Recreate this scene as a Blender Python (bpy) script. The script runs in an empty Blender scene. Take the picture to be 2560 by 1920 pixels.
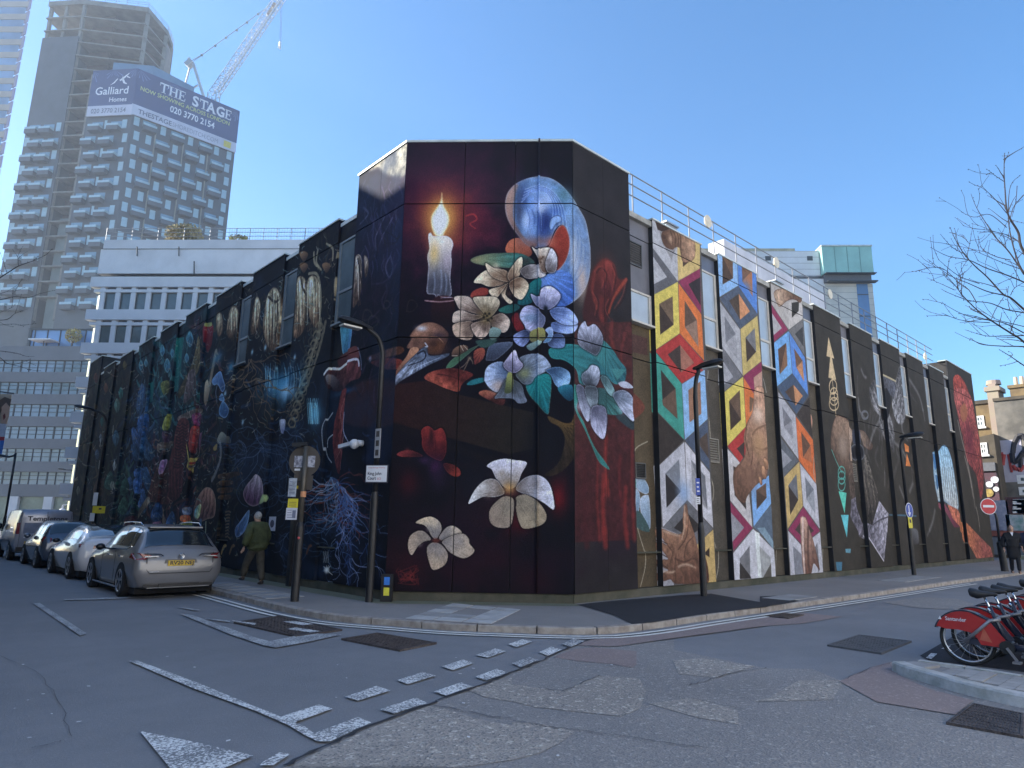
import bpy, math, random
import numpy as np
from mathutils import Matrix, Vector

scn = bpy.context.scene
COL = scn.collection
rad = math.radians

# ---------------------------------------------------------------- camera
FOC, PITCH, ROLL, YAW = 1450.76, rad(11.787), rad(0.808), rad(47.118)  # focal length in units of a 2212 wide picture
_F = np.array([math.cos(YAW)*math.cos(PITCH),math.sin(YAW)*math.cos(PITCH),math.sin(PITCH)])
_r = np.array([math.sin(YAW),-math.cos(YAW),0.0])
_u = np.cross(_r,_F)
_R = math.cos(ROLL) * _r + math.sin(ROLL) * _u
_U = -math.sin(ROLL) * _r + math.cos(ROLL) * _u
CAM = np.array([0.0,0.0,1.62])
cd = bpy.data.cameras.new("camera")
cd.sensor_width = 36.0
cd.lens = 36.0 * FOC / 2212.0
cd.clip_start = 0.05
cd.clip_end = 4000.0
camera = bpy.data.objects.new("camera",cd)
COL.objects.link(camera)
camera.matrix_world = Matrix(((_R[0],_U[0],-_F[0],CAM[0]),(_R[1],_U[1],-_F[1],CAM[1]),(_R[2],_U[2],-_F[2],CAM[2]),(0,0,0,1)))
scn.camera = camera

# ---------------------------------------------------------------- sky, sun, exposure
SUN_HEAD, SUN_EL = rad(128.0), rad(27.0)
SUNV = Vector((math.cos(SUN_HEAD)*math.cos(SUN_EL),math.sin(SUN_HEAD)*math.cos(SUN_EL),math.sin(SUN_EL)))
world = bpy.data.worlds.new("World")
scn.world = world
world.use_nodes = True
wn = world.node_tree.nodes
wl = world.node_tree.links
wn.clear()
sky = wn.new("ShaderNodeTexSky")
sky.sky_type = 'NISHITA'
sky.sun_disc = False
sky.sun_elevation = SUN_EL
sky.sun_rotation = math.pi / 2 - SUN_HEAD
sky.altitude = 50
sky.air_density = 1.0
sky.dust_density = 0.6
sky.ozone_density = 3.0
bg = wn.new("ShaderNodeBackground")
bg.inputs[1].default_value = 0.10
wo = wn.new("ShaderNodeOutputWorld")
hs = wn.new('ShaderNodeHueSaturation')
hs.inputs['Saturation'].default_value = 1.3
hs.inputs['Value'].default_value = 0.95
wl.new(sky.outputs[0],hs.inputs['Color'])
wl.new(hs.outputs[0],bg.inputs[0])
wl.new(bg.outputs[0],wo.inputs[0])
sl = bpy.data.lights.new("sun",'SUN')
sl.energy = 5.0
sl.angle = rad(0.5)
sl.color = (1.0,0.93,0.82)
sun = bpy.data.objects.new("sun",sl)
COL.objects.link(sun)
sun.rotation_euler = (-SUNV).to_track_quat('-Z','Y').to_euler()
vs = scn.view_settings
vs.view_transform = 'Standard'
vs.look = 'None'
vs.gamma = 1.0
vs.use_curve_mapping = False
vs.exposure = 1.62
scn.render.engine = 'CYCLES'
scn.cycles.use_denoising = True
scn.cycles.max_bounces = 6
scn.cycles.volume_bounces = 0
scn.cycles.sample_clamp_indirect = 6.0

# ================================================================ helpers
def ray(x,y):
    return _F + _R * (x-1106.0) / FOC - _U * (y-829.5) / FOC
def on_z(x,y,z=0.0):
    d = ray(x,y)
    return CAM + d * ((z-CAM[2])/d[2])
def on_x(x,y,X):
    d = ray(x,y)
    return CAM + d * (X/d[0])
def on_y(x,y,Y):
    d = ray(x,y)
    return CAM + d * (Y/d[1])
def on_plane(x,y,P,N):
    d = ray(x,y)
    return CAM + d * (np.dot(np.asarray(P)-CAM,N)/np.dot(d,N))
def at_dist(x,y,dist):
    d = ray(x,y)
    return CAM + d * (dist/math.hypot(d[0],d[1]))
# crops of the survey photograph: name -> (x0, y0, step)
CROPS = {}
def crop(n,x0,y0,w,outw):
    CROPS[n] = (x0/1.157324,y0/1.157324,w/outw/1.157324)
crop('c3',640,320,640,2212); crop('c4',1180,320,640,2212); crop('c6',640,800,640,2212)
crop('c7',1180,800,640,2212); crop('fl',1000,740,400,2212); crop('lw',960,1040,480,1731)
crop('lf',700,500,320,1021); crop('lm',480,680,320,1021); crop('ll',180,820,320,1021)
crop('lr',700,1080,260,1027); crop('lt',480,1100,320,1561)
crop('rt',1560,520,320,1106); crop('rb',1560,1000,320,1106)
crop('a',1560,500,640,2212); crop('b',1560,980,640,2212); crop('c',1920,980,640,2212)
crop('d',2080,900,320,1021); crop('e',1920,500,640,2212)
crop('t1',0,0,640,2212); crop('t2',0,480,640,2212); crop('g5',0,960,640,2212)
crop('q7',640,1440,640,2212); crop('q8',1280,1440,640,2212); crop('q6',0,1440,640,2212)
crop('k5',2160,1260,400,1659); crop('k1',1900,1380,660,2028); crop('cr',400,0,320,1896)
crop('tr',2240,380,320,983); crop('nb',2400,1060,160,1106); crop('fr',2400,940,160,531)
crop('lg',0,640,240,1244); crop('l8',0,700,260,654); crop('m3',540,1240,320,2212)
crop('m5',700,1080,260,1027)
def P(n,*pts):
    x0, y0, s = CROPS[n]
    return [(x0+a*s,y0+b*s) for a,b in pts]

def lin(c):
    c = c / 255.0
    return c / 12.92 if c <= 0.04045 else ((c+0.055)/1.055) ** 2.4
def rgb(r,g,b):
    return (lin(r),lin(g),lin(b))

# ---------------------------------------------------------------- materials
MATS = {}
def mat(name,col,rough=0.7,metal=0.0,var=0.12,scale=6.0,bump=0.0,bscale=None,detail=4.0,col2=None,spec=0.5,coat=0.0,trans=0.0,alpha=1.0,emit=None,estr=0.0,lo=0.35,hi=0.65):
    """Principled material whose colour wanders between two shades by noise in object space."""
    if name in MATS:
        return MATS[name]
    m = bpy.data.materials.new(name)
    m.use_nodes = True
    nt = m.node_tree
    n = nt.nodes
    p = n['Principled BSDF']
    p.inputs['Roughness'].default_value = rough
    p.inputs['Metallic'].default_value = metal
    p.inputs['Specular IOR Level'].default_value = spec
    p.inputs['Coat Weight'].default_value = coat
    p.inputs['Coat Roughness'].default_value = 0.05
    p.inputs['Transmission Weight'].default_value = trans
    p.inputs['Alpha'].default_value = alpha
    if emit:
        p.inputs['Emission Color'].default_value = (*emit,1)
        p.inputs['Emission Strength'].default_value = estr
    a = col
    b = col2 if col2 else tuple(max(0.0,c*(1-var)) for c in col)
    if not col2:
        a = tuple(min(1.0,c*(1+var)) for c in col)
    tc = n.new('ShaderNodeTexCoord')
    nz = n.new('ShaderNodeTexNoise')
    nz.inputs['Scale'].default_value = scale
    nz.inputs['Detail'].default_value = detail
    nz.inputs['Roughness'].default_value = 0.6
    nt.links.new(tc.outputs['Object'],nz.inputs['Vector'])
    mr = n.new('ShaderNodeMapRange')
    mr.inputs[1].default_value = lo
    mr.inputs[2].default_value = hi
    nt.links.new(nz.outputs['Fac'],mr.inputs[0])
    mx = n.new('ShaderNodeMix')
    mx.data_type = 'RGBA'
    mx.inputs[6].default_value = (*a,1)
    mx.inputs[7].default_value = (*b,1)
    nt.links.new(mr.outputs[0],mx.inputs[0])
    nt.links.new(mx.outputs[2],p.inputs['Base Color'])
    if bump > 0:
        n2 = n.new('ShaderNodeTexNoise')
        n2.inputs['Scale'].default_value = bscale or scale * 6
        n2.inputs['Detail'].default_value = 3
        nt.links.new(tc.outputs['Object'],n2.inputs['Vector'])
        bp = n.new('ShaderNodeBump')
        bp.inputs['Strength'].default_value = bump
        bp.inputs['Distance'].default_value = 0.02
        nt.links.new(n2.outputs['Fac'],bp.inputs['Height'])
        nt.links.new(bp.outputs[0],p.inputs['Normal'])
    MATS[name] = m
    return m

# ---------------------------------------------------------------- mesh builder
class MB:
    def __init__(self,off=(0,0,0)):
        self.v, self.f, self.o = [], [], off
        self.uv = []
    def add(self,vs_,fs_):
        k = len(self.v)
        self.v += [tuple(map(float,p)) for p in vs_]
        self.f += [tuple(i+k for i in f) for f in fs_]
        return self
    def box(self,x0,y0,z0,x1,y1,z1):
        x0, x1 = min(x0,x1), max(x0,x1); y0, y1 = min(y0,y1), max(y0,y1); z0, z1 = min(z0,z1), max(z0,z1)
        return self.add([(x0,y0,z0),(x1,y0,z0),(x1,y1,z0),(x0,y1,z0),(x0,y0,z1),(x1,y0,z1),(x1,y1,z1),(x0,y1,z1)],
 [(3,2,1,0),(4,5,6,7),(0,1,5,4),(1,2,6,5),(2,3,7,6),(3,0,4,7)])
    def fbox(self,o,ax,ay,u0,u1,d0,d1,z0,z1):
        """box in a frame: o + u*ax + d*ay + z"""
        o = np.asarray(o,float); ax = np.asarray(ax,float); ay = np.asarray(ay,float)
        q = []
        for z in (z0,z1):
            for (u,d) in ((u0,d0),(u1,d0),(u1,d1),(u0,d1)):
                p = o + ax * u + ay * d
                q.append((p[0],p[1],p[2]+z))
        return self.add(q,[(3,2,1,0),(4,5,6,7),(0,1,5,4),(1,2,6,5),(2,3,7,6),(3,0,4,7)])
    def quad(self,a,b,c,d):
        return self.add([a,b,c,d],[(0,1,2,3)])
    def poly(self,pts):
        return self.add(pts,[tuple(range(len(pts)))])
    def prism(self,pts,vec):
        """closed outline (3D points) pushed along vec"""
        n = len(pts)
        a = [tuple(p) for p in pts]
        b = [(p[0]+vec[0],p[1]+vec[1],p[2]+vec[2]) for p in pts]
        return self.add(a+b,[tuple(range(n))[::-1],tuple(range(n,2*n))]+[(i,(i+1) % n,n+(i+1) % n,n+i) for i in range(n)])
    def bar(self,a,b,w,h=None,up=(0,0,1)):
        a = np.asarray(a,float); b = np.asarray(b,float); h = h or w
        d = b - a; L = np.linalg.norm(d)
        if L < 1e-9: return self
        d /= L; up = np.asarray(up,float)
        if abs(d @ up) > 0.98: up = np.array([1.0,0,0])
        s = np.cross(d,up); s /= np.linalg.norm(s); t = np.cross(s,d)
        q = []
        for p in (a,b):
            for i, j in ((-1,-1),(1,-1),(1,1),(-1,1)):
                q.append(p+s*i*w/2+t*j*h/2)
        return self.add(q,[(3,2,1,0),(4,5,6,7),(0,1,5,4),(1,2,6,5),(2,3,7,6),(3,0,4,7)])
    def tube(self,path,r,n=8,cap=True):
        path = [np.asarray(p,float) for p in path]
        m = len(path)
        rr = r if hasattr(r,'__len__') else [r] * m
        ref = np.array([0.0,0,1])
        vs_, fs_ = [], []
        ps = None
        for i, p in enumerate(path):
            d = path[min(i+1,m-1)] - path[max(i-1,0)]
            d /= max(np.linalg.norm(d),1e-9)
            if ps is None:
                if abs(d @ ref) > 0.95: ref = np.array([1.0,0,0])
                s = np.cross(d,ref)
            else:
                s = ps - d * (ps @ d)
            s /= max(np.linalg.norm(s),1e-9); ps = s
            t = np.cross(d,s)
            for k in range(n):
                a = 2 * math.pi * k / n
                vs_.append(p+(s*math.cos(a)+t*math.sin(a))*rr[i])
        for i in range(m-1):
            for k in range(n):
                k2 = (k+1) % n
                fs_.append((i*n+k,i*n+k2,(i+1)*n+k2,(i+1)*n+k))
        if cap:
            fs_.append(tuple(range(n))[::-1]); fs_.append(tuple(range((m-1)*n,m*n)))
        return self.add(vs_,fs_)
    def cyl(self,a,b,r,n=12,r2=None):
        return self.tube([a,b],[r,r if r2 is None else r2],n)
    def ball(self,c,rx,ry=None,rz=None,nu=12,nv=8):
        ry = ry or rx; rz = rz or rx
        vs_, fs_ = [(c[0],c[1],c[2]-rz)], []
        for i in range(1,nv):
            t = -math.pi / 2 + math.pi * i / nv
            for k in range(nu):
                a = 2 * math.pi * k / nu
                vs_.append((c[0]+rx*math.cos(t)*math.cos(a),c[1]+ry*math.cos(t)*math.sin(a),c[2]+rz*math.sin(t)))
        vs_.append((c[0],c[1],c[2]+rz))
        for k in range(nu):
            fs_.append((0,1+(k+1) % nu,1+k))
            for i in range(nv-2):
                a = 1 + i * nu
                fs_.append((a+k,a+(k+1) % nu,a+nu+(k+1) % nu,a+nu+k))
            a = 1 + (nv-2) * nu
            fs_.append((a+k,a+(k+1) % nu,len(vs_)-1))
        return self.add(vs_,fs_)
    def ring(self,c,ax,R,r,n=28,m=8,a0=0.0,a1=2*math.pi,up=(0,0,1)):
        ax = np.asarray(ax,float); ax /= np.linalg.norm(ax)
        up = np.asarray(up,float); s = np.cross(up,ax); s /= np.linalg.norm(s); t = np.cross(ax,s)
        full = abs(a1-a0-2*math.pi) < 1e-6
        c = np.asarray(c,float); vs_, fs_ = [], []
        k = n if full else n + 1
        for i in range(k):
            a = a0 + (a1-a0) * i / n
            e = s * math.cos(a) + t * math.sin(a)
            for j in range(m):
                b = 2 * math.pi * j / m
                vs_.append(c+e*(R+r*math.cos(b))+ax*r*math.sin(b))
        for i in range(n):
            i2 = (i+1) % k
            for j in range(m):
                j2 = (j+1) % m
                fs_.append((i*m+j,i2*m+j,i2*m+j2,i*m+j2))
        return self.add(vs_,fs_)
    def build(self,name,m,parent=None,smooth=False,bevel=0.0,uvfn=None,fix=True,auto=None):
        me = bpy.data.meshes.new(name)
        o = self.o
        me.from_pydata([(p[0]-o[0],p[1]-o[1],p[2]-o[2]) for p in self.v],[],self.f)
        if fix:
            import bmesh
            b = bmesh.new(); b.from_mesh(me)
            bmesh.ops.recalc_face_normals(b,faces=b.faces)
            b.to_mesh(me); b.free()
        ms = m if isinstance(m,(list,tuple)) else [m]
        for q in ms: me.materials.append(q)
        if smooth:
            me.polygons.foreach_set('use_smooth',[True]*len(me.polygons))
            if auto: me.set_sharp_from_angle(angle=rad(auto))
        if uvfn:
            uv = me.uv_layers.new(name='uv')
            for l in me.loops:
                p = me.vertices[l.vertex_index].co
                uv.data[l.index].uv = uvfn((p[0]+o[0],p[1]+o[1],p[2]+o[2]))
        ob = bpy.data.objects.new(name,me)
        COL.objects.link(ob)
        if parent is not None: ob.parent = parent
        if bevel > 0:
            bv = ob.modifiers.new('bevel','BEVEL'); bv.width = bevel; bv.segments = 2; bv.limit_method = 'ANGLE'; bv.angle_limit = rad(40)
        return ob

def thing(name,label,cat,loc=(0,0,0),rz=0.0,group=None):
    o = bpy.data.objects.new(name,None)
    o.empty_display_size = 0.2
    COL.objects.link(o)
    o.location = loc; o.rotation_euler = (0,0,rz)
    o['label'] = label; o['category'] = cat
    if group: o['group'] = group
    return o
def tag(o,label,cat,group=None):
    o['label'] = label; o['category'] = cat
    if group: o['group'] = group
    return o
def struct(o):
    o['kind'] = 'structure'; return o
def stuff(o):
    o['kind'] = 'stuff'; return o
def dup(root,loc,rz,label=None):
    r = root.copy(); COL.objects.link(r)
    r.location = loc; r.rotation_euler = (root.rotation_euler[0],root.rotation_euler[1],rz)
    if label: r['label'] = label
    def rec(src,dst):
        for ch in list(src.children):
            c = ch.copy(); COL.objects.link(c); c.parent = dst
            rec(ch,c)
    rec(root,r)
    return r
def share(ob,parent,loc=(0,0,0),name=None,scale=None,rz=None):
    """another copy of a piece, on the same mesh"""
    c = ob.copy(); COL.objects.link(c); c.parent = parent; c.location = loc
    if scale: c.scale = scale
    if rz is not None: c.rotation_euler = (0,0,rz)
    return c
def text_mesh(name,s,m,parent,origin,ax,up,size,depth=0.004,align='LEFT',xs=1.0,bold=0.0,fit=None):
    """lettering: origin = baseline start, ax = reading direction, up = letter up, size = cap height"""
    cu = bpy.data.curves.new(name,'FONT')
    cu.body = s; cu.size = 1.0; cu.align_x = align; cu.extrude = 0.0; cu.offset = bold; cu.resolution_u = 3
    to = bpy.data.objects.new(name,cu); COL.objects.link(to)
    dg = bpy.context.evaluated_depsgraph_get()
    me = bpy.data.meshes.new_from_object(to.evaluated_get(dg))
    bpy.data.objects.remove(to); bpy.data.curves.remove(cu)
    n = len(me.vertices)
    co = np.empty(n*3); me.vertices.foreach_get('co',co); co = co.reshape(-1,3)
    cap = 0.69
    k = size / cap
    if fit:
        w = co[:,0].max() - co[:,0].min()
        xs = fit / (w*k)
    ax = np.asarray(ax,float); up = np.asarray(up,float); o = np.asarray(origin,float)
    nrm = np.cross(ax,up)
    out = o + np.outer(co[:,0]*k*xs,ax) + np.outer(co[:,1]*k,up) + nrm * depth
    me.vertices.foreach_set('co',out.ravel())
    me.materials.clear(); me.materials.append(m); me.name = name
    ob = bpy.data.objects.new(name,me); COL.objects.link(ob)
    if parent is not None: ob.parent = parent
    return ob

# ================================================================ wall paintings (flat print on the walls, laid out in wall metres)
WY, WX = 9.23, 7.67  # right wing face plane y = WY, left wing face plane x = WX
CH0 = np.array([10.33,WY,0.0])  # right edge of the chamfered corner face
CHX = np.array([-1.0,1.0,0.0]) / math.sqrt(2)
CHN = np.array([-1.0,-1.0,0.0]) / math.sqrt(2)
CHW = 3.762
NR = np.random.RandomState(7)

def fbm(h,w,cell,octv=4,seed=0):
    rs = np.random.RandomState(seed)
    out = np.zeros((h,w)); amp, tot = 1.0, 0.0
    for o in range(octv):
        c = max(1.0,cell/2 ** o)
        gh, gw = int(h/c) + 3, int(w/c) + 3
        g = rs.rand(gh,gw)
        yy = np.arange(h) / c; xx = np.arange(w) / c
        yi = yy.astype(int); xi = xx.astype(int)
        fy = (yy-yi)[:,None]; fx = (xx-xi)[None,:]
        fy = fy * fy * (3-2*fy); fx = fx * fx * (3-2*fx)
        a = g[np.ix_(yi,xi)]; b = g[np.ix_(yi,xi+1)]; c2 = g[np.ix_(yi+1,xi)]; d = g[np.ix_(yi+1,xi+1)]
        out += amp * ((a*(1-fx)+b*fx)*(1-fy)+(c2*(1-fx)+d*fx)*fy)
        tot += amp; amp *= 0.55
    return out / tot

def spline(pts,k=5,closed=True):
    p = np.asarray(pts,float); n = len(p); out = []
    rng = range(n) if closed else range(n-1)
    for i in rng:
        if closed:
            a, b, c, d = p[(i-1) % n], p[i], p[(i+1) % n], p[(i+2) % n]
        else:
            a, b, c, d = p[max(i-1,0)], p[i], p[i+1], p[min(i+2,n-1)]
        for j in range(k):
            t = j / k
            out.append(0.5*(2*b+(c-a)*t+(2*a-5*b+4*c-d)*t*t+(3*b-a-3*c+d)*t ** 3))
    if not closed: out.append(p[-1])
    return np.array(out)

class Canvas:
    def __init__(self,name,to_uz,u0,u1,z0,z1,ppm,base):
        self.name, self.to_uz = name, to_uz
        self.u0, self.z0, self.u1, self.z1, self.ppm = u0, z0, u1, z1, ppm
        self.w, self.h = int((u1-u0)*ppm), int((z1-z0)*ppm)
        self.im = np.empty((self.h,self.w,3)); self.im[:] = np.array(base) / 255.0
        self.n1 = fbm(self.h,self.w,ppm*0.35,5,3)
        self.n2 = fbm(self.h,self.w,ppm*0.09,4,5)
    def px(self,pts):
        out = []
        for (x,y) in pts:
            u, z = self.to_uz(x,y)
            out.append(((u-self.u0)*self.ppm,(z-self.z0)*self.ppm))
        return np.array(out)
    def scale(self,pts):
        c = np.mean(np.asarray(pts,float),axis=0)
        q = self.px([c,c+(4,0),c+(0,4)])
        a, b = q[1] - q[0], q[2] - q[0]
        return math.sqrt(abs(a[0]*b[1]-a[1]*b[0])) / 4.0
    def region(self,p,pad):
        x0 = max(int(p[:,0].min()-pad),0); x1 = min(int(p[:,0].max()+pad)+2,self.w)
        y0 = max(int(p[:,1].min()-pad),0); y1 = min(int(p[:,1].max()+pad)+2,self.h)
        if x1 <= x0 or y1 <= y0: return None
        X, Y = np.meshgrid(np.arange(x0,x1)+0.5,np.arange(y0,y1)+0.5)
        return slice(y0,y1), slice(x0,x1), X, Y
    def dist(self,q,X,Y,closed=True):
        d2 = np.full(X.shape,1e12)
        n = len(q)
        for i in range(n if closed else n-1):
            a = q[i]; b = q[(i+1) % n]
            e = b - a; L = e @ e + 1e-9
            t = np.clip(((X-a[0])*e[0]+(Y-a[1])*e[1])/L,0,1)
            dx = X - a[0] - t * e[0]; dy = Y - a[1] - t * e[1]
            np.minimum(d2,dx*dx+dy*dy,out=d2)
        return np.sqrt(d2)
    def inside(self,q,X,Y):
        m = np.zeros(X.shape,bool); n = len(q)
        for i in range(n):
            x0, y0 = q[i]; x1, y1 = q[(i+1) % n]
            if y0 == y1: continue
            c = (y0 > Y) != (y1 > Y)
            m ^= c & (X < (x1-x0)*(Y-y0)/(y1-y0)+x0)
        return m
    def poly(self,pts,col,col2=None,axis=None,rim=None,rimw=2.0,core=None,streak=0.0,alpha=1.0,soft=0.7,smooth=True,grain=0.12,fan=True,halo=0.0):
        """filled outline; col -> col2 along axis (two points), rim colour at the edge, streaks along the axis"""
        q = self.px(pts)
        sc = self.scale(pts)
        if smooth: q = spline(q,4)
        r = self.region(q,soft*sc+2)
        if r is None: return
        ys, xs, X, Y = r
        d = self.dist(q,X,Y)
        sd = np.where(self.inside(q,X,Y),d,-d)
        mk = np.clip(sd/max(soft*sc,0.6)+0.5,0,1) * alpha
        if halo > 0:  # dark edge painted behind the shape
            r2 = self.region(q,5*sc+2)
            if r2 is not None:
                y2, x2, X2, Y2 = r2
                k = halo * np.exp(-(self.dist(q,X2,Y2)/(2.6*sc)) ** 2)[...,None]
                self.im[y2,x2] = self.im[y2,x2] * (1-k) + np.array((14,13,20)) / 255.0 * k
        c1 = np.array(col) / 255.0
        C = np.empty(X.shape+(3,)); C[:] = c1
        if axis is not None:
            ap = self.px(axis); e = ap[1] - ap[0]; L = np.hypot(*e) + 1e-9
            t = ((X-ap[0][0])*e[0]+(Y-ap[0][1])*e[1]) / (L*L)
            if col2 is not None:
                tt = np.clip(t+0.25*(self.n2[ys,xs]-0.5),0,1)[...,None]
                C = C * (1-tt) + np.array(col2) / 255.0 * tt
            if streak > 0:
                ang = np.arctan2(Y-ap[0][1],X-ap[0][0])
                base = math.atan2(e[1],e[0]); dd = (ang-base+math.pi) % (2*math.pi) - math.pi
                if fan: s = np.sin(dd*23+3*self.n1[ys,xs]) * 0.5 + np.sin(dd*51+1.3+5*self.n2[ys,xs]) * 0.35
                else:
                    w = ((X-ap[0][0])*e[1]-(Y-ap[0][1])*e[0]) / L / (self.ppm*0.055) + 7 * self.n1[ys,xs] + t * 1.5 * (self.n2[ys,xs]-.5)
                    s = np.sin(w) * 0.45 + np.sin(w*2.37+4*self.n2[ys,xs]) * 0.35; t = np.maximum(t,.5)
                C = C * (1+streak*s*np.clip(0.3+t,0,1))[...,None]
        g = 1 + grain * 2 * (self.n2[ys,xs]-0.5) + grain * (self.n1[ys,xs]-0.5)
        C = C * g[...,None]
        if core is not None:  # darker / other tone towards the middle
            k = np.clip(sd/(max(sd.max(),1e-6)),0,1)[...,None]
            C = C * (1-k) + np.array(core) / 255.0 * k * g[...,None]
        if rim is not None:
            k = np.exp(-np.clip(sd,0,None)/max(rimw*sc,0.5))[...,None]
            C = C * (1-k) + np.array(rim) / 255.0 * k
        self.im[ys,xs] = self.im[ys,xs] * (1-mk[...,None]) + C * mk[...,None]
    def stroke(self,pts,w,col,w2=None,alpha=1.0,soft=0.6,smooth=True):
        q = self.px(pts); sc = self.scale(pts)
        if smooth and len(q) > 2: q = spline(q,4,False)
        w2 = w if w2 is None else w2
        n = len(q)
        c = np.array(col) / 255.0
        step = max(1,6)
        for s in range(0,n-1,step):
            sub = q[s:min(s+step+1,n)]
            ww = (w+(w2-w)*(s+step/2)/n) * sc / 2
            sf = max(soft*sc,0.6)
            r = self.region(sub,ww+sf+1)
            if r is None: continue
            ys, xs, X, Y = r
            d = self.dist(sub,X,Y,False)
            mk = (np.clip((ww-d)/sf+0.5,0,1)*min(1.0,ww/0.35)*alpha)[...,None]
            g = (1+0.25*(self.n2[ys,xs]-0.5))[...,None]
            self.im[ys,xs] = self.im[ys,xs] * (1-mk) + c * g * mk
    def glow(self,c,rx,ry,col,alpha=1.0,power=2.0,noise=0.5):
        q = self.px([c,(c[0]+rx,c[1]),(c[0]-rx,c[1]),(c[0],c[1]+ry),(c[0],c[1]-ry)])
        cx, cy = q[0]
        ax = max(abs(q[1][0]-q[2][0])/2,1.0); ay = max(abs(q[3][1]-q[4][1])/2,1.0)
        r = self.region(np.array([[cx-2.2*ax,cy-2.2*ay],[cx+2.2*ax,cy+2.2*ay]]),1)
        if r is None: return
        ys, xs, X, Y = r
        rr = np.sqrt(((X-cx)/ax) ** 2+((Y-cy)/ay) ** 2) * (1+noise*(self.n1[ys,xs]-0.5))
        k = (alpha*np.exp(-rr ** power))[...,None]
        self.im[ys,xs] = self.im[ys,xs] * (1-k) + np.array(col) / 255.0 * k
    def image(self,gain,gam=1.0,sat=1.0):
        """colour values as read under the shade of the street -> the paint's own colour"""
        a = np.clip(self.im,0,1)
        l = np.where(a <= 0.04045,a/12.92,((a+0.055)/1.055) ** 2.4) * gain
        g = l.mean(axis=2,keepdims=True); l = g + (l-g) * sat
        l = np.clip((np.clip(l,0,None)/0.4) ** gam*0.4,0.0,0.85)
        s = np.where(l <= 0.0031308,l*12.92,1.055*l ** (1/2.4)-0.055)
        im = bpy.data.images.new(self.name,self.w,self.h,alpha=False)
        buf = np.ones((self.h,self.w,4),np.float32)
        buf[...,:3] = s
        im.pixels.foreach_set(buf.ravel())
        im.update()
        im.pack()
        return im
    def material(self,gain,rough=0.85,gam=1.0,sat=1.0):
        im = self.image(gain,gam,sat)
        m = bpy.data.materials.new(self.name)
        m.use_nodes = True
        nt = m.node_tree; n = nt.nodes; p = n['Principled BSDF']
        p.inputs['Roughness'].default_value = rough
        p.inputs['Specular IOR Level'].default_value = 0.25
        tx = n.new('ShaderNodeTexImage'); tx.image = im; tx.extension = 'EXTEND'
        tc = n.new('ShaderNodeTexCoord')
        nt.links.new(tc.outputs['UV'],tx.inputs['Vector'])
        # grain of the exposed aggregate under the paint
        nz = n.new('ShaderNodeTexNoise'); nz.inputs['Scale'].default_value = 38; nz.inputs['Detail'].default_value = 3
        nt.links.new(tc.outputs['Object'],nz.inputs['Vector'])
        mr = n.new('ShaderNodeMapRange')
        mr.inputs[1].default_value = 0.3; mr.inputs[2].default_value = 0.7; mr.inputs[3].default_value = 0.72; mr.inputs[4].default_value = 1.25
        nt.links.new(nz.outputs['Fac'],mr.inputs[0])
        mu = n.new('ShaderNodeMix'); mu.data_type = 'RGBA'; mu.blend_type = 'MULTIPLY'; mu.inputs[0].default_value = 1.0
        nt.links.new(tx.outputs['Color'],mu.inputs[6]); nt.links.new(mr.outputs[0],mu.inputs[7])
        nt.links.new(mu.outputs[2],p.inputs['Base Color'])
        bp = n.new('ShaderNodeBump'); bp.inputs['Strength'].default_value = 0.35; bp.inputs['Distance'].default_value = 0.01
        nt.links.new(nz.outputs['Fac'],bp.inputs['Height']); nt.links.new(bp.outputs[0],p.inputs['Normal'])
        return m

def uzC(x,y):
    p = on_plane(x,y,CH0,CHN)
    return float((p-CH0) @ CHX), float(p[2])
def uzR(x,y):
    p = on_y(x,y,WY); return float(p[0]), float(p[2])
def uzL(x,y):
    p = on_x(x,y,WX); return float(p[1]), float(p[2])

KC = Canvas('mural_corner_paint',uzC,-0.1,3.86,0.0,10.3,84,(22,20,32))
KR = Canvas('mural_right_paint',uzR,10.2,43.4,0.0,10.3,62,(62,58,54))
KL = Canvas('mural_left_paint',uzL,11.8,43.2,0.0,10.3,62,(15,17,26))

# ---------------------------------------------------------------- corner painting: candle, flowers, bird skull
class Two:
    """paints the same shape on several canvases where it wraps round a corner"""
    def __init__(self,*c): self.c = c
    def __getattr__(self,k):
        def f(*a,**kw):
            for q in self.c: getattr(q,k)(*a,**kw)
        return f
C_, CR_, CL_ = KC, Two(KC,KR), Two(KC,KL)
def tone(K,amt,cell,seed,col):
    n = fbm(K.h,K.w,K.ppm*cell,4,seed)
    k = np.clip((n-0.45)*3.2,0,1)[...,None] * amt
    K.im = K.im * (1-k) + np.array(col) / 255.0 * k
tone(KC,0.5,1.3,11,(40,26,40))
tone(KC,0.5,0.7,12,(17,20,34))
# the right and left flanks of the corner block carry the same dark ground
_m = int((12.42-KR.u0)*KR.ppm)
KR.im[:,:_m] = np.array((44,40,44)) / 255.0 * (0.8+0.4*KR.n1[:,:_m,None])
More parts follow.
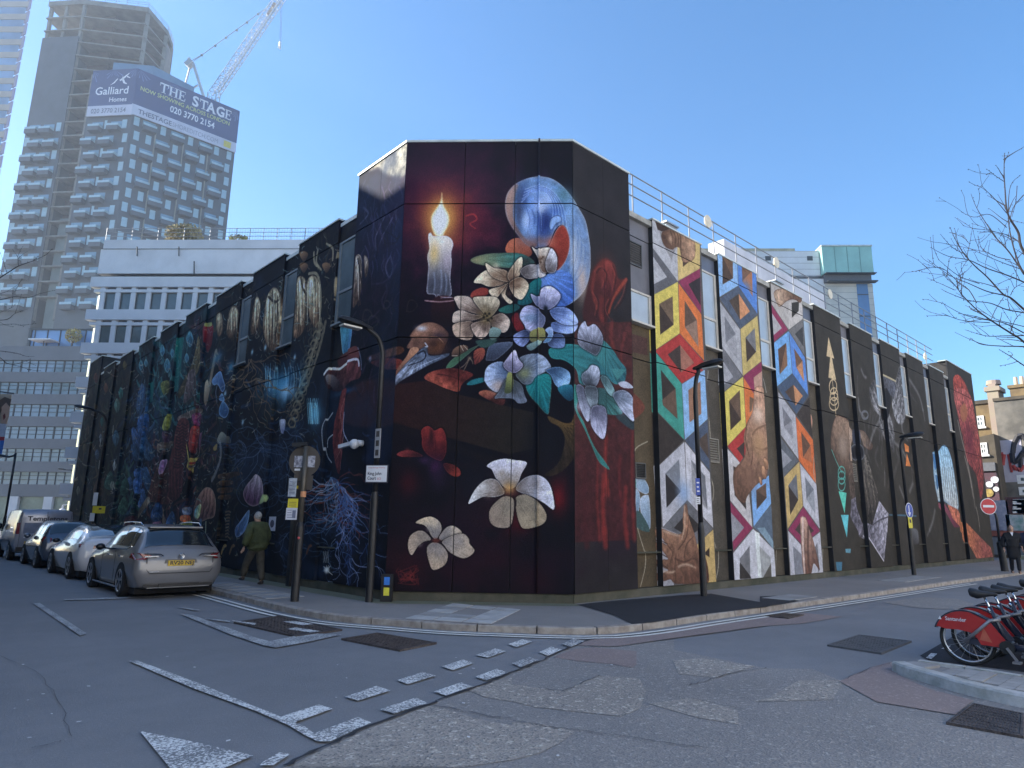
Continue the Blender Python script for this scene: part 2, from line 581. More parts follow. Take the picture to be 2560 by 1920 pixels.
# glow of the painted candle
p0 = P('c3',(1600,560))[0]
CL_.glow(p0,165,165,(62,30,60),0.85,2.0,1.0)
C_.glow(P('c3',(1610,700))[0],100,100,(96,34,66),0.9,2.0,0.9)
C_.glow(P('c3',(1900,830))[0],40,40,(140,48,66),0.5,2.0,1.4)
C_.glow(P('c3',(1600,760))[0],48,56,(158,80,46),0.95,2.0,0.5)
C_.glow(P('c3',(1600,780))[0],32,46,(226,176,90),0.95,2.2,0.2)
C_.poly(P('c3',(1608,560),(1622,660),(1668,750),(1668,830),(1632,905),(1615,935),(1555,935),(1518,850),(1518,760),(1568,680),(1600,620)),(248,240,232),soft=4,rim=(244,214,150),rimw=3,grain=0.04)
C_.poly(P('c3',(1490,930),(1512,905),(1540,935),(1640,932),(1690,960),(1706,1010),(1688,1080),(1692,1160),(1680,1300),(1690,1440),(1610,1475),(1575,1445),(1572,1530),(1556,1530),(1550,1445),(1482,1430),(1482,1340),(1492,1200),(1482,1110),(1500,1040)),(232,222,214),(84,86,100),axis=P('c3',(1600,1000),(1590,1330)),streak=0.10,rim=(205,205,222),rimw=1.2)
C_.glow(P('c3',(1540,1085))[0],11,24,(222,190,120),0.8)
C_.glow(P('c3',(1650,1150))[0],10,22,(190,170,190),0.5)
for a, b in ((1540,1250),(1600,1230),(1640,1260)):
    C_.stroke(P('c3',(a,b),(a+8,b+90),(a-4,b+190)),4,(150,160,185),1,0.6,3)
C_.poly(P('c3',(1530,1480),(1700,1470),(1705,1690),(1540,1720)),(58,30,36),(34,24,32),axis=P('c3',(1620,1480),(1620,1700)),soft=4)
C_.stroke(P('c3',(1465,1492),(1580,1502),(1700,1492),(1718,1470),(1600,1460)),3.5,(150,120,128),2)
C_.stroke(P('c3',(1600,1470),(1690,1462)),4,(176,176,200),2)
for k in range(12):  # soft maroon clouds low on the wall
    a = NR.rand(2)
    CR_.glow((850+500*a[0],1060+200*a[1]),60,46,((72,26,36),(56,22,38),(40,24,42))[k % 3],0.7,2,1.2)
C_.glow(P('lw',(225,600))[0],26,34,(84,24,36),0.7)
C_.glow(P('lw',(1570,740))[0],20,36,(128,26,36),0.85)
C_.glow(P('lw',(1220,960))[0],34,30,(92,20,34),0.8)
C_.glow(P('lw',(830,650))[0],60,60,(24,30,44),0.7)
C_.stroke(P('c3',(1820,760),(1880,745),(1910,790),(1850,830),(1900,870)),4,(190,70,66),2,0.6,2)
# table edge
C_.poly(P('c6',(1180,560),(1500,520),(1740,640),(2400,800),(2400,1110),(2180,1160),(1640,1010),(1150,880)),(60,34,34),(50,44,40),axis=P('c6',(1300,600),(2200,900)),soft=3,alpha=0.92,smooth=False)
C_.stroke(P('c6',(1190,905),(1640,1080),(2190,1260),(2400,1300)),14,(34,28,34),14,0.6,8)
KL.poly(P('c6',(850,560),(1220,540),(1200,900),(760,880)),(58,32,34),soft=6,alpha=0.85)
# mustard horn on the right of the table
CR_.poly(P('c7',(655,830),(720,855),(800,890),(860,880),(885,820),(935,850),(975,980),(930,1120),(810,1280),(700,1345),(630,1335),(735,1250),(790,1120),(800,1010),(755,925),(680,885)),(124,98,56),(66,54,42),axis=P('c7',(760,900),(900,1050)),streak=0.25,soft=2)
C_.glow(P('c7',(620,1060))[0],40,60,(26,28,38),0.85)
for dx in (0,26,52):
    CR_.stroke(P('c7',(800+dx,930),(840+dx,1010),(820+dx,1120),(760+dx,1230)),2,(60,48,38),1,0.7)
# curled figure in a blue shell
CR_.poly(P('c4',(290,1060),(320,980),(400,950),(480,1000),(520,1080),(470,1120),(360,1110)),(196,116,84),(150,84,66),axis=P('c4',(330,980),(480,1100)),soft=1)
CR_.poly(P('c4',(288,650),(310,560),(380,482),(480,435),(580,420),(680,435),(770,490),(860,590),(920,690),(980,800),(1010,940),(1025,1080),(1020,1250),(985,1380),(920,1470),(830,1530),(740,1560),(640,1500),(600,1300),(720,1250),(790,1160),(838,1040),(842,950),(812,860),(772,835),(725,870),(695,930),(660,1010),(590,1040),(480,1015),(400,930),(330,830),(295,740)),(112,146,184),(96,128,176),axis=P('c4',(500,450),(900,1400)),rim=(160,166,184),rimw=2.5,core=(84,128,190),grain=0.25)
CR_.poly(P('c4',(290,650),(312,560),(372,490),(400,500),(370,600),(360,760),(400,870),(470,960),(560,1000),(540,1030),(480,1015),(400,930),(330,830),(297,740)),(182,148,136),(128,100,96),axis=P('c4',(320,600),(480,1000)),soft=5)
CR_.glow(P('c4',(410,700))[0],11,50,(62,66,92),0.8)
CR_.glow(P('c4',(790,580))[0],20,20,(96,140,150),0.7)
CR_.glow(P('c4',(950,1300))[0],13,44,(196,170,156),0.85)
CR_.glow(P('c4',(930,1000))[0],14,50,(140,158,186),0.6)
CR_.glow(P('c4',(560,640))[0],24,40,(150,176,224),0.8)
CR_.glow(P('c4',(490,810))[0],12,26,(140,168,220),0.8)
CR_.glow(P('c4',(620,840))[0],20,34,(44,66,130),0.85)
CR_.glow(P('c4',(560,980))[0],34,12,(150,110,104),0.7)
for (x,y,rx,ry,c,al) in ((600,690,14,16,(206,218,240),.85),(660,610,12,22,(184,204,236),.7),(470,800,9,22,(186,206,238),.8),(540,870,8,16,(150,184,232),.7),(560,540,26,8,(150,186,226),.6),(840,760,10,24,(160,192,228),.6),(880,1120,9,40,(206,206,214),.7),(450,590,10,30,(52,72,122),.7),(640,800,12,22,(34,56,116),.8),(720,720,12,8,(70,104,176),.7)):
    CR_.glow(P('c4',(x,y))[0],rx,ry,c,al,2,.8)
for k in range(9):
    t = k / 8.0
    CR_.stroke(P('c4',(430+30*t,640-110*t),(520+60*t,560-60*t),(640+60*t,560-10*t),(700+90*t,690),(680+150*t,860+60*t)),2.6,((176,196,232),(70,104,176))[k % 2],1.2,0.55,1.5)
for k in range(7):
    CR_.stroke(P('c4',(470+24*k,690+8*k),(500+20*k,780),(490+22*k,860+6*k)),2.2,((56,82,150),(150,176,226))[k % 2],1,0.5,1.2)
for k in range(6):
    CR_.stroke(P('c4',(880+14*k,760+50*k),(900+16*k,900+30*k),(880+16*k,1120+20*k),(820+10*k,1350)),2.5,((150,176,208),(80,116,172))[k % 2],1,0.5,1.5)
CR_.poly(P('c4',(668,830),(690,775),(740,755),(772,770),(770,810),(730,830),(690,885),(672,870)),(146,178,224),rim=(40,50,90),rimw=1.2)
CR_.poly(P('c4',(778,838),(825,890),(846,1000),(822,1120),(770,1205),(705,1245),(650,1160),(640,1060),(680,1000),(722,895)),(158,62,46),(140,62,52),axis=P('c4',(780,850),(720,1200)),rim=(196,178,180),rimw=1.0)
CR_.glow(P('c4',(690,990))[0],12,12,(190,104,84),0.8)
CR_.poly(P('c4',(575,1310),(640,1270),(740,1230),(840,1250),(880,1350),(880,1480),(800,1545),(740,1570),(690,1480),(600,1380)),(108,146,208),(70,108,180),axis=P('c4',(620,1270),(850,1500)),streak=0.18)
# red drapery on the right flank
CR_.poly(P('c4',(960,1659),(1010,1330),(1060,1200),(1150,1130),(1230,1180),(1260,1300),(1340,1310),(1285,1420),(1200,1540),(1150,1700)),(94,40,37),(64,31,35),axis=P('c4',(1150,1150),(1050,1600)),soft=5)
KR.glow(P('c4',(1170,1240))[0],18,30,(138,53,42),0.7)
KR.stroke(P('c4',(1335,1310),(1280,1380),(1220,1480),(1180,1600)),7,(161,68,48),3,0.8,3)
KR.stroke(P('c4',(1060,1260),(1040,1400),(1080,1560)),8,(138,55,46),4,0.6,6)
KR.stroke(P('c4',(1120,1480),(1110,1580),(1130,1680)),14,(124,47,42),8,0.6,8)
KR.poly(P('c7',(890,20),(1380,20),(1395,860),(1430,1900),(890,1920)),(84,40,40),(74,30,36),axis=P('c7',(1000,100),(1000,1900)),soft=2,alpha=0.9,smooth=False,grain=.3)
for (x,w,y0,y1,c) in ((1160,30,1010,1500,(138,45,40)),(1090,22,1180,1900,(121,40,40)),(1140,40,1350,1950,(140,43,39)),(1280,26,1180,1600,(101,34,39)),(1330,34,1450,1950,(128,41,40)),(1390,22,950,1900,(121,45,44)),(1210,30,20,250,(110,45,42)),(980,40,1300,1950,(74,28,35))):
    KR.stroke(P('c7',(x,y0),(x-8,(y0+y1)/2),(x+14,y1)),w/4,c,w/3,0.75,7)
KR.stroke(P('c7',(1320,120),(1290,300),(1330,480)),7,(119,49,46),4,0.6,5)
KR.poly(P('c4',(1120,1200),(1180,1150),(1240,1230),(1250,1360),(1200,1460),(1130,1400)),(128,52,46),(78,34,38),axis=P('c4',(1150,1180),(1200,1440)),soft=4,streak=.2,fan=False)
for s_ in (((1060,1240),(1100,1200),(1150,1260),(1120,1380)),((1200,1180),(1230,1260),(1210,1400)),((1330,1320),(1300,1450),(1230,1560)),((1040,1420),(1080,1500),(1060,1620)),((1180,1480),(1150,1560),(1190,1650))):
    KR.stroke(P('c4',*s_),3,(156,72,58),1.5,.6,3); KR.stroke([(x+4,y+3) for x,y in P('c4',*s_)],3,(46,22,28),2,.6,3)
# leaves behind the flowers
CR_.poly(P('c4',(-5,1130),(110,1090),(250,1080),(430,1085),(545,1165),(420,1195),(330,1212),(180,1200),(20,1170)),(140,140,106),(60,120,118),axis=P('c4',(60,1130),(400,1120)),streak=0.15,rim=(84,96,84))
CR_.glow(P('c4',(470,1150))[0],14,10,(60,52,50),0.8)
CR_.poly(P('c4',(395,1500),(450,1400),(540,1310),(600,1310),(580,1440),(500,1520),(420,1530)),(30,122,124),(24,80,92),axis=P('c4',(450,1400),(520,1520)),streak=0.15)
CR_.poly(P('fl',(1365,190),(1480,130),(1600,110),(1660,160),(1560,230),(1420,235)),(44,112,104),(30,80,84),axis=P('fl',(1400,180),(1640,150)))
CR_.poly(P('fl',(1545,300),(1620,230),(1680,330),(1720,470),(1640,500),(1580,430)),(120,34,42),soft=3)
CR_.poly(P('c4',(0,1420),(80,1380),(150,1400),(120,1450),(0,1470)),(150,66,56),soft=2)
CR_.poly(P('c7',(665,255),(760,215),(880,212),(1010,245),(1120,290),(1240,360),(1300,430),(1255,560),(1150,490),(1080,480),(1000,560),(930,545),(900,430),(800,350),(690,330)),(44,136,140),(34,98,112),axis=P('c7',(700,270),(1240,500)),streak=0.2,rim=(70,160,160),rimw=1.2)
CR_.poly(P('c7',(1120,175),(1210,250),(1275,350),(1335,435),(1300,565),(1200,490),(1110,380),(1040,280)),(52,130,134),(40,100,112),axis=P('c7',(1120,200),(1290,500)),streak=0.2)
CR_.poly(P('c7',(885,555),(935,640),(905,760),(965,880),(1012,1000),(1072,1120),(1150,1225),(1188,1295),(1100,1230),(1040,1100),(975,950),(900,800),(876,680)),(48,134,128),(40,110,110),axis=P('c7',(900,600),(1150,1250)),streak=0.12,rim=(84,160,150),rimw=1)
CR_.poly(P('c7',(1080,590),(1200,620),(1250,700),(1300,810),(1170,815),(1090,740)),(44,82,86),(58,120,120),axis=P('c7',(1100,620),(1280,800)),streak=0.3)
KR.poly(P('c7',(1240,830),(1330,820),(1398,870),(1396,950),(1320,910)),(50,66,74),soft=2)
C_.poly(P('fl',(1735,1180),(1820,1130),(1900,1080),(2062,1080),(2096,1200),(2072,1500),(2040,1640),(1900,1500),(1770,1340)),(26,142,144),(20,104,114),axis=P('fl',(1900,1100),(2030,1600)),streak=0.22,rim=(120,110,96),rimw=0.8)
C_.poly(P('fl',(925,1222),(1000,1160),(1150,1130),(1175,1180),(1000,1232)),(40,122,132))
C_.poly(P('fl',(1190,880),(1230,700),(1330,652),(1560,640),(1500,740),(1330,880),(1230,892)),(86,98,122),(60,66,84),axis=P('fl',(1300,680),(1300,880)),streak=0.1,rim=(130,140,160),rimw=1)
C_.poly(P('fl',(1050,620),(1200,600),(1340,600),(1300,660),(1180,720),(1090,690)),(60,88,84),soft=3)
C_.poly(P('fl',(640,1000),(700,900),(850,790),(1090,678),(1000,760),(860,880),(740,980)),(84,128,100),(60,84,74),axis=P('fl',(660,980),(1000,740)),rim=(120,140,120),rimw=0.8)
C_.poly(P('fl',(1030,930),(1025,770),(1130,715),(1178,760),(1150,870),(1060,942)),(166,92,74),(110,56,54),axis=P('fl',(1150,740),(1050,900)),streak=0.3)
# brown rolls
C_.poly(P('fl',(340,1140),(400,1065),(560,1015),(760,1000),(1015,1080),(900,1180),(850,1240),(810,1325),(640,1280),(480,1210)),(168,88,72),(104,48,46),axis=P('fl',(500,1150),(600,1000)),grain=0.4)
C_.stroke(P('fl',(520,1080),(700,1110),(890,1185)),3,(82,38,40),2,0.9,1.5)
C_.poly(P('fl',(1090,1350),(1200,1300),(1440,1400),(1420,1510),(1250,1450)),(150,92,74),(84,44,44),axis=P('fl',(1250,1340),(1250,1460)),grain=0.5,soft=2)
CL_.poly(P('c6',(990,370),(1120,330),(1260,345),(1260,410),(1130,430)),(122,56,48),(80,36,38),axis=P('c6',(1200,350),(1000,400)),soft=2,grain=0.4)
CL_.poly(P('c6',(970,320),(1150,250),(1260,230),(1260,290),(1000,350)),(104,66,50),(60,36,36),axis=P('c6',(1150,270),(1010,350)),soft=3,grain=0.4)
C_.glow(P('fl',(560,640))[0],9,7,(30,24,30),.9)
CL_.glow(P('c6',(986,338))[0],3,6,(150,160,190),0.8)
# bird skull
C_.poly(P('fl',(140,545),(230,430),(330,372),(450,362),(570,408),(650,480),(676,530),(662,610),(610,720),(560,800),(400,800),(330,740),(180,740),(95,715),(130,640),(155,595)),(164,122,100),(74,54,56),axis=P('fl',(300,420),(560,780)),grain=0.35,rim=(64,46,48),rimw=1.5)
C_.glow(P('fl',(305,450))[0],11,6,(200,206,220),0.9)
C_.glow(P('fl',(540,560))[0],14,8,(64,54,70),0.9)
C_.glow(P('fl',(500,690))[0],20,17,(112,72,48),0.9)
C_.glow(P('fl',(470,660))[0],9,8,(66,44,42),0.8)
C_.glow(P('fl',(210,650))[0],8,10,(92,66,58),0.8)
C_.stroke(P('fl',(400,570),(520,570),(600,640)),2,(196,150,120),1,0.8)
C_.poly(P('fl',(-130,1300),(-60,1060),(0,960),(90,840),(160,720),(260,722),(240,830),(100,960),(-20,1120)),(186,140,112),(120,84,72),axis=P('fl',(180,760),(-60,1100)),soft=1)
C_.poly(P('fl',(-128,1310),(-70,1130),(60,960),(200,820),(310,720),(380,690),(400,810),(520,820),(660,790),(690,805),(640,850),(400,960),(200,1070),(0,1190)),(96,108,130),(140,150,172),axis=P('fl',(300,800),(150,1050)),streak=0.35,grain=0.4,rim=(50,54,70),rimw=1)
C_.stroke(P('fl',(250,800),(330,760),(360,830),(300,900),(120,960)),4,(36,40,56),2,0.9)
C_.stroke(P('fl',(350,650),(385,700),(350,700)),3,(190,196,214),1.5,0.9)
C_.stroke(P('fl',(100,1070),(300,960),(560,850)),2,(176,190,214),1,0.8)
# bee between the lilies
C_.poly(P('fl',(720,830),(740,740),(830,685),(930,690),(940,750),(860,800),(800,840)),(128,100,82),(60,46,46),axis=P('fl',(800,720),(850,830)))
for s in ((720,830,800,825),(840,685,880,760),(880,680,935,740)):
    C_.stroke(P('fl',(s[0],s[1]),(s[2],s[3])),2.4,(206,196,180),1.5)
for s in (((960,860),(900,950),(830,1000)),((960,870),(920,960),(880,1040)),((970,860),(1000,900),(1010,940))):
    C_.stroke(P('fl',*s),2.2,(120,104,92),1.4)
C_.glow(P('fl',(965,860))[0],4,4,(140,124,104),0.9)
# cream lilies
CREAM, CDARK, RIM = (206,192,168), (140,104,82), (226,218,200)
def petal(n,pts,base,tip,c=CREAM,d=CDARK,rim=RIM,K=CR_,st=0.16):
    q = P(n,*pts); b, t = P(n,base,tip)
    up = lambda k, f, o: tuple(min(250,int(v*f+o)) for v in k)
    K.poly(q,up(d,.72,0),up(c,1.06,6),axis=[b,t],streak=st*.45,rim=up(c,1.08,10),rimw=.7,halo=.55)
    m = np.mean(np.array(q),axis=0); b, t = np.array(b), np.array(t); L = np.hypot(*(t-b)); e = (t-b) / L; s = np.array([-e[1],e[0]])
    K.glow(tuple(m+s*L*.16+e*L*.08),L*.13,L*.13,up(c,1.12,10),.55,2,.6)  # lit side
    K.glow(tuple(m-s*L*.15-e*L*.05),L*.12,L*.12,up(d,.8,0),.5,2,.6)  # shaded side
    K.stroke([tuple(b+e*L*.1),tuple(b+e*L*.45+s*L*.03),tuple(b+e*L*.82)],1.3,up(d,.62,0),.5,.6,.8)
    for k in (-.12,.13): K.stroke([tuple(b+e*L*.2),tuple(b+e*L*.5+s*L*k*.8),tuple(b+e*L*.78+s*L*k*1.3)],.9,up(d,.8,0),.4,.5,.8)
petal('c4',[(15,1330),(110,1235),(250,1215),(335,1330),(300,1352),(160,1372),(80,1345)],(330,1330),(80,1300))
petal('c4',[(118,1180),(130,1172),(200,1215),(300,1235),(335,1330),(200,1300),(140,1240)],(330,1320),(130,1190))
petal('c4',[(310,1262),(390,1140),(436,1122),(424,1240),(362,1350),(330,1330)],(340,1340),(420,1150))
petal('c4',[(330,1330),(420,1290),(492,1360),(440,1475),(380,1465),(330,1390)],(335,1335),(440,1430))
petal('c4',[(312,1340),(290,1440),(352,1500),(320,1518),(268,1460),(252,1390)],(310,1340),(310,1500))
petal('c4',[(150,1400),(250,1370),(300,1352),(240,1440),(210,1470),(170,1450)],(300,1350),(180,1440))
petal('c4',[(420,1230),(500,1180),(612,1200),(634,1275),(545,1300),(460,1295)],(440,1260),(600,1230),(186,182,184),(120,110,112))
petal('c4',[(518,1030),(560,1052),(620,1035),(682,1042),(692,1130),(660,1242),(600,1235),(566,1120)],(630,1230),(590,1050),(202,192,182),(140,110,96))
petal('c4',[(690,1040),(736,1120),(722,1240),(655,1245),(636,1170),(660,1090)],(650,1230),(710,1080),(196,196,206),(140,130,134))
for d in ((580,1140),(600,1130),(615,1115),(590,1160)):
    CR_.glow(P('c4',d)[0],2.4,2.4,(84,60,48),0.9)
W1, W2 = (190,174,162), (112,88,80)
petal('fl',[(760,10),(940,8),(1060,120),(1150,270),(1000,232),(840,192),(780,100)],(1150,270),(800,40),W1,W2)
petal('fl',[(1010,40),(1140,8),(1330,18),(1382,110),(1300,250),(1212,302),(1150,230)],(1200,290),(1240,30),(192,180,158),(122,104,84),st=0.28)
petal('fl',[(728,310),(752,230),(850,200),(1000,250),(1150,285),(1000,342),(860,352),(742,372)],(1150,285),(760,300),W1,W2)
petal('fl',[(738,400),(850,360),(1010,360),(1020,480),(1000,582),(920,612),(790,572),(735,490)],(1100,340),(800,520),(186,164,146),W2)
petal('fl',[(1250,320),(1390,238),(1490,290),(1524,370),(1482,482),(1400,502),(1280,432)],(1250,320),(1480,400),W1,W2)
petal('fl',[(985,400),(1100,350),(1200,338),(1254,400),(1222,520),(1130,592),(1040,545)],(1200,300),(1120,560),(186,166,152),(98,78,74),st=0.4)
C_.poly(P('fl',(1240,480),(1290,430),(1400,470),(1370,560),(1290,610),(1240,580)),(140,168,166),(96,116,112),axis=P('fl',(1280,450),(1300,600)))
C_.glow(P('fl',(1190,290))[0],14,14,(150,130,84),0.7)
for d in ((1180,245),(1236,245),(1160,296),(1270,308),(1216,336),(1205,276)):
    C_.glow(P('fl',d)[0],2.6,2.6,(34,30,24),1.0,3)
# blue and white orchids
B1, B2, BR = (150,172,220), (84,112,176), (190,202,232)
petal('c7',[(690,25),(800,10),(880,5),(915,50),(880,108),(800,118),(700,92)],(640,10),(860,70),B1,B2,BR)
petal('c4',[(680,1565),(800,1550),(880,1600),(915,1690),(800,1700),(700,1640)],(640,1580),(880,1640),B1,B2,BR,st=0.3)
petal('c4',[(508,1435),(580,1462),(600,1390),(680,1368),(764,1440),(740,1512),(680,1562),(620,1572),(552,1530)],(620,1570),(660,1380),(190,190,218),(128,134,176),BR)
petal('fl',[(1655,280),(1720,150),(1850,140),(1960,240),(2012,310),(1982,420),(1900,492),(1762,482),(1720,400)],(1990,240),(1720,320),(176,176,208),(112,124,168),BR,st=0.3)
C_.glow(P('fl',(1800,300))[0],18,9,(108,140,172),0.7)
petal('fl',[(1565,560),(1640,500),(1740,468),(1802,520),(1790,610),(1700,702),(1600,652)],(1790,520),(1640,620),(130,144,188),(62,74,116),BR,st=0.35)
petal('fl',[(2050,600),(2160,520),(2270,560),(2270,700),(2160,720),(2060,690)],(2100,560),(2200,700),(110,130,172),(64,84,128),BR)
C_.poly(P('fl',(1810,490),(1980,440),(2005,600),(1860,640),(1800,610)),(158,156,96),(120,118,84),axis=P('fl',(1900,470),(1900,620)))
C_.stroke(P('fl',(1905,470),(1908,600)),5,(84,50,44),3,0.9,1)
C_.poly(P('fl',(1750,690),(1900,620),(1965,640),(1820,755)),(150,176,172),(104,130,136),axis=P('fl',(1900,640),(1800,740)))
C_.poly(P('fl',(2008,470),(2080,428),(2122,500),(2080,620),(1980,645),(2050,540)),(156,176,216),(74,122,160),axis=P('fl',(2080,450),(2000,630)),rim=BR,rimw=1)
C_.glow(P('fl',(2015,185))[0],5,8,(20,30,44),1,3)
petal('fl',[(1168,1150),(1190,1010),(1280,930),(1420,910),(1492,1000),(1500,1090),(1400,1240),(1350,1332),(1240,1272),(1180,1190)],(1500,1080),(1220,1080),(162,178,210),(110,140,184),(210,206,206),st=0.25)
C_.glow(P('fl',(1360,1250))[0],16,14,(196,172,160),0.8)
petal('fl',[(1638,870),(1820,800),(1980,828),(2084,960),(2062,1022),(1880,1112),(1820,1202),(1720,1222),(1640,1150),(1600,1070)],(1600,1060),(2000,920),(146,160,184),(96,108,120),(196,192,196),st=0.3)
C_.glow(P('fl',(1720,1070))[0],14,12,(146,152,104),0.7)
petal('fl',[(1430,960),(1500,840),(1592,745),(1640,870),(1702,960),(1622,1052),(1520,1052)],(1560,1040),(1590,780),(190,186,212),(150,148,186),(206,204,226))
petal('fl',[(1308,1412),(1380,1310),(1460,1150),(1560,1150),(1682,1230),(1720,1360),(1755,1462),(1640,1486),(1560,1422),(1400,1412)],(1540,1150),(1560,1440),(104,114,132),(84,92,96),(204,206,230),st=0.25)
C_.poly(P('fl',(1490,1070),(1550,1070),(1570,1200),(1540,1330),(1450,1340),(1460,1240)),(160,166,104),(84,94,66),axis=P('fl',(1520,1080),(1500,1320)),soft=2)
petal('c7',[(640,435),(740,405),(830,440),(852,500),(830,572),(780,602),(720,560),(682,480)],(700,450),(830,540),(140,178,214),(84,124,172),BR)
C_.poly(P('c7',(740,590),(860,560),(874,680),(820,692)),(40,118,140),(24,70,92),axis=P('c7',(800,580),(830,690)))
petal('c7',[(912,150),(930,60),(975,12),(1000,60),(1060,38),(1122,120),(1128,200),(1080,302),(1020,282),(930,222)],(1050,280),(1000,60),(150,158,184),(92,96,118),BR,st=0.4)
petal('c7',[(948,480),(1000,430),(1032,392),(1090,410),(1104,500),(1060,582),(972,562)],(1020,570),(1040,410),(160,170,196),(80,92,112),BR,st=0.4)
petal('c7',[(902,570),(960,578),(1012,700),(1032,800),(1000,882),(950,800),(920,700)],(940,580),(1000,860),(160,168,196),(110,118,146),BR)
petal('c7',[(978,580),(1080,590),(1082,740),(1050,782),(1000,700)],(1030,590),(1050,770),(130,148,164),(88,100,118),BR)
petal('c7',[(1032,770),(1080,740),(1150,760),(1168,870),(1142,1024),(1080,992),(1028,900)],(1060,760),(1110,1000),(172,176,206),(112,116,150),BR,st=0.35)
petal('c7',[(1110,500),(1160,490),(1220,580),(1240,660),(1180,640)],(1120,500),(1220,640),(120,160,168),(74,112,124),BR)
petal('c7',[(1220,640),(1310,608),(1392,680),(1402,872),(1330,822),(1258,730)],(1230,650),(1390,850),(176,184,212),(110,130,160),BR,st=0.4)
KR.poly(P('c7',(1265,545),(1330,532),(1388,575),(1380,592),(1300,585)),(176,184,206))
KR.poly(P('c7',(1200,420),(1335,430),(1255,520)),(60,130,134),smooth=False)
# the two frangipani low on the face
FW, FD, FR = (196,194,206), (172,150,128), (228,228,236)
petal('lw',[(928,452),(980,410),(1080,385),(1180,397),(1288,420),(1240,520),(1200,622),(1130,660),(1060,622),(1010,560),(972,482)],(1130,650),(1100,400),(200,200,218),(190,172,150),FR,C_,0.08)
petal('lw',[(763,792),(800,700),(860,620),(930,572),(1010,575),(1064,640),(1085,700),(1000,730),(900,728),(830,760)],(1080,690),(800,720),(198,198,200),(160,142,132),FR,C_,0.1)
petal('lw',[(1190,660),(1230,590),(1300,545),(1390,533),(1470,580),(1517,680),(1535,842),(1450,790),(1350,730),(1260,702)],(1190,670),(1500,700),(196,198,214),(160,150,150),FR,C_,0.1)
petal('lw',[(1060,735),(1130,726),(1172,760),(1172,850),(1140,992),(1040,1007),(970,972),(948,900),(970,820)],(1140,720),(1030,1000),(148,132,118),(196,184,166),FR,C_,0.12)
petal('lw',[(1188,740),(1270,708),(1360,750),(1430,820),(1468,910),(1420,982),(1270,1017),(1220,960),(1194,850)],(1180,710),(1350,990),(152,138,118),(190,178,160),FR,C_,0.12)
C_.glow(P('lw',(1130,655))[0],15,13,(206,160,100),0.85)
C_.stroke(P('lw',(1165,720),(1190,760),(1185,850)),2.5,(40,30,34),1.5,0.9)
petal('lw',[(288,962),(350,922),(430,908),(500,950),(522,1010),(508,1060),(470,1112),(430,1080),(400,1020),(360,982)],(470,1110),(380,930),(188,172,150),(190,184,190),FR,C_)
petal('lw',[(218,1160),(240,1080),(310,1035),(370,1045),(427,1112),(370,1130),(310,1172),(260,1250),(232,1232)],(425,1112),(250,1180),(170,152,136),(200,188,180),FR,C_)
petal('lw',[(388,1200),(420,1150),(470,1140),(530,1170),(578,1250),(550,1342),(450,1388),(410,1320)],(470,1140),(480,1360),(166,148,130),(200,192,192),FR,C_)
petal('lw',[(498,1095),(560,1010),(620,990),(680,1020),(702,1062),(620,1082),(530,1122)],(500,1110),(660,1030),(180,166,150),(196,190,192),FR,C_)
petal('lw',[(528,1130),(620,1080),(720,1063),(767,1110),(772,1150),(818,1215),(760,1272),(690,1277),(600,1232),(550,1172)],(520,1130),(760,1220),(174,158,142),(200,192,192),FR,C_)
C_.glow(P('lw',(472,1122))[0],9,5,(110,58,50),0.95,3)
# red orchid in the dark
petal('lw',[(345,205),(340,130),(390,90),(435,110),(460,132),(520,108),(556,170),(566,300),(540,380),(500,402),(400,352),(350,282)],(470,390),(450,100),(132,46,44),(92,34,52),(150,60,56),C_,0.1)
C_.glow(P('lw',(430,180))[0],5,18,(44,26,34),0.8)
petal('lw',[(118,345),(170,315),(260,313),(352,360),(280,367),(160,367)],(350,360),(150,340),(124,50,52),(84,40,50),(136,60,58),C_,0.05)
petal('lw',[(540,430),(620,438),(680,478),(692,530),(640,547),(570,502)],(540,440),(680,520),(132,52,44),(90,38,46),(150,66,54),C_,0.05)
C_.glow(P('lw',(465,460))[0],14,18,(84,40,88),0.85)
C_.glow(P('lw',(370,400))[0],14,9,(70,44,84),0.8)
C_.glow(P('lw',(490,560))[0],16,22,(50,34,62),0.7)
for k in range(16):  # red scrawl at the foot of the wall
    a = NR.rand(8)
    C_.stroke(P('lw',(120+200*a[0],1340+190*a[1]),(120+200*a[2],1340+190*a[3]),(120+210*a[4],1340+190*a[5])),2.4,(112,44,46),1.6,0.7,1)
# dim loops and leaves left of the candle holder
for c in ((1350,1540,45),(1130,1530,30),(960,1620,40),(1010,1680,46)):
    x, y, r = c
    CL_.stroke(P('c3',(x-r,y+r),(x-r*.6,y-r),(x+r*.5,y-r),(x+r,y),(x,y+r),(x-r,y+r)),3,(58,50,50),2,0.6,2)
KL.poly(P('c3',(985,360),(1290,110),(1290,400),(1200,425),(1110,400),(1060,350)),(196,184,152),(150,140,116),axis=P('c3',(1200,200),(1150,420)),soft=7,grain=.5,streak=0)  # sun patch under the coping, its brightness painted into the wall colour
for k in range(46):  # brushed lilac strokes on the upper left flank
    a = NR.rand(4)
    x, y = 930 + 310 * a[0], 420 + 760 * a[1]
    KL.stroke(P('c3',(x,y),(x+30-60*a[2],y+60),(x-20+60*a[3],y+130)),3,((96,76,112),(74,60,96),(84,68,84))[k % 3],1,0.6,2)
KL.poly(P('c3',(865,1110),(910,1120),(912,1300),(880,1480),(840,1540),(850,1300)),(186,160,128),(96,72,58),axis=P('c3',(890,1130),(860,1520)),streak=0.5)
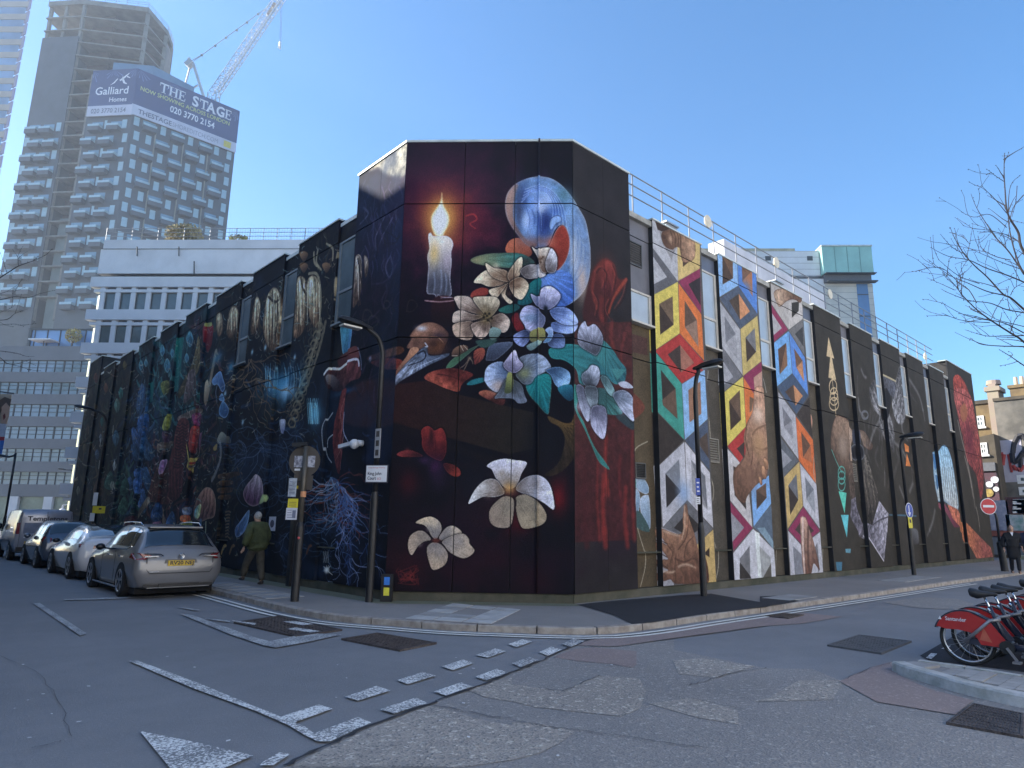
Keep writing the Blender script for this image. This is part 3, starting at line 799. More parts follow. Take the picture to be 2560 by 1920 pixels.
for s in (((930,690),(970,740),(930,800),(900,830)),((1110,770),(1060,880),(1030,960),(1040,1060)),((1180,780),(1110,900),(1070,1000)),((1160,1110),(1120,1200),(1150,1290),(1180,1220),(1170,1120))):
    KL.stroke(P('c3',*s),4,(118,104,126),2,0.7,2)

# ---------------------------------------------------------------- right wing painting: tumbling frames, hands, dark figures
G_ = KR
def flat(n,pts,col,**kw):
    kw.setdefault('smooth',False); kw.setdefault('grain',0.14); kw.setdefault('soft',0.6)
    G_.poly(P(n,*pts),col,**kw)
def frame(n,outer,col,inner,ca,cb,k=0):
    """a coloured frame with a two-tone hollow"""
    flat(n,outer,col)
    flat(n,inner,ca)
    if cb is not None:
        m = len(inner)
        flat(n,[inner[k % m],inner[(k+1) % m],inner[(k+2) % m]],cb)
DK, BN, OG = (66,58,54), (110,88,74), (176,120,84)
LG, MG, DG = (178,178,184), (136,136,142), (104,104,110)
YE, TN, OR, RE, MA, TE, SK, BL, SL, WH = (214,196,92), (202,176,112), (218,120,54), (178,56,54), (146,54,90), (64,156,142), (140,182,226), (84,134,206), (82,94,116), (198,197,206)
_a, _b = int((13.2-KR.u0)*KR.ppm), int((22.2-KR.u0)*KR.ppm)
KR.im[:,_a:_b] = np.array((96,92,90)) / 255.0 * (0.85+0.3*KR.n1[:,_a:_b,None])
KR.im[:,_b:] = np.array((66,61,54)) / 255.0 * (0.85+0.3*KR.n1[:,_b:,None])
for (x0,x1,c) in ((12.42,13.35,(92,80,62)),(15.62,16.5,(88,82,74)),(18.78,19.66,(92,84,72)),(21.94,22.8,(92,84,72))):
    i0, i1 = int((x0-KR.u0)*KR.ppm), int((x1-KR.u0)*KR.ppm)
    KR.im[:,i0:i1] = np.array(c) / 255.0 * (0.85+0.3*KR.n1[:,i0:i1,None])
# first pier
flat('rt',[(238,90),(465,220),(465,640),(240,340)],LG)
flat('rt',[(282,100),(460,200),(455,340),(410,450),(330,310)],(150,148,150))
flat('rt',[(240,335),(465,635),(250,755)],DG)
flat('rt',[(240,405),(372,600),(250,665)],LG)
flat('rt',[(460,340),(600,270),(656,280),(656,525),(468,632)],TN)
flat('rt',[(508,400),(606,430),(508,512)],(78,60,48))
frame('rt',[(470,636),(656,526),(668,915),],MA,[(556,660),(658,600),(662,845)],(60,52,56),None)
frame('rt',[(250,757),(465,640),(481,1085),(268,1230)],YE,[(305,830),(420,765),(430,1010),(313,1096)],(118,98,80),(72,60,54),2)
frame('rt',[(470,650),(668,920),(692,1320),(482,1085)],OR,[(524,800),(630,970),(645,1205),(526,1030)],(104,84,72),(150,122,106),1)
frame('rt',[(270,1235),(481,1090),(690,1330),(690,1400),(500,1518)],RE,[(378,1268),(486,1185),(606,1340),(494,1422)],(76,64,60),(166,112,94),1)
T1 = P('rt',(266,1240),(499,1520)) + P('rb',(521,345),(284,95))
G_.poly(T1,TE,smooth=False)
G_.poly(P('rt',(318,1400),(445,1560))+P('rb',(462,165),(335,45)),DK,smooth=False)
G_.poly(P('rt',(330,1659),(445,1560))+P('rb',(462,165),(335,45)),BN,smooth=False)
T2 = P('rt',(501,1522),(697,1400)) + P('rb',(722,165),(526,345))
G_.poly(T2,SK,smooth=False)
G_.poly(P('rt',(556,1575),(660,1500))+P('rb',(668,120),(565,195)),(156,116,92),smooth=False)
flat('rb',[(284,105),(518,348),(300,566)],DK)
flat('rb',[(528,352),(722,175),(740,610)],SL)
flat('rb',[(630,360),(720,280),(735,510)],(92,78,70))
frame('rb',[(300,570),(521,362),(543,865),(336,1098)],(190,190,200),[(358,636),(476,515),(492,790),(368,932)],(132,136,146),(58,54,56),2)
frame('rb',[(526,362),(742,628),(770,1105),(547,865)],WH,[(578,515),(702,660),(722,955),(590,790)],(156,156,162),(120,122,130),0)
G_.glow(P('rb',(515,800))[0],13,26,(140,172,216),0.8)
frame('rb',[(336,1104),(546,870),(766,1112),(620,1260),(440,1240)],(112,112,118),[(430,1106),(545,975),(672,1104),(560,1180)],(60,54,52),None)
flat('rb',[(622,1258),(771,1118),(797,1575),(640,1600)],(200,170,108))
flat('rb',[(690,1328),(738,1275),(740,1360)],(66,52,44))
flat('rb',[(322,1100),(470,1160),(430,1600),(336,1610)],(170,170,180))
# open hand
SKN, SKD, SKL = (166,124,98), (96,66,54), (214,184,160)
def skin(n,pts,ax,c=SKN,d=SKD,**kw):
    G_.poly(P(n,*pts),c,d,axis=P(n,*ax),grain=0.35,streak=0.08,rim=SKD,rimw=0.9,fan=False,**kw)
skin('rb',[(508,1010),(525,908),(545,912),(560,1010),(610,1160),(648,1310),(700,1350),(730,1480),(720,1585),(560,1590),(440,1585),(400,1550),(336,1565),(334,1500),(382,1470),(332,1440),(332,1380),(382,1372),(324,1290),(324,1232),(372,1252),(322,1180),(320,1112),(400,1140),(470,1160),(508,1130)],((500,1050),(620,1600)))
for s in (((470,1290),(540,1180),(560,1010)),((520,1360),(540,1250),(600,1180)),((380,1260),(420,1320),(400,1400)),((440,1370),(520,1400),(600,1370),(650,1400)),((450,1330),(440,1440),(450,1580))):
    G_.stroke(P('rb',*s),3.2,(84,58,48),1.5,0.7,1.5)
for s in (((340,1130),(430,1160),(480,1175)),((522,920),(524,1080),(500,1200)),((345,1480),(400,1490),(440,1480)),((470,1440),(540,1420),(620,1450))):
    G_.stroke(P('rb',*s),4.5,SKL,2.5,0.65,3)
for y in (1215,1330,1420):
    G_.stroke(P('rb',(322,y),(375,y+30)),2.5,(70,50,44),2,0.9)
# fist at the top
skin('rt',[(330,210),(390,190),(440,195),(500,225),(560,250),(612,300),(606,440),(510,470),(480,350),(440,345),(420,362),(360,340),(325,270)],((560,280),(350,300)),(176,140,112),(92,66,52))
flat('rt',[(268,112),(330,150),(420,178),(330,205),(290,190)],(70,54,48))
for x in (420,445,470,490):
    G_.stroke(P('rt',(x-20,200),(x,260),(x-4,340)),3,(88,62,48),1.5,0.8,1)
G_.glow(P('rt',(402,270))[0],4,8,(206,170,140),0.8)
# second pier
frame('a',[(805,440),(977,528),(987,742),(822,842)],SK,[(850,490),(940,530),(942,678),(852,732)],(120,92,72),(86,68,58),2)
frame('a',[(980,530),(1142,612),(1152,985),(990,745)],BL,[(1018,568),(1106,612),(1112,835),(1022,705)],(124,94,76),OG,1)
G_.glow(P('a',(1060,760))[0],10,14,BL,0.7)
frame('a',[(828,855),(987,745),(1150,988),(1005,1114)],(88,98,116),[(908,872),(992,812),(1088,965),(1003,1036)],(88,74,64),(214,150,104),1)
frame('a',[(825,878),(1003,1122),(1025,1515),(845,1262)],(172,172,178),[(868,1005),(966,1158),(980,1375),(878,1238)],(126,128,136),(160,160,166),1)
frame('a',[(1006,1118),(1152,1003),(1184,1396),(1028,1522)],(198,176,108),[(1050,1190),(1130,1108),(1142,1312),(1060,1402)],(124,124,128),(76,64,58),2)
flat('a',[(846,1265),(1020,1522),(866,1655)],(116,116,122))
flat('a',[(853,1390),(945,1530),(858,1600)],(164,164,172))
Q = P('a',(1030,1526),(1188,1398),(1196,1659)) + P('b',(1215,60),(1110,0))
G_.poly(Q,MA,smooth=False)
G_.poly(P('a',(1120,1535),(1192,1480),(1196,1659),(1130,1659)),(190,150,132),smooth=False)
G_.poly(P('a',(866,1662),(1028,1528))+P('b',(1052,300),(892,468)),YE,smooth=False)
flat('b',[(908,78),(1000,-15),(1012,240),(920,332)],(110,88,72))
flat('b',[(908,78),(1012,240),(920,332)],(76,62,54))
G_.poly(P('a',(1032,1532),(1100,1640))+P('b',(1125,20),(1110,180),(1055,300)),(214,116,54),smooth=False)
flat('b',[(1085,40),(1120,60),(1105,160),(1085,180)],(116,90,70))
frame('b',[(894,470),(1050,305),(1060,520),(1002,612)],RE,[(975,490),(1040,430),(1040,580)],(76,62,58),None)
flat('b',[(890,488),(1002,612),(1060,640),(1080,860),(1110,1175),(918,938)],(194,190,192))
flat('b',[(944,640),(1040,700),(1056,1016),(955,892)],(70,60,56))
frame('b',[(1098,840),(1250,722),(1272,965),(1120,1164)],(124,172,226),[(1142,850),(1226,788),(1232,915),(1146,1016)],(84,68,58),(112,88,72),0)
flat('b',[(1118,1168),(1272,975),(1290,1350),(1200,1240)],(96,112,132))
flat('b',[(1150,1175),(1215,1170),(1290,1290),(1290,1360)],(132,158,176))
flat('b',[(918,950),(1112,1175),(945,1372)],MA)
flat('b',[(924,1040),(1038,1172),(936,1296)],(150,150,158))
flat('b',[(944,1392),(1116,1182),(1304,1372),(1322,1602),(958,1626)],(200,200,210))
flat('b',[(1000,1440),(1085,1330),(1092,1590),(1100,1612),(1000,1616)],(124,124,130))
flat('b',[(1000,1470),(1092,1590),(1100,1612),(1000,1616)],(66,60,58))
flat('b',[(1130,1200),(1170,1220),(1190,1600),(1160,1608)],(222,228,228))
flat('b',[(1170,1330),(1266,1430),(1276,1600),(1190,1606)],(168,170,172))
flat('b',[(1270,1480),(1276,1600),(1200,1606)],(98,94,86))
skin('b',[(1128,-30),(1212,-20),(1222,260),(1250,270),(1240,480),(1242,660),(1226,740),(1190,752),(1120,830),(1064,905),(1040,960),(962,890),(946,690),(1030,585),(1050,500),(1034,400),(1062,270),(1118,150)],((1160,50),(1010,880)),(192,150,124),(112,82,66))
for s in (((1062,280),(1050,420),(1085,560)),((1110,370),(1150,320),(1240,280)),((1100,400),(1110,560),(1095,640)),((1140,480),(1200,500),(1245,480))):
    G_.stroke(P('b',*s),3.5,(96,66,52),2,0.75,1.5)
G_.glow(P('b',(1160,200))[0],12,18,(232,208,190),0.8)
G_.glow(P('b',(1170,440))[0],16,30,(190,150,108),0.8)
G_.glow(P('b',(1080,740))[0],18,26,(132,98,80),0.7)
for q in ([(1188,650),(1202,632),(1222,660),(1232,740),(1212,752),(1192,720)],[(1204,580),(1222,566),(1245,600),(1248,660),(1226,672)],[(1160,740),(1180,730),(1196,790),(1180,805)]):
    skin('b',q,(q[0],q[3]),(206,160,120),(140,100,76))
# third pier
flat('a',[(1268,720),(1420,800),(1540,870),(1545,1030),(1424,1122),(1275,900)],(176,170,166))
flat('a',[(1430,870),(1542,905),(1545,1028),(1424,1122)],(188,182,178))
flat('a',[(1448,890),(1512,880),(1510,960),(1450,1020)],(66,62,58))
flat('a',[(1268,895),(1416,1122),(1292,1232)],MA)
flat('a',[(1276,975),(1364,1108),(1290,1172)],(172,170,172))
skin('a',[(1296,800),(1340,770),(1420,775),(1480,815),(1535,860),(1520,890),(1490,870),(1450,862),(1400,880),(1345,925),(1310,870)],((1330,780),(1480,860)),(196,166,140),(110,84,68))
flat('a',[(1424,1130),(1546,1032),(1560,1345)],(122,120,120))
flat('a',[(1478,1160),(1545,1095),(1552,1270)],(74,74,76))
frame('a',[(1290,1240),(1422,1136),(1453,1498),(1324,1612)],(116,172,226),[(1330,1292),(1402,1236),(1412,1430),(1345,1508)],(96,74,62),(140,104,78),1)
frame('a',[(1426,1140),(1562,1362),(1592,1690),(1456,1500)],(92,142,214),[(1468,1282),(1542,1390),(1556,1570),(1490,1450)],(120,90,70),(196,138,96),1)
Q = P('a',(1324,1618),(1455,1504),(1594,1694)) + P('b',(1602,20),(1490,192))
G_.poly(Q,(78,94,118),smooth=False)
flat('b',[(1392,0),(1462,-62),(1545,35),(1482,120)],(92,74,64))
flat('b',[(1465,-60),(1545,35),(1482,120)],(200,142,98))
frame('b',[(1334,0),(1482,202),(1508,582),(1356,372)],(176,176,184),[(1368,130),(1450,250),(1462,405),(1382,302)],(124,124,132),(152,152,160),1)
frame('b',[(1484,212),(1636,420),(1668,805),(1510,590)],(214,112,52),[(1530,345),(1612,462),(1622,612),(1546,565)],(112,84,68),(176,110,72),1)
flat('b',[(1490,196),(1606,40),(1630,400)],(72,64,60))
flat('b',[(1356,400),(1506,594),(1378,735)],(106,110,118))
flat('b',[(1358,490),(1450,590),(1372,660)],(150,152,160))
frame('b',[(1384,736),(1516,602),(1546,985),(1414,1182)],(198,170,108),[(1420,808),(1490,708),(1506,932),(1436,1064)],(112,114,122),(70,60,56),2)
frame('b',[(1520,616),(1668,808),(1692,1182),(1550,985)],(190,190,200),[(1564,735),(1640,842),(1652,1054),(1576,922)],(120,124,134),(152,156,164),1)
frame('b',[(1420,1192),(1550,992),(1692,1200),(1540,1322)],(148,54,94),[(1478,1190),(1545,1095),(1642,1200),(1550,1262)],(80,66,64),None)
flat('b',[(1418,1200),(1536,1330),(1694,1210),(1726,1562),(1440,1586)],(188,188,198))
flat('b',[(1460,1330),(1532,1402),(1560,1575),(1476,1580)],(132,134,144))
flat('b',[(1640,1360),(1670,1300),(1690,1540),(1680,1560)],(120,120,126))
skin('b',[(1522,1110),(1545,1078),(1575,1090),(1600,1180),(1640,1300),(1692,1536),(1640,1480),(1615,1575),(1556,1578),(1535,1400)],((1550,1100),(1620,1560)),(196,160,142),(110,78,66))
G_.stroke(P('b',(1545,1090),(1545,1300),(1560,1560)),6,(224,202,194),5,0.8,3)
G_.stroke(P('b',(1590,1180),(1590,1400),(1600,1560)),5,(92,66,58),5,0.8,3)
# painted bays: cables, petals
G_.poly(P('c7',(1390,100),(1560,150),(1560,300),(1390,260)),(88,62,58),smooth=False)
G_.poly(P('c7',(1398,620),(1470,650),(1540,750),(1480,830),(1400,850)),(116,66,54),soft=1)
for q in ([(100,660),(200,660),(255,740),(258,800),(220,810),(150,760)],[(102,790),(140,765),(180,800),(185,900),(160,1000),(110,990)],[(190,850),(235,820),(265,850),(275,1100),(240,1090),(190,960)]):
    G_.poly(P('rb',*q),(176,196,220),(120,150,180),axis=P('rb',q[0],q[3]),rim=(206,214,230),rimw=1)
G_.poly(P('rb',(105,660),(140,655),(150,750),(105,780)),(70,140,130))
G_.poly(P('rb',(110,1000),(180,960),(270,1120),(230,1140),(140,1090)),(70,96,98))
for s in (((130,540),(145,420),(250,355)),((165,1110),(190,1200),(225,1310)),((235,1310),(230,1450),(190,1620)),((735,0),(775,150),(790,325)),((760,545),(800,680),(820,800),(795,980),(815,1180),(840,1280)),((862,1305),(860,1450),(838,1560))):
    G_.stroke(P('rb',*s),2.2,(172,164,146),2.0,0.9)
for s in (((690,450),(720,540),(710,590)),((720,1280),(770,1480),(730,1659)),((1180,740),(1210,830)),((1210,1450),(1250,1560),(1270,1659))):
    G_.stroke(P('a',*s),2.0,(166,164,160),2.0,0.8)
for s in (((1240,0),(1225,200),(1270,420),(1250,650),(1310,1000),(1290,1180),(1340,1340)),((1360,1370),(1350,1590)),((1650,480),(1640,700),(1700,950),(1700,1180),(1735,1345)),((1760,1360),(1750,1550))):
    G_.stroke(P('b',*s),1.9,(166,160,150),1.8,0.9)
G_.poly(P('b',(1615,180),(1640,165),(1665,230),(1660,330),(1635,350),(1620,290)),(216,150,120),(170,110,90),axis=P('b',(1640,170),(1640,340)),rim=(230,190,160),rimw=1)
# the dark piers: arrow, rings, paw, crystal
TAN = (206,182,142)
flat('a',[(1767,1186),(1816,1372),(1750,1350)],TAN)
flat('a',[(1782,1360),(1796,1364),(1832,1556),(1766,1536)],TAN)
def loop(n,x,y,rx,ry,col,w=2.0):
    G_.stroke(P(n,*[(x+rx*math.cos(t*math.pi/8),y+ry*math.sin(t*math.pi/8)) for t in range(17)]),w,col,w)
loop('a',1806,1615,32,62,TAN); G_.stroke(P('a',(1800,1560),(1812,1659)),1.6,TAN)
for y in (20,60,105): loop('b',1814,y,30+y/10,55,TAN,1.8)
G_.stroke(P('b',(1812,-30),(1832,210)),1.8,TAN)
skin('c',[(590,210),(640,215),(700,262),(720,420),(700,560),(720,640),(690,720),(640,690),(590,600),(545,480),(552,320)],((640,230),(620,680)),(150,124,104),(84,66,56))
G_.glow(P('c',(650,480))[0],10,30,(176,156,140),0.7,2,1.5)
skin('c',[(700,262),(760,320),(830,340),(880,420),(906,468),(882,502),(830,470),(800,400),(760,440),(740,620),(712,600)],((720,300),(880,480)),(196,172,150),(96,78,66))
G_.poly(P('c',(755,480),(790,450),(825,490),(830,560),(800,590),(765,570)),(28,28,34),rim=(150,156,168),rimw=1.5)
G_.poly(P('c',(765,325),(795,340),(800,440),(770,430)),(70,76,92))
G_.poly(P('c',(700,620),(735,600),(770,640),(780,900),(830,1100),(850,1250),(790,1200),(730,1000),(700,800)),(104,86,74),(66,58,54),axis=P('c',(720,640),(820,1200)),grain=0.5)
G_.poly(P('c',(830,560),(860,590),(910,740),(960,930),(930,980),(905,1150),(860,1100),(830,900)),(120,112,102),(60,54,50),axis=P('c',(840,600),(900,1100)),streak=0.5,grain=0.5,fan=False)
for k in range(9):
    G_.stroke(P('c',(836+11*k,590+42*k),(870+8*k,600+44*k)),2.5,(150,142,130),1.5,0.6)
G_.poly(P('c',(720,930),(770,900),(850,1130),(900,1150),(960,940),(1040,1050),(1030,1200),(1002,1465),(880,1280),(790,1230),(712,1080)),(176,172,186),(104,100,112),axis=P('c',(1000,1000),(840,1250)),grain=0.5,streak=0.3,smooth=False,fan=False)
G_.stroke(P('c',(905,1150),(960,1110),(1035,1080)),2,(90,86,96))
G_.stroke(P('c',(860,1240),(1000,1460)),2,(210,206,220))
flat('c',[(610,858),(678,872),(662,1050)],(90,206,186)); flat('c',[(630,1062),(696,1062),(682,1260)],(96,196,208))
flat('c',[(790,1230),(818,1245),(808,1340)],(80,170,180)); flat('c',[(585,1468),(642,1468),(636,1552),(596,1545)],(70,122,150)); flat('c',[(668,1355),(716,1355),(712,1392),(672,1388)],(96,150,170))
for y in (700,740,800): loop('c',636,y,30,55,(84,170,160),1.8)
G_.stroke(P('c',(550,500),(590,600),(640,700)),1.6,(84,170,160))
for k in range(40):  # white wisps over the dark piers
    a = NR.rand(6)
    x, y = 770 + 520 * a[0], -160 + 900 * a[1]
    G_.stroke(P('c',(x,y),(x+20-50*a[2],y+90),(x+50-90*a[3],y+190)),3+4*a[4],(120,118,122),1,0.28,4)
def wing(n,pts,ax):
    G_.poly(P(n,*pts),(150,150,156),(84,82,84),axis=P(n,*ax),streak=0.5,grain=0.6,alpha=0.85,soft=2,fan=False)
wing('d',[(480,290),(520,120),(540,50),(575,80),(600,300),(580,480),(530,510),(490,420)],((490,400),(570,80)))
wing('d',[(300,220),(350,160),(370,330),(390,440),(340,400),(305,300)],((380,420),(310,220)))
wing('d',[(380,400),(430,380),(480,500),(500,620),(490,745),(440,600),(385,540)],((420,400),(490,720)))
G_.poly(P('d',(360,120),(500,170),(490,300),(430,230),(370,210)),(96,98,110),grain=0.5,alpha=0.8)
G_.stroke(P('d',(345,105),(410,122),(508,170)),2.5,(190,176,140))
G_.poly(P('d',(425,240),(445,240),(470,340),(440,480),(420,420)),(40,38,42))
for s in (((380,480),(330,580),(300,680)),((430,600),(425,780),(420,1000)),((620,160),(700,300),(740,480)),((560,460),(560,560),(600,640)),((500,660),(560,720),(600,800)),((620,1050),(650,960),(640,900)),((540,1015),(570,1090),(600,1150)),((820,1200),(800,1300),(760,1400)),((210,310),(220,400),(260,460)),((235,80),(255,130),(275,140))):
    G_.stroke(P('d',*s),5,(150,148,152),2,0.6,4)
loop('d',262,440,26,30,(110,112,118),3)
flat('d',[(578,665),(612,690),(614,738),(584,730)],(222,132,58)); flat('d',[(596,745),(628,850),(588,845)],(222,132,58))
G_.stroke(P('d',(470,1235),(680,1245)),2,(74,120,150),2,0.8)
G_.poly(P('d',(600,1380),(650,1340),(695,1380),(690,1460),(640,1470),(600,1440)),(116,116,122),(70,68,70),axis=P('d',(650,1350),(640,1460)),alpha=0.8,soft=2)
G_.poly(P('d',(808,790),(825,740),(850,725),(890,678),(930,720),(965,850),(1010,1170),(960,1180),(900,1130),(850,1120),(815,950)),(150,196,226),(190,196,198),axis=P('d',(880,690),(940,1150)),streak=0.15,grain=0.3,rim=(110,160,200),rimw=1.2,fan=False)
G_.poly(P('d',(812,780),(850,750),(862,860),(830,870)),(70,130,186)); G_.poly(P('d',(840,940),(868,920),(878,1020),(850,1030)),(74,124,170))
for k in range(7):
    G_.stroke(P('d',(880+15*k,860),(890+16*k,1000),(905+15*k,1150)),2,(110,112,112),2,0.7)
G_.poly(P('d',(846,1120),(900,1150),(990,1290),(1021,1335),(975,1335),(900,1200)),(156,84,104),(110,52,70),axis=P('d',(870,1130),(990,1320)),smooth=False)
G_.poly(P('d',(920,1150),(1000,1190),(1021,1230),(1021,1330),(960,1260)),(190,110,84),grain=0.5,smooth=False)
G_.poly(P('c',(1655,1090),(1720,1135),(1830,1250),(1925,1345),(1945,1425),(1805,1440),(1700,1250),(1660,1200)),(190,116,68),(150,84,76),axis=P('c',(1680,1120),(1860,1440)),grain=0.5,smooth=False)
G_.poly(P('e',(1600,1560),(1640,1510),(1700,1580),(1745,1700),(1740,1780),(1640,1780)),(166,70,54),(130,60,50),axis=P('e',(1650,1530),(1700,1760)),grain=0.6)
G_.poly(P('c',(1606,-10),(1700,-20),(1760,60),(1795,250),(1850,560),(1862,800),(1835,930),(1800,720),(1720,590),(1690,420),(1640,200)),(176,92,84),(132,62,60),axis=P('c',(1660,0),(1800,800)),streak=0.3,grain=0.6,fan=False)
G_.poly(P('c',(1665,140),(1700,100),(1725,180),(1700,260),(1670,230)),(176,112,74)); G_.glow(P('c',(1740,420))[0],10,40,(110,44,60),0.8)
for s in (((1720,590),(1760,800),(1790,1000)),((1700,560),(1740,720),(1770,900)),((1800,1000),(1820,1100),(1830,1200)),((1640,250),(1680,430),(1720,580))):
    G_.stroke(P('c',*s),3,(176,166,156),1.5,0.7,2)

# ---------------------------------------------------------------- left wing painting: night forest with roots, mushrooms, drapes
class Lin:
    """the left painting uses brush streaks that run along a shape instead of fanning out"""
    def __getattr__(self,k):
        f = getattr(KL,k)
        return (lambda*a,**kw:f(*a,**{'fan':False,**kw})) if k == 'poly' else f
L_ = Lin()
_t = int((14.05-KL.u0)*KL.ppm)
n = fbm(KL.h,KL.w,62*1.6,5,21); n3 = fbm(KL.h,KL.w,62*0.5,4,22); n4 = fbm(KL.h,KL.w,62*0.9,4,23)
def wash(mask,col,amt,x0=0,x1=None):
    k = (np.clip(mask,0,1)*amt)[:,x0:x1,None]
    KL.im[:,x0:x1] = KL.im[:,x0:x1] * (1-k) + np.array(col) / 255.0 * k
zz = np.linspace(KL.z0,KL.z1,KL.h)[:,None] * np.ones((1,KL.w))
wash((n-0.5)*4,(26,40,66),0.7)
wash((n4-0.52)*5*np.clip((zz-3)/3,0,1),(40,36,34),0.8,_t)
wash((n3-0.55)*5*np.clip((4.5-zz)/3,0,1),(24,36,62),0.8)
u = np.linspace(KL.u0,KL.u1,KL.w)[None,:] * np.ones((KL.h,1))
far = np.clip((u-22.5)/2.0,0,1) * np.clip((31-u)/1.5,0,1)
wash((n4-0.42)*4*far*np.clip((zz-4)/2,0,1),(30,76,92),0.7)
wash((n3-0.5)*4*far,(34,58,92),0.6)
wash((n-0.5)*4*far*np.clip((5-zz)/3,0,1),(56,30,40),0.7)
far2 = np.clip((u-31)/1.5,0,1)
wash((n3-0.5)*4*far2,(44,56,50),0.6)
wash((n4-0.55)*5*far2,(60,46,44),0.7)
def scumble(nm,x0,y0,x1,y1,n,cols,ln,w,al=.55,sl=0.0,rs=0,curl=.35):
    """loose brush marks over a part of the wall"""
    R = random.Random(rs)
    for k in range(n):
        x, y = R.uniform(x0,x1), R.uniform(y0,y1); a = math.pi / 2 + sl + R.gauss(0,curl); l = ln * R.uniform(.5,1.4); b = a + R.gauss(0,curl*1.6)
        L_.stroke(P(nm,(x,y),(x+l*.5*math.cos(a),y+l*.5*math.sin(a)),(x+l*.5*math.cos(a)+l*.5*math.cos(b),y+l*.5*math.sin(a)+l*.5*math.sin(b))),w*R.uniform(.5,1.6),R.choice(cols),w*.3,al*R.uniform(.5,1.2),1.0)
TEA = [(34,84,96),(44,108,118),(30,62,84),(58,124,136),(28,48,62),(20,34,44)]
NBL = [(30,52,92),(44,76,128),(24,38,66),(56,96,140),(18,26,44)]
PUR = [(70,38,54),(92,52,50),(50,30,58),(64,48,74),(36,26,36),(110,66,58)]
MOS = [(56,62,46),(74,64,48),(40,56,54),(86,74,56),(30,36,34),(50,40,34)]
DRK = [(30,28,30),(44,40,38),(22,24,32),(58,50,44)]
scumble('ll',480,40,1010,700,240,TEA,110,5,.6,-.15,1)
scumble('ll',440,420,700,1450,170,NBL,110,5,.6,.1,2)
scumble('ll',600,820,1010,1600,170,PUR,100,5,.6,.25,3)
scumble('ll',360,1050,520,1600,70,[(46,84,78),(60,100,92),(34,58,60)],110,5,.6,.1,4)
scumble('ll',20,240,460,1600,210,MOS,100,4,.6,.1,5)
scumble('lm',0,340,240,1500,120,PUR+MOS,120,5,.55,.2,6)
scumble('lm',200,60,1000,620,190,DRK+[(64,52,42)],120,4,.55,.05,7)
scumble('lf',0,180,480,1100,130,DRK,110,4,.55,.05,8)
scumble('lm',160,700,1000,1659,200,NBL[:3]+DRK[:3],90,4,.5,0,9,.8)
scumble('lt',0,0,640,1400,150,MOS[:4]+DRK,90,4,.5,.1,10,.6)
scumble('lr',0,0,900,1500,150,NBL[:3]+DRK[:3],90,4,.45,0,11,.8)
scumble('lf',560,60,980,1500,120,[(44,34,54),(58,46,70),(30,28,40),(36,34,36)],120,4,.5,.3,12)
# lit caves between the trunks
BRN, PALE = (92,68,54), (196,178,154)
def cave(nm,pts,a,b,st=0.6):
    L_.poly(P(nm,*pts),PALE,BRN,axis=P(nm,a,b),streak=st,grain=0.5,rim=(64,48,42),rimw=2.5,soft=2)
cave('lf',[(215,650),(260,600),(312,650),(325,850),(300,1020),(240,960),(212,800)],(260,700),(250,1000))
cave('lf',[(128,690),(150,610),(208,650),(212,900),(180,1060),(108,1095),(120,850)],(160,720),(140,1060))
cave('lf',[(600,460),(632,450),(652,540),(648,720),(610,830),(580,850),(590,640)],(630,500),(600,800))
cave('lf',[(440,640),(475,610),(480,740),(445,790),(430,720)],(460,640),(450,780))
cave('lf',[(672,440),(705,480),(700,580),(680,620),(670,520)],(690,460),(685,610))
cave('lm',[(610,170),(660,120),(710,190),(722,320),(700,500),(662,630),(600,590),(565,440),(585,260)],(650,240),(640,600))
cave('lm',[(500,230),(530,200),(548,280),(530,420),(490,500),(468,440)],(525,240),(490,480))
cave('lm',[(300,310),(340,270),(375,330),(350,460),(310,530),(275,480)],(335,300),(310,520),0.4)
cave('lm',[(200,330),(240,340),(245,470),(210,520),(192,430)],(225,340),(210,510),0.4)
for nm, s in (('lf',((205,640),(215,780),(205,960))),('lf',((165,620),(180,700),(210,760))),('lf',((620,470),(640,600),(660,700))),('lm',((640,150),(650,300),(630,560))),('lm',((610,200),(660,240),(700,220))),('lm',((680,200),(680,380),(660,560)))):
    L_.stroke(P(nm,*s),4,(34,26,26),3,0.85,1)
for s in (((230,590),(290,590),(320,680),(325,860),(300,1050),(260,1230)),((440,790),(435,680),(450,610),(490,590)),((430,790),(455,880)),((420,480),(420,390),(370,350)),((300,410),(290,500),(330,560)),((270,420),(275,500),(310,540)),((450,460),(460,420),(490,395)),((260,1230),(200,1400),(100,1600))):
    L_.stroke(P('lf',*s),5,(134,122,106),3,0.85,1.2)
for (x,y) in ((190,450),(190,540),(370,540)):
    L_.poly(P('lf',(x-35,y-20),(x,y-40),(x+35,y-15),(x,y+45)),(120,88,66),(60,44,40),axis=P('lf',(x,y-30),(x,y+40)),soft=1.5)
for nm, xs, ya, yb in (('lf',range(130,325,17),640,1010),('lm',range(575,720,15),170,600),('lm',range(475,545,14),250,470),('lm',range(290,370,13),300,500),('lf',range(598,650,13),480,800)):
    for k, x in enumerate(xs):
        L_.stroke(P(nm,(x,ya+20*(k % 3)),(x+5-3*(k % 4),(ya+yb)/2),(x-3+3*(k % 3),yb-25*(k % 2))),2.6,((54,40,34),(86,64,52),(214,200,182))[k % 3],1.4,.7,.8)
        L_.stroke(P(nm,(x-6,yb-30),(x+3,yb+10*(k % 4)),(x,yb+30+12*(k % 3))),4,(70,50,40),1,.7,1)
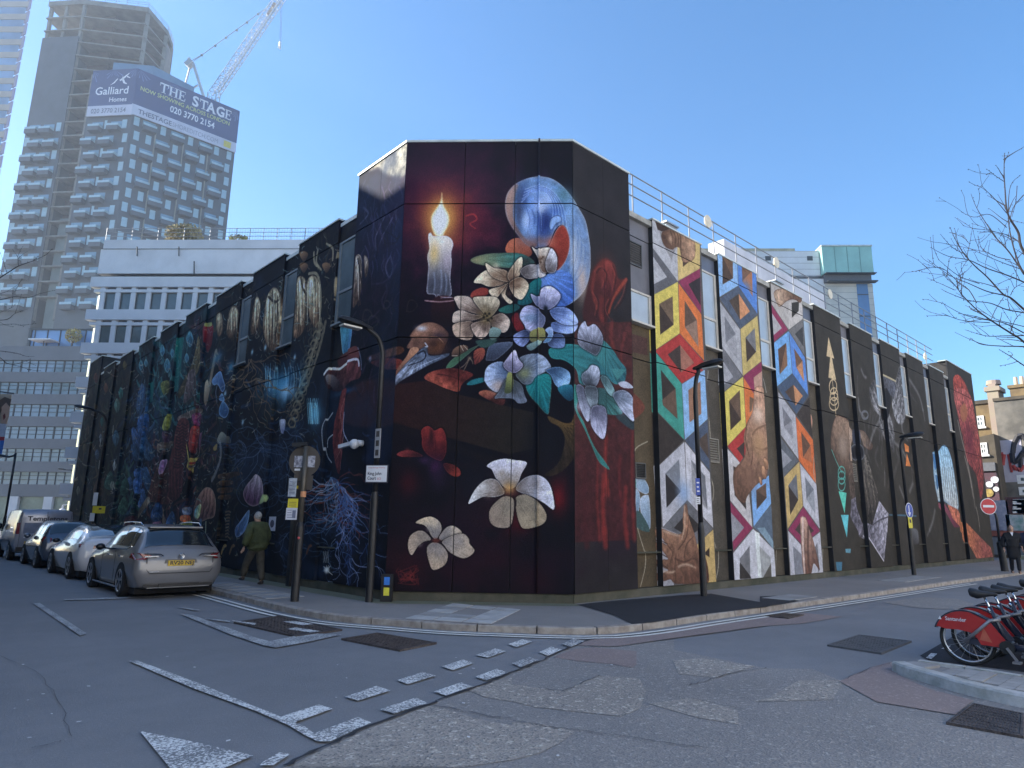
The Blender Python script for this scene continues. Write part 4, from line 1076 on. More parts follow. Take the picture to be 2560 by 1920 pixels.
# knotted trunk
for k in range(34):
    t = k / 33.0
    x = 545 - 240 * t + 30 * math.sin(k*2.1); y = 60 + 830 * t
    L_.stroke(P('c6',(x-30,y),(x-10,y-34),(x+26,y-20),(x+22,y+28),(x-14,y+36),(x-30,y+4)),4,((118,106,88),(84,74,64),(60,56,56))[k % 3],2.5,0.75,1.2)
for s in (((560,0),(540,140),(480,300),(440,450),(340,640)),((600,20),(560,200),(500,400),(430,600)),):
    L_.stroke(P('c6',*s),8,(112,102,90),5,0.7,2)
# blue clearing
L_.glow(P('lm',(700,900))[0],34,32,(60,132,184),0.95,2.0,1.0)
L_.glow(P('lm',(740,950))[0],16,14,(150,184,224),0.8)
L_.glow(P('lm',(980,1130))[0],12,24,(70,146,190),0.85)
L_.glow(P('c6',(760,620))[0],24,6,(30,70,110),0.8)
for k in range(30):
    a = NR.rand(3)
    x, y = 570 + 300 * a[0], 960 - 60 * a[1]
    L_.stroke(P('lm',(x,y),(x+8,y-90),(x-20+40*a[2],y-190)),2.4,((96,160,200),(20,40,66),(130,180,214))[k % 3],0.8,0.6)
for k in range(16):
    a = NR.rand(3)
    x = 930 + 90 * a[0]
    L_.stroke(P('lm',(x,1210),(x-8,1100),(x-30+40*a[2],1010)),2.2,(120,180,214),0.8,0.7)
L_.poly(P('c6',(715,40),(825,30),(815,210),(800,255),(735,305),(712,150)),(64,134,168),(44,92,128),axis=P('c6',(770,50),(740,290)),streak=0.2,rim=(150,180,200),rimw=1)
# hooded mushroom with a red stem
L_.poly(P('c6',(588,470),(640,415),(720,390),(780,340),(870,320),(905,420),(895,500),(820,530),(740,600),(640,610),(600,560)),(96,48,48),(40,26,34),axis=P('c6',(760,380),(680,590)),streak=0.3,grain=0.4,soft=1.5)
L_.poly(P('c6',(690,330),(800,250),(870,230),(890,330),(780,350),(700,400)),(104,54,50),(70,36,40),axis=P('c6',(800,260),(760,370)),soft=1.5)
L_.stroke(P('c6',(588,470),(630,420),(700,420),(760,375),(830,345),(880,345),(890,395)),4.5,(206,190,196),3.5,0.95)
L_.stroke(P('c6',(880,240),(905,330),(910,430)),2.5,(104,110,132),2,0.8)
L_.poly(P('c6',(600,500),(640,470),(700,540),(650,600)),(120,116,126),(50,40,50),axis=P('c6',(620,480),(660,590)),soft=2,alpha=0.8)
L_.poly(P('c6',(720,610),(780,590),(770,700),(745,900),(750,1100),(720,1290),(690,1330),(660,1230),(640,1060),(655,880),(690,740)),(104,44,46),(70,30,36),axis=P('c6',(750,620),(690,1300)),streak=0.3,grain=0.4)
for k in range(14):
    a = NR.rand(4)
    L_.stroke(P('c6',(740+30*a[0],640+60*k/2),(690+60*a[1],800+30*k),(660+80*a[2],960+28*k)),2,((156,110,106),(60,24,32),(140,70,66))[k % 3],1,0.6)
for s in (((640,800),(580,900),(570,1000),(590,1160),(630,1230)),((760,800),(755,960),(800,1060)),((640,990),(600,1030),(595,1100))):
    L_.stroke(P('c6',*s),2.6,(150,156,180),1.6,0.85)
# roots: branching walks
def roots(nm,seeds,n,cols,ln,w,down=1.0,rs=1):
    R = random.Random(rs)
    for sx, sy in seeds:
        for k in range(n):
            x, y, a = sx + R.uniform(-14,14), sy, math.pi / 2 + R.uniform(-1.3,1.3)
            pts = [(x,y)]
            for j in range(R.randint(5,9)):
                a += R.uniform(-0.8,0.8) + (math.pi/2-a) * 0.18 * down
                s = ln * R.uniform(0.6,1.3)
                x += s * math.cos(a); y += s * math.sin(a) * 1.1
                pts.append((x,y))
                if R.random() < 0.4:
                    b = a + R.choice((-1,1)) * R.uniform(0.6,1.2)
                    q = [(x,y),(x+s*math.cos(b),y+s*math.sin(b)),(x+1.9*s*math.cos(b+.3),y+1.8*s*math.sin(b+.3))]
                    L_.stroke(P(nm,*q),w*0.7,R.choice(cols),0.6,0.8)
            L_.stroke(P(nm,*pts),w,R.choice(cols),0.8,0.85)
BLU = [(84,108,150),(124,140,176),(50,72,118),(64,92,134)]
DIM = [(50,66,96),(66,82,116),(40,54,86)]
RUS = [(100,50,44),(84,40,44)]
roots('lr',[(500,480),(560,520),(620,560)],8,RUS,70,3.0,0.8,3)
roots('lr',[(480,450),(540,500),(600,540),(650,620)],9,BLU,75,2.4,0.8,4)
roots('lr',[(740,820),(640,930),(860,1100),(560,1080),(700,1250)],3,BLU,60,1.8,0.5,5)
roots('lr',[(60,420),(120,600),(260,900),(250,1150),(60,1000)],3,DIM,55,1.5,0.5,6)
roots('lm',[(720,1330),(700,1250),(360,1340),(500,1250),(560,1400)],3,DIM,60,1.6,0.5,7)
roots('lt',[(1100,330),(1000,60),(1030,640),(800,100),(560,60)],3,DIM,80,1.4,0.5,8)
roots('lm',[(460,700),(520,850)],6,[(104,84,68),(84,66,56)],50,2.4,0.9,9)
L_.poly(P('lm',(680,1180),(715,1172),(745,1185),(735,1270),(700,1290),(682,1240)),(160,160,190),(84,90,130),axis=P('lm',(712,1180),(710,1280)),streak=0.3)
# mushrooms, droplet, tulips
MU = dict(rim=(120,156,206),rimw=1.4,grain=0.3)
L_.poly(P('lm',(158,870),(190,820),(228,793),(248,850),(264,920),(240,958),(205,900),(175,905)),(84,118,172),(40,64,110),axis=P('lm',(220,800),(220,940)),**MU)
L_.poly(P('lm',(214,1010),(240,968),(260,1025),(230,1030)),(70,106,150),**MU)
L_.poly(P('lm',(250,1030),(292,1090),(280,1150),(250,1165),(216,1130),(222,1075)),(54,96,142),(34,60,104),axis=P('lm',(250,1040),(250,1160)),**MU)
L_.stroke(P('lm',(205,890),(190,960),(200,1040)),3,(92,108,140),2,0.8)
L_.poly(P('lm',(200,1340),(235,1275),(285,1320),(290,1365),(240,1360),(210,1370)),(130,130,124),(70,74,84),axis=P('lm',(240,1280),(240,1370)))
L_.poly(P('lm',(170,1400),(200,1370),(195,1420),(175,1425)),(130,110,70))
L_.stroke(P('lm',(225,1360),(228,1480),(190,1600),(160,1659)),6,(104,108,122),7,0.8,1.5)
L_.poly(P('lt',(780,418),(845,480),(868,620),(860,720),(800,795),(720,805),(650,745),(625,650),(660,560),(725,480)),(150,140,160),(62,36,66),axis=P('lt',(790,430),(740,760)),streak=0.45,rim=(150,132,146),rimw=1.2)
L_.poly(P('lt',(860,660),(905,700),(870,760),(820,780)),(140,156,116),rim=(90,100,84),rimw=1)
L_.poly(P('lt',(170,578),(250,610),(290,750),(272,930),(190,965),(100,995),(20,930),(32,800),(90,665)),(138,100,92),(60,40,48),axis=P('lt',(180,590),(120,970)),streak=0.5,rim=(130,110,104),rimw=1.5)
L_.poly(P('lt',(30,930),(40,840),(110,780),(100,900),(70,960)),(84,130,160),(180,176,110),axis=P('lt',(40,860),(100,900)),streak=0.3)
L_.stroke(P('lt',(105,1000),(110,1150),(140,1300)),9,(60,90,132),9,0.85,2)
L_.stroke(P('lt',(170,1000),(165,1150),(150,1300)),3,(150,156,140),3,0.8,1)
L_.poly(P('lt',(525,1085),(590,990),(700,850),(670,1060),(600,1160),(540,1185)),(76,108,156),(44,66,110),axis=P('lt',(660,900),(550,1160)),streak=0.4,rim=(130,150,186),rimw=1)
for (x,y,w,h) in ((330,420,120,60),(340,500,110,60),(320,590,130,60),(330,680,100,50),(400,400,160,50)):
    L_.poly(P('lt',(x,y),(x+w,y-14),(x+w+20,y+h*.6),(x+w*.5,y+h),(x-10,y+h*.8)),(96,74,56),(54,42,40),axis=P('lt',(x,y),(x,y+h)),grain=0.5)
for k in range(9):
    L_.stroke(P('lt',(380,880+38*k),(420,870+38*k),(455,890+38*k)),3,(104,88,76),1.5,0.7)
for (x,c) in ((460,(110,84,60)),(330,(150,120,70)),(210,(120,100,70)),(1400,(96,60,44))):
    L_.stroke(P('lt',(x,1380),(x+30,1300),(x+60,1290)),6,c,3,0.8,1)
# handprint and bills on the paint
L_.glow(P('lr',(432,1365))[0],6,7,(186,190,206),0.95,4)
for s in (((425,1350),(405,1330)),((432,1345),(432,1318)),((442,1345),(452,1318)),((450,1350),(468,1325)),((450,1380),(490,1412))):
    L_.stroke(P('lr',*s),2.4,(190,194,210),1.6,0.95)
for k in range(7):
    L_.stroke(P('lr',(405+8*k,1180),(400+8*k,1290)),1.4,(176,180,190),1,0.8)
# ------- colourful far stretch
def sh(pts,a,b=None,nm='ll',**kw):
    b = b or tuple(int(c*0.6) for c in a)
    kw.setdefault('streak',0.3)
    L_.poly(P(nm,*pts),a,b,axis=P(nm,pts[0],pts[len(pts) // 2]),grain=0.45,soft=1.2,**kw)
sh([(560,440),(580,520),(570,640),(540,700),(510,640),(530,520)],(56,96,146))
sh([(530,720),(590,680),(600,760),(580,860),(540,880),(520,800)],(50,92,156))
sh([(480,790),(520,830),(540,930),(520,980),(480,900)],(60,98,160))
sh([(560,860),(640,950),(660,1010),(620,1060),(540,1010)],(44,80,124))
sh([(500,1130),(560,1120),(560,1190),(500,1190)],(54,98,162))
sh([(440,1210),(465,1185),(485,1220),(480,1290),(445,1280)],(66,104,164))
sh([(490,1220),(520,1195),(555,1220),(550,1300),(500,1320)],(60,104,176))
sh([(560,1140),(600,1110),(635,1240),(600,1290),(570,1230)],(46,88,140))
sh([(540,1320),(570,1280),(590,1380),(550,1430),(510,1420)],(54,94,160))
sh([(470,930),(540,960),(560,1040),(500,1060)],(40,74,116))
for q in ([(830,80),(885,70),(870,330),(840,500),(800,510)],[(610,440),(640,420),(640,570),(610,600)]):
    L_.poly(P('ll',*q),(24,104,104),(20,84,92),axis=P('ll',q[0],q[3]),smooth=False,streak=0.15)
for (x,y,r) in ((940,90,40),(915,240,24),(720,180,30),(760,300,36),(550,300,26),(590,280,20),(800,200,22)):
    sh([(x,y-r*1.6),(x+r*.7,y),(x,y+r*1.6),(x-r*.7,y)],(64,122,148),(36,74,104),rim=(110,160,180),rimw=1)
sh([(710,440),(770,420),(775,500),(740,540),(715,500)],(110,116,60))
for q, c in (([(1,0),(60,10),(50,60),(20,40)],(80,20,30)),): pass
sh([(1010,60),(1020,300),(960,420),(860,560),(850,500),(960,280)],(96,84,62))
sh([(930,360),(980,340),(990,520),(950,560),(890,600),(900,500)],(104,88,96))
sh([(840,720),(900,680),(1010,640),(1015,700),(930,720),(880,770)],(120,104,102))
sh([(850,740),(930,740),(930,900),(900,1050),(890,1220),(860,1340),(780,1400),(740,1390),(750,1200),(800,960)],(92,44,46),(58,30,38))
for k in range(15):
    y = 770 + 24 * k
    L_.stroke(P('ll',(840-k*2,y),(860-k,y+10),(880,y-6),(905,y+10),(925,y-4)),2,(48,22,30),2,0.8)
sh([(600,1360),(680,1100),(760,1060),(770,1240),(740,1400),(660,1390)],(74,44,42),(50,32,36))
sh([(960,690),(1010,680),(1010,760),(985,785),(960,740)],(136,60,110))
sh([(950,800),(1000,790),(990,900),(970,1000),(930,960)],(150,52,44),(96,36,40))
sh([(1000,860),(1021,840),(1021,960),(1000,1000)],(110,70,104))
sh([(910,910),(935,1040),(1000,1030),(960,1080),(950,1160),(915,1110),(925,1060)],(196,180,84),(140,120,60),smooth=False)
L_.stroke(P('ll',(935,1080),(965,1075)),3,(120,40,40)); L_.stroke(P('ll',(932,1105),(962,1100)),3,(60,50,60))
sh([(710,1060),(745,1050),(730,1110),(700,1170),(690,1130)],(150,110,170),rim=(190,170,200),rimw=1)
sh([(690,920),(800,900),(810,960),(740,960),(680,980)],(104,88,84))
sh([(750,700),(780,690),(770,780),(740,820),(720,790)],(150,150,70),(90,96,50))
sh([(720,830),(780,830),(780,890),(730,910)],(76,54,80))
sh([(600,1350),(620,1390),(560,1470),(520,1530),(520,1480)],(126,112,104))
sh([(700,1430),(730,1480),(760,1580),(740,1600),(710,1520)],(120,104,96))
sh([(865,1500),(920,1495),(925,1540),(870,1545)],(190,92,44),(150,70,40))
sh([(870,1560),(940,1540),(960,1600),(860,1610)],(130,136,70))
sh([(880,1440),(930,1430),(935,1480),(890,1490)],(140,150,180),(60,70,100))
sh([(640,1560),(690,1540),(700,1600),(640,1600)],(150,110,150))
sh([(420,1520),(500,1500),(500,1600),(420,1600)],(74,40,56))
for (x0,y0,c) in ((640,1450,(40,70,120)),(760,1520,(44,78,130)),(380,1400,(60,96,88)),(390,1250,(50,84,80)),(270,1200,(48,84,84)),(180,1250,(84,66,60))):
    sh([(x0,y0),(x0+40,y0-60),(x0+70,y0+20),(x0+40,y0+90),(x0-10,y0+70)],c)
for (x,y,r,c) in ((360,620,60,(84,120,120)),(390,520,50,(40,110,110)),(420,300,40,(104,92,56)),(270,480,44,(104,66,48)),(190,400,44,(96,56,48)),(240,750,40,(34,92,92)),(350,880,70,(56,96,128)),(340,1100,40,(130,140,150)),(230,880,36,(104,116,140)),(200,1010,44,(50,76,110)),(320,1260,40,(110,120,120)),(50,1300,40,(90,96,96)),(100,960,40,(84,76,60))):
    sh([(x,y-r),(x+r*.4,y),(x,y+r),(x-r*.4,y)],c)
# wet-looking pale drips at the edges of the piers
for (x,y,h,w) in ((310,740,110,8),(455,700,90,14),(330,780,80,8),(340,1060,70,12),(230,880,60,10),(180,830,60,9),(220,1060,60,10),(330,1230,60,9),(625,620,120,13),(825,540,130,10),(690,100,60,10)):
    L_.stroke(P('ll',(x,y),(x-6,y+h)),w*0.27,(186,190,200),w*0.2,0.9,1)
L_.poly(P('lm',(90,430),(150,420),(150,540),(110,640),(90,560)),(120,30,44),(80,22,34),axis=P('lm',(120,430),(110,620)))
L_.poly(P('lm',(100,410),(140,400),(140,430),(100,435)),(130,130,80))
L_.stroke(P('lm',(190,640),(160,800),(130,960),(110,1040)),9,(136,120,108),9,0.8,2)
L_.poly(P('lm',(90,880),(130,870),(125,1020),(80,1050)),(176,160,140),(110,90,80),axis=P('lm',(110,880),(100,1040)))
L_.glow(P('lm',(200,690))[0],12,14,(60,120,160),0.7)
L_.glow(P('lm',(310,760))[0],7,10,(60,130,170),0.8)
for q in ((480,640),(820,680),(585,605),(405,1200),(265,970)):
    L_.glow(P('lm',q)[0],2.5,6,(140,176,210),0.9)

# last light touches: fine pale edges and threads over the whole stretch
FIN = [(120,150,166),(150,142,124),(96,132,140),(176,172,168),(130,104,92)]
for i, (nm,x0,y0,x1,y1,n_) in enumerate((('ll',480,60,1010,700,110),('ll',430,500,720,1550,90),('ll',600,800,1010,1600,110),('ll',30,260,450,1560,130),('lm',0,340,330,1600,120),('lm',330,60,1000,620,110),('lf',0,200,480,1000,90),('lm',330,640,1000,1300,90),('lt',0,300,640,1400,80))):
    scumble(nm,x0,y0,x1,y1,n_,FIN,46,1.3,.6,0.1,30+i,.7)
KL.im[:,_t:] = np.clip(KL.im[:,_t:]*np.array((1.04,1.04,0.93)),0,1)

# ================================================================ the painted corner building
GAIN = 1.0
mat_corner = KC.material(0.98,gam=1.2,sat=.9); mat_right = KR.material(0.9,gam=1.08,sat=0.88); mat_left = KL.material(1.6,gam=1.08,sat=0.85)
m_black = mat('black_masonry_paint',(0.012,0.012,0.014),0.8,scale=3,var=0.3)
m_core = mat('dark_core_wall',(0.030,0.028,0.027),0.85,scale=2,var=0.3,bump=0.2)
m_plinth = mat('stained_plinth_concrete',(0.10,0.092,0.07),0.9,scale=1.6,col2=(0.045,0.05,0.035),bump=0.4,bscale=40)
m_roof = mat('grey_roof_felt',(0.16,0.16,0.16),0.9)
m_coping = mat('pale_coping_metal',(0.50,0.54,0.52),0.45,scale=3)
m_beam = mat('weathered_cream_beam',(0.38,0.37,0.33),0.7,scale=4,col2=(0.24,0.23,0.20))
m_frame_r = mat('cream_window_frame',(0.48,0.45,0.40),0.5,scale=5)
m_frame_l = mat('grey_window_frame',(0.16,0.19,0.21),0.5,scale=5)
m_glass_r = mat('pale_blinded_glass',(0.36,0.41,0.46),0.12,scale=0.8,var=0.12,spec=0.6)
m_glass_l = mat('dim_window_glass',(0.10,0.135,0.16),0.10,scale=0.7,var=0.25,spec=0.7)
m_span = mat('grey_spandrel_board',(0.12,0.12,0.14),0.6,scale=2)
m_span_b = mat('blue_grey_spandrel_board',(0.09,0.11,0.16),0.5,scale=2)
m_louvre = mat('dark_louvre_metal',(0.05,0.05,0.05),0.5)
m_louvre2 = mat('beige_louvre_metal',(0.20,0.18,0.15),0.5)
m_steel = mat('galvanised_steel',(0.32,0.33,0.34),0.4,0.6,scale=8)
m_rail = mat('grey_railing_paint',(0.22,0.23,0.25),0.5,0.2)
B0 = (10.33,11.89,0.0)
bld = thing('mural_building','long dark two storey building with painted corner block and pier walls','building',B0)

def uvR(p): return ((p[0]-KR.u0)/(KR.u1-KR.u0),(p[2]-KR.z0)/(KR.z1-KR.z0))
def uvL(p): return ((p[1]-KL.u0)/(KL.u1-KL.u0),(p[2]-KL.z0)/(KL.z1-KL.z0))
def uvC(p):
    q = (np.array(p)-CH0) @ CHX
    return ((q-KC.u0)/(KC.u1-KC.u0),(p[2]-KC.z0)/(KC.z1-KC.z0))
def paint_faces(ob,nrm,k=1):
    """front faces keep the painting, the returns are black"""
    for f in ob.data.polygons:
        f.material_index = 0 if f.normal.dot(Vector(nrm)) > 0.7 else k
def wallpiece(name,side,u0,u1,z0,z1,front,thick,m=None,parent=None):
    """a slab on one of the three wall planes; front = distance of its face behind the wall plane"""
    b = MB(B0)
    e = {'R':(WY,uvR,mat_right,(0,-1,0)),'L':(WX,uvL,mat_left,(-1,0,0)),'C':(None,uvC,mat_corner,tuple(CHN))}[side]
    if side == 'R': b.box(u0,WY+front,z0,u1,WY+front+thick,z1)
    elif side == 'L': b.box(WX+front,u0,z0,WX+front+thick,u1,z1)
    else: b.fbox(CH0,CHX,-CHN,u0,u1,front,front+thick,z0,z1)
    if m is None:
        ob = b.build(name,[e[2],m_black],parent or bld,uvfn=e[1])
        if side != 'L': paint_faces(ob,e[3])
    else:
        ob = b.build(name,m,parent or bld)
    return ob

core = MB(B0)
core.box(10.9,WY+0.24,0,43.1,23,9.0)
core.box(WX+0.24,12.6,0,21,43.0,9.0)
blk = [(12.36,WY+0.06),(12.36,14.0),(WX+0.06,14.0),(WX+0.06,11.95),(10.35,WY+0.06)]
core.prism([(x,y,0.0) for x,y in blk],(0,0,10.1))
core.box(38.7,WY+0.05,0,43.15,16,10.05)
core.box(WX+0.05,40.4,0,14,43.05,10.1)
core.build('wall',m_core,bld)
MB(B0).box(12.4,WY+0.3,9.001,43,22.9,9.03).box(WX+0.3,14.1,9.001,20.9,43,9.03).build('roof',m_roof,bld)
# plinth all round
pl = MB(B0)
pl.box(10.36,WY+0.04,0,43.2,WY+0.3,0.275).box(WX+0.04,11.9,0,WX+0.3,43.0,0.275)
pl.fbox(CH0,CHX,-CHN,0.02,CHW-0.02,0.045,0.3,0,0.272)
pl.build('plinth',m_plinth,bld)
ROWS = [(0.285,5.508),(5.532,8.608),(8.632,10.14)]
for z0, z1 in ROWS:
    for u0, u1 in ((0.0,1.273),(1.291,2.412),(2.43,CHW)):
        wallpiece('wall_panel','C',u0,u1,z0,z1,0.0,0.05)
    wallpiece('wall_panel','R',10.352,11.40,z0,z1,0.0,0.05)
    wallpiece('wall_panel','R',11.408,12.40,z0,z1,0.0,0.05)
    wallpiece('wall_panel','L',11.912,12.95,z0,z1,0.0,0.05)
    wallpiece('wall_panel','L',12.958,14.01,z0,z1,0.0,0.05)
cop = MB(B0)
cop.prism([(p[0],p[1],10.14) for p in ((12.42,WY-0.03),(12.42,14.03),(WX-0.03,14.03),(WX-0.03,11.88),(10.32,WY-0.03))],(0,0,0.05))
cop.build('coping',m_coping,bld)
con = MB(B0)
o = CH0 + CHX * 0.745 + CHN * 0.035
con.tube([o+(0,0,0.3),o+(0,0,10.2)],0.022,8)
con.build('conduit',mat_corner,bld,True,uvfn=uvC)

VENTS = {}
def louvre(side,u0,u1,z0,z1,m,n):
    b = MB(B0)
    front = 0.10
    def bx(a,c,d,e,f0,f1):
        if side == 'R': b.box(a,WY+f0,d,c,WY+f1,e)
        else: b.box(WX+f0,a,d,WX+f1,c,e)
    for (a,c,d,e) in ((u0,u1,z0,z0+0.03),(u0,u1,z1-0.03,z1),(u0,u0+0.03,z0+.03,z1-.03),(u1-0.03,u1,z0+.03,z1-.03)):
        bx(a,c,d,e,front,front+0.05)
    v = b.build('louvre_vent',m,bld)
    s0 = None
    for k in range(n):
        z = z0 + 0.035 + (z1-z0-0.07) * (k+0.5) / n
        h = (z1-z0) / n * 0.28
        s = MB(B0)
        if side == 'R': s.add([(u0+.03,WY+front+.005,z-h),(u1-.03,WY+front+.005,z-h),(u1-.03,WY+front+.04,z+h),(u0+.03,WY+front+.04,z+h),(u0+.03,WY+front+.012,z-h-.012),(u1-.03,WY+front+.012,z-h-.012),(u1-.03,WY+front+.047,z+h-.012),(u0+.03,WY+front+.047,z+h-.012)],
 [(0,1,2,3),(7,6,5,4),(0,4,5,1),(1,5,6,2),(2,6,7,3),(3,7,4,0)])
        s.build('slat',m,v)
def window(side,u0,u1,z0,z1,mf,mg,transom=7.25,front=0.09):
    b = MB(B0)
    f1 = front + 0.07
    def bx(bb,a,c,d,e,x0,x1):
        if side == 'R': bb.box(a,WY+x0,d,c,WY+x1,e)
        else: bb.box(WX+x0,a,d,WX+x1,c,e)
    t = 0.05
    tr = transom if transom and z0 < transom < z1 else None
    for (a,c,d,e) in ((u0,u1,z0,z0+t),(u0,u1,z1-t,z1),(u0,u0+t,z0+t,z1-t),(u1-2*t,u1,z0+t,z1-t)):
        bx(b,a,c,d,e,front,f1)
    if tr: bx(b,u0+t,u1-2*t,tr-0.035,tr+0.035,front+.001,f1)
    w = b.build('window',mf,bld)
    pz = [(z0+t,(tr-0.035) if tr else z1-t)] + ([(tr+0.035,z1-t)] if tr else [])
    for d, e in pz:
        g = MB(B0); bx(g,u0+t,u1-2*t,d,e,front+0.03,front+0.045)
        g.build('pane',mg,w)
    s = MB(B0); bx(s,u0-0.0,u1+0.0,z0-0.05,z0-0.002,front-0.10,f1)
    s.build('sill',mf,w)

PW = 2.275
RX = [13.35+3.155*k for k in range(8)]
LY = [14.89+3.182*k for k in range(8)]
D_ = 0.15  # depth of the bays behind the pier faces
def pier(side,u0,u1,ztop=9.25):
    for z0, z1 in ((0.285,5.508),(5.532,8.608),(8.632,ztop)):
        wallpiece('pier_panel',side,u0,u1,z0,z1,0.0,0.2)
    b = MB(B0)
    if side == 'R': b.box(u0-0.02,WY-0.03,ztop,u1+0.02,WY+0.3,ztop+0.04)
    else: b.box(WX-0.03,u0-0.02,ztop,WX+0.3,u1+0.02,ztop+0.04)
    b.build('coping',m_coping,bld)
def bay(side,u0,u1,k):
    wallpiece('bay_panel',side,u0,u1,0.285,1.02,D_ if side == 'R' else .07,0.08)
    sh_ = MB(B0)
    if side == 'R': sh_.box(u0,WY+0.03,1.022,u1,WY+0.22,1.05)
    else: sh_.box(WX+0.03,u0,1.022,WX+0.22,u1,1.05)
    sh_.build('ledge',m_plinth,bld)
    wallpiece('bay_panel',side,u0,u1,1.052,5.508,D_ if side == 'R' else .07,0.08)
    wallpiece('bay_panel',side,u0,u1,5.532,6.36,D_ if side == 'R' else .07,0.08)
    wallpiece('spandrel_panel',side,u0,u1,8.64,9.06,D_-0.02 if side == 'R' else .06,0.08,(m_span if (k % 2 == 0 or side == 'L') else m_span_b) if side == 'R' else None)
    b = MB(B0)
    if side == 'R': b.box(u0,WY+0.02,9.062,u1,WY+0.32,9.2)
    else: b.box(WX+0.04,u0,9.062,WX+0.32,u1,9.16)
    b.build('eaves_beam',m_beam if side == 'R' else m_coping,bld)
    if side == 'R':
        if k == 0:
            wallpiece('spandrel_panel',side,u0,u1,7.24,8.62,D_-0.01,0.08,m_span)
            louvre('R',u0+0.06,u0+0.62,7.87,8.48,m_louvre,9)
            window('R',u0+0.01,u1-0.01,6.42,7.22,m_frame_r,m_glass_r,None)
            louvre('R',u0+0.15,u0+0.55,2.68,3.05,m_louvre,8)
        else:
            window('R',u0+0.005,u1-0.01,6.42,8.62,m_frame_r,m_glass_r)
            if k in (1,4): louvre('R',u0+0.12,u0+0.62,3.28,3.92,m_louvre2,9)
    else:
        if k <= 2: window('L',u0+0.01,u1-0.005,6.42,8.62,m_frame_l,m_glass_l,front=0.05)
        else: wallpiece('bay_panel','L',u0,u1,6.38,8.62,.07,0.08)
edges = [12.40]
for x in RX: pier('R',x,x+PW)
bays = [(12.40,RX[0])] + [(RX[i]+PW,RX[i+1]) for i in range(7)] + [(RX[7]+PW,38.6)]
for k, (a,c) in enumerate(bays): bay('R',a,c,k)
for z0, z1 in ((0.285,5.508),(5.532,8.608),(8.632,10.05)):
    for a, c in ((38.6,40.9),(40.91,43.2)): wallpiece('wall_panel','R',a,c,z0,z1,0.0,0.06)
for y in LY: pier('L',y,y+PW)
bays = [(14.01,LY[0])] + [(LY[i]+PW,LY[i+1]) for i in range(7)] + [(LY[7]+PW,40.35)]
for k, (a,c) in enumerate(bays): bay('L',a,c,k)
for z0, z1 in ((0.285,5.508),(5.532,8.608),(8.632,10.1)):
    wallpiece('wall_panel','L',40.35,43.0,z0,z1,0.0,0.06)
c2 = MB(B0); c2.box(38.58,WY-0.03,10.052,43.23,WY+0.4,10.09).box(WX-0.03,40.33,10.102,WX+0.4,43.03,10.14)
c2.build('coping',m_coping,bld)
# roof railing along the right wing
rl = MB(B0)
YR = 9.9
for z in (10.80,10.50,10.18): rl.tube([(12.45,YR,z),(38.9,YR,z)],0.018,6)
railing = rl.build('railing',m_rail,bld,True)
p0 = None
x = 13.46
while x < 39:
    if p0 is None:
        p0 = MB(B0).tube([(x,YR,9.0),(x,YR,10.82)],0.022,6).build('post',m_rail,railing,True)
    else: share(p0,railing,(x-13.46,0,0))
    x += 1.35
ms = MB(B0)
for k in range(14):
    xx = 13.6 + 1.9 * k
    ms.tube([(xx,YR+1.2,9.0),(xx,YR+1.2,10.7)],0.006,4)
ms.build('stay_wire',m_rail,railing)
for (cx,cy) in ((1530,478),(1678,567),(1794,635),(2000,770)):
    p = on_y(cx,cy,YR-0.05)
    d = MB(tuple(p)).tube([(p[0],p[1],p[2]),(p[0],p[1]+0.03,p[2]),(p[0],p[1]+0.10,p[2])],[0.2,0.19,0.08],18)
    ob = d.build('warning_disc',mat('cream_disc',(0.62,0.55,0.42),0.5),None,False)
    ob.location = p
    tag(ob,{1530:'round cream disc on the roof railing above the yellow and orange frames',1678:'round disc on the roof railing above the blue frames',1794:'dark edged round disc on the roof railing below the green clad tower',2000:'small pale disc near the far end of the roof railing'}[cx],'disc','discs fixed to the roof railing')
sc_ = MB(B0)
sc_.box(22.9,12.5,9.0,32.4,13.2,12.75)
scr = sc_.build('plant_screen',mat('white_plant_screen',(0.50,0.50,0.54),0.6,scale=1),bld)
for q in ((1450,484),(1682,614)):
    p = on_y(*q,WY+0.15)
    MB(B0).box(p[0]-.25,p[1],9.25,p[0]+.25,p[1]+.3,9.5).box(p[0]-.3,p[1]-.05,9.5,p[0]+.3,p[1]+.32,9.54).build('floodlight_box',m_steel,bld)

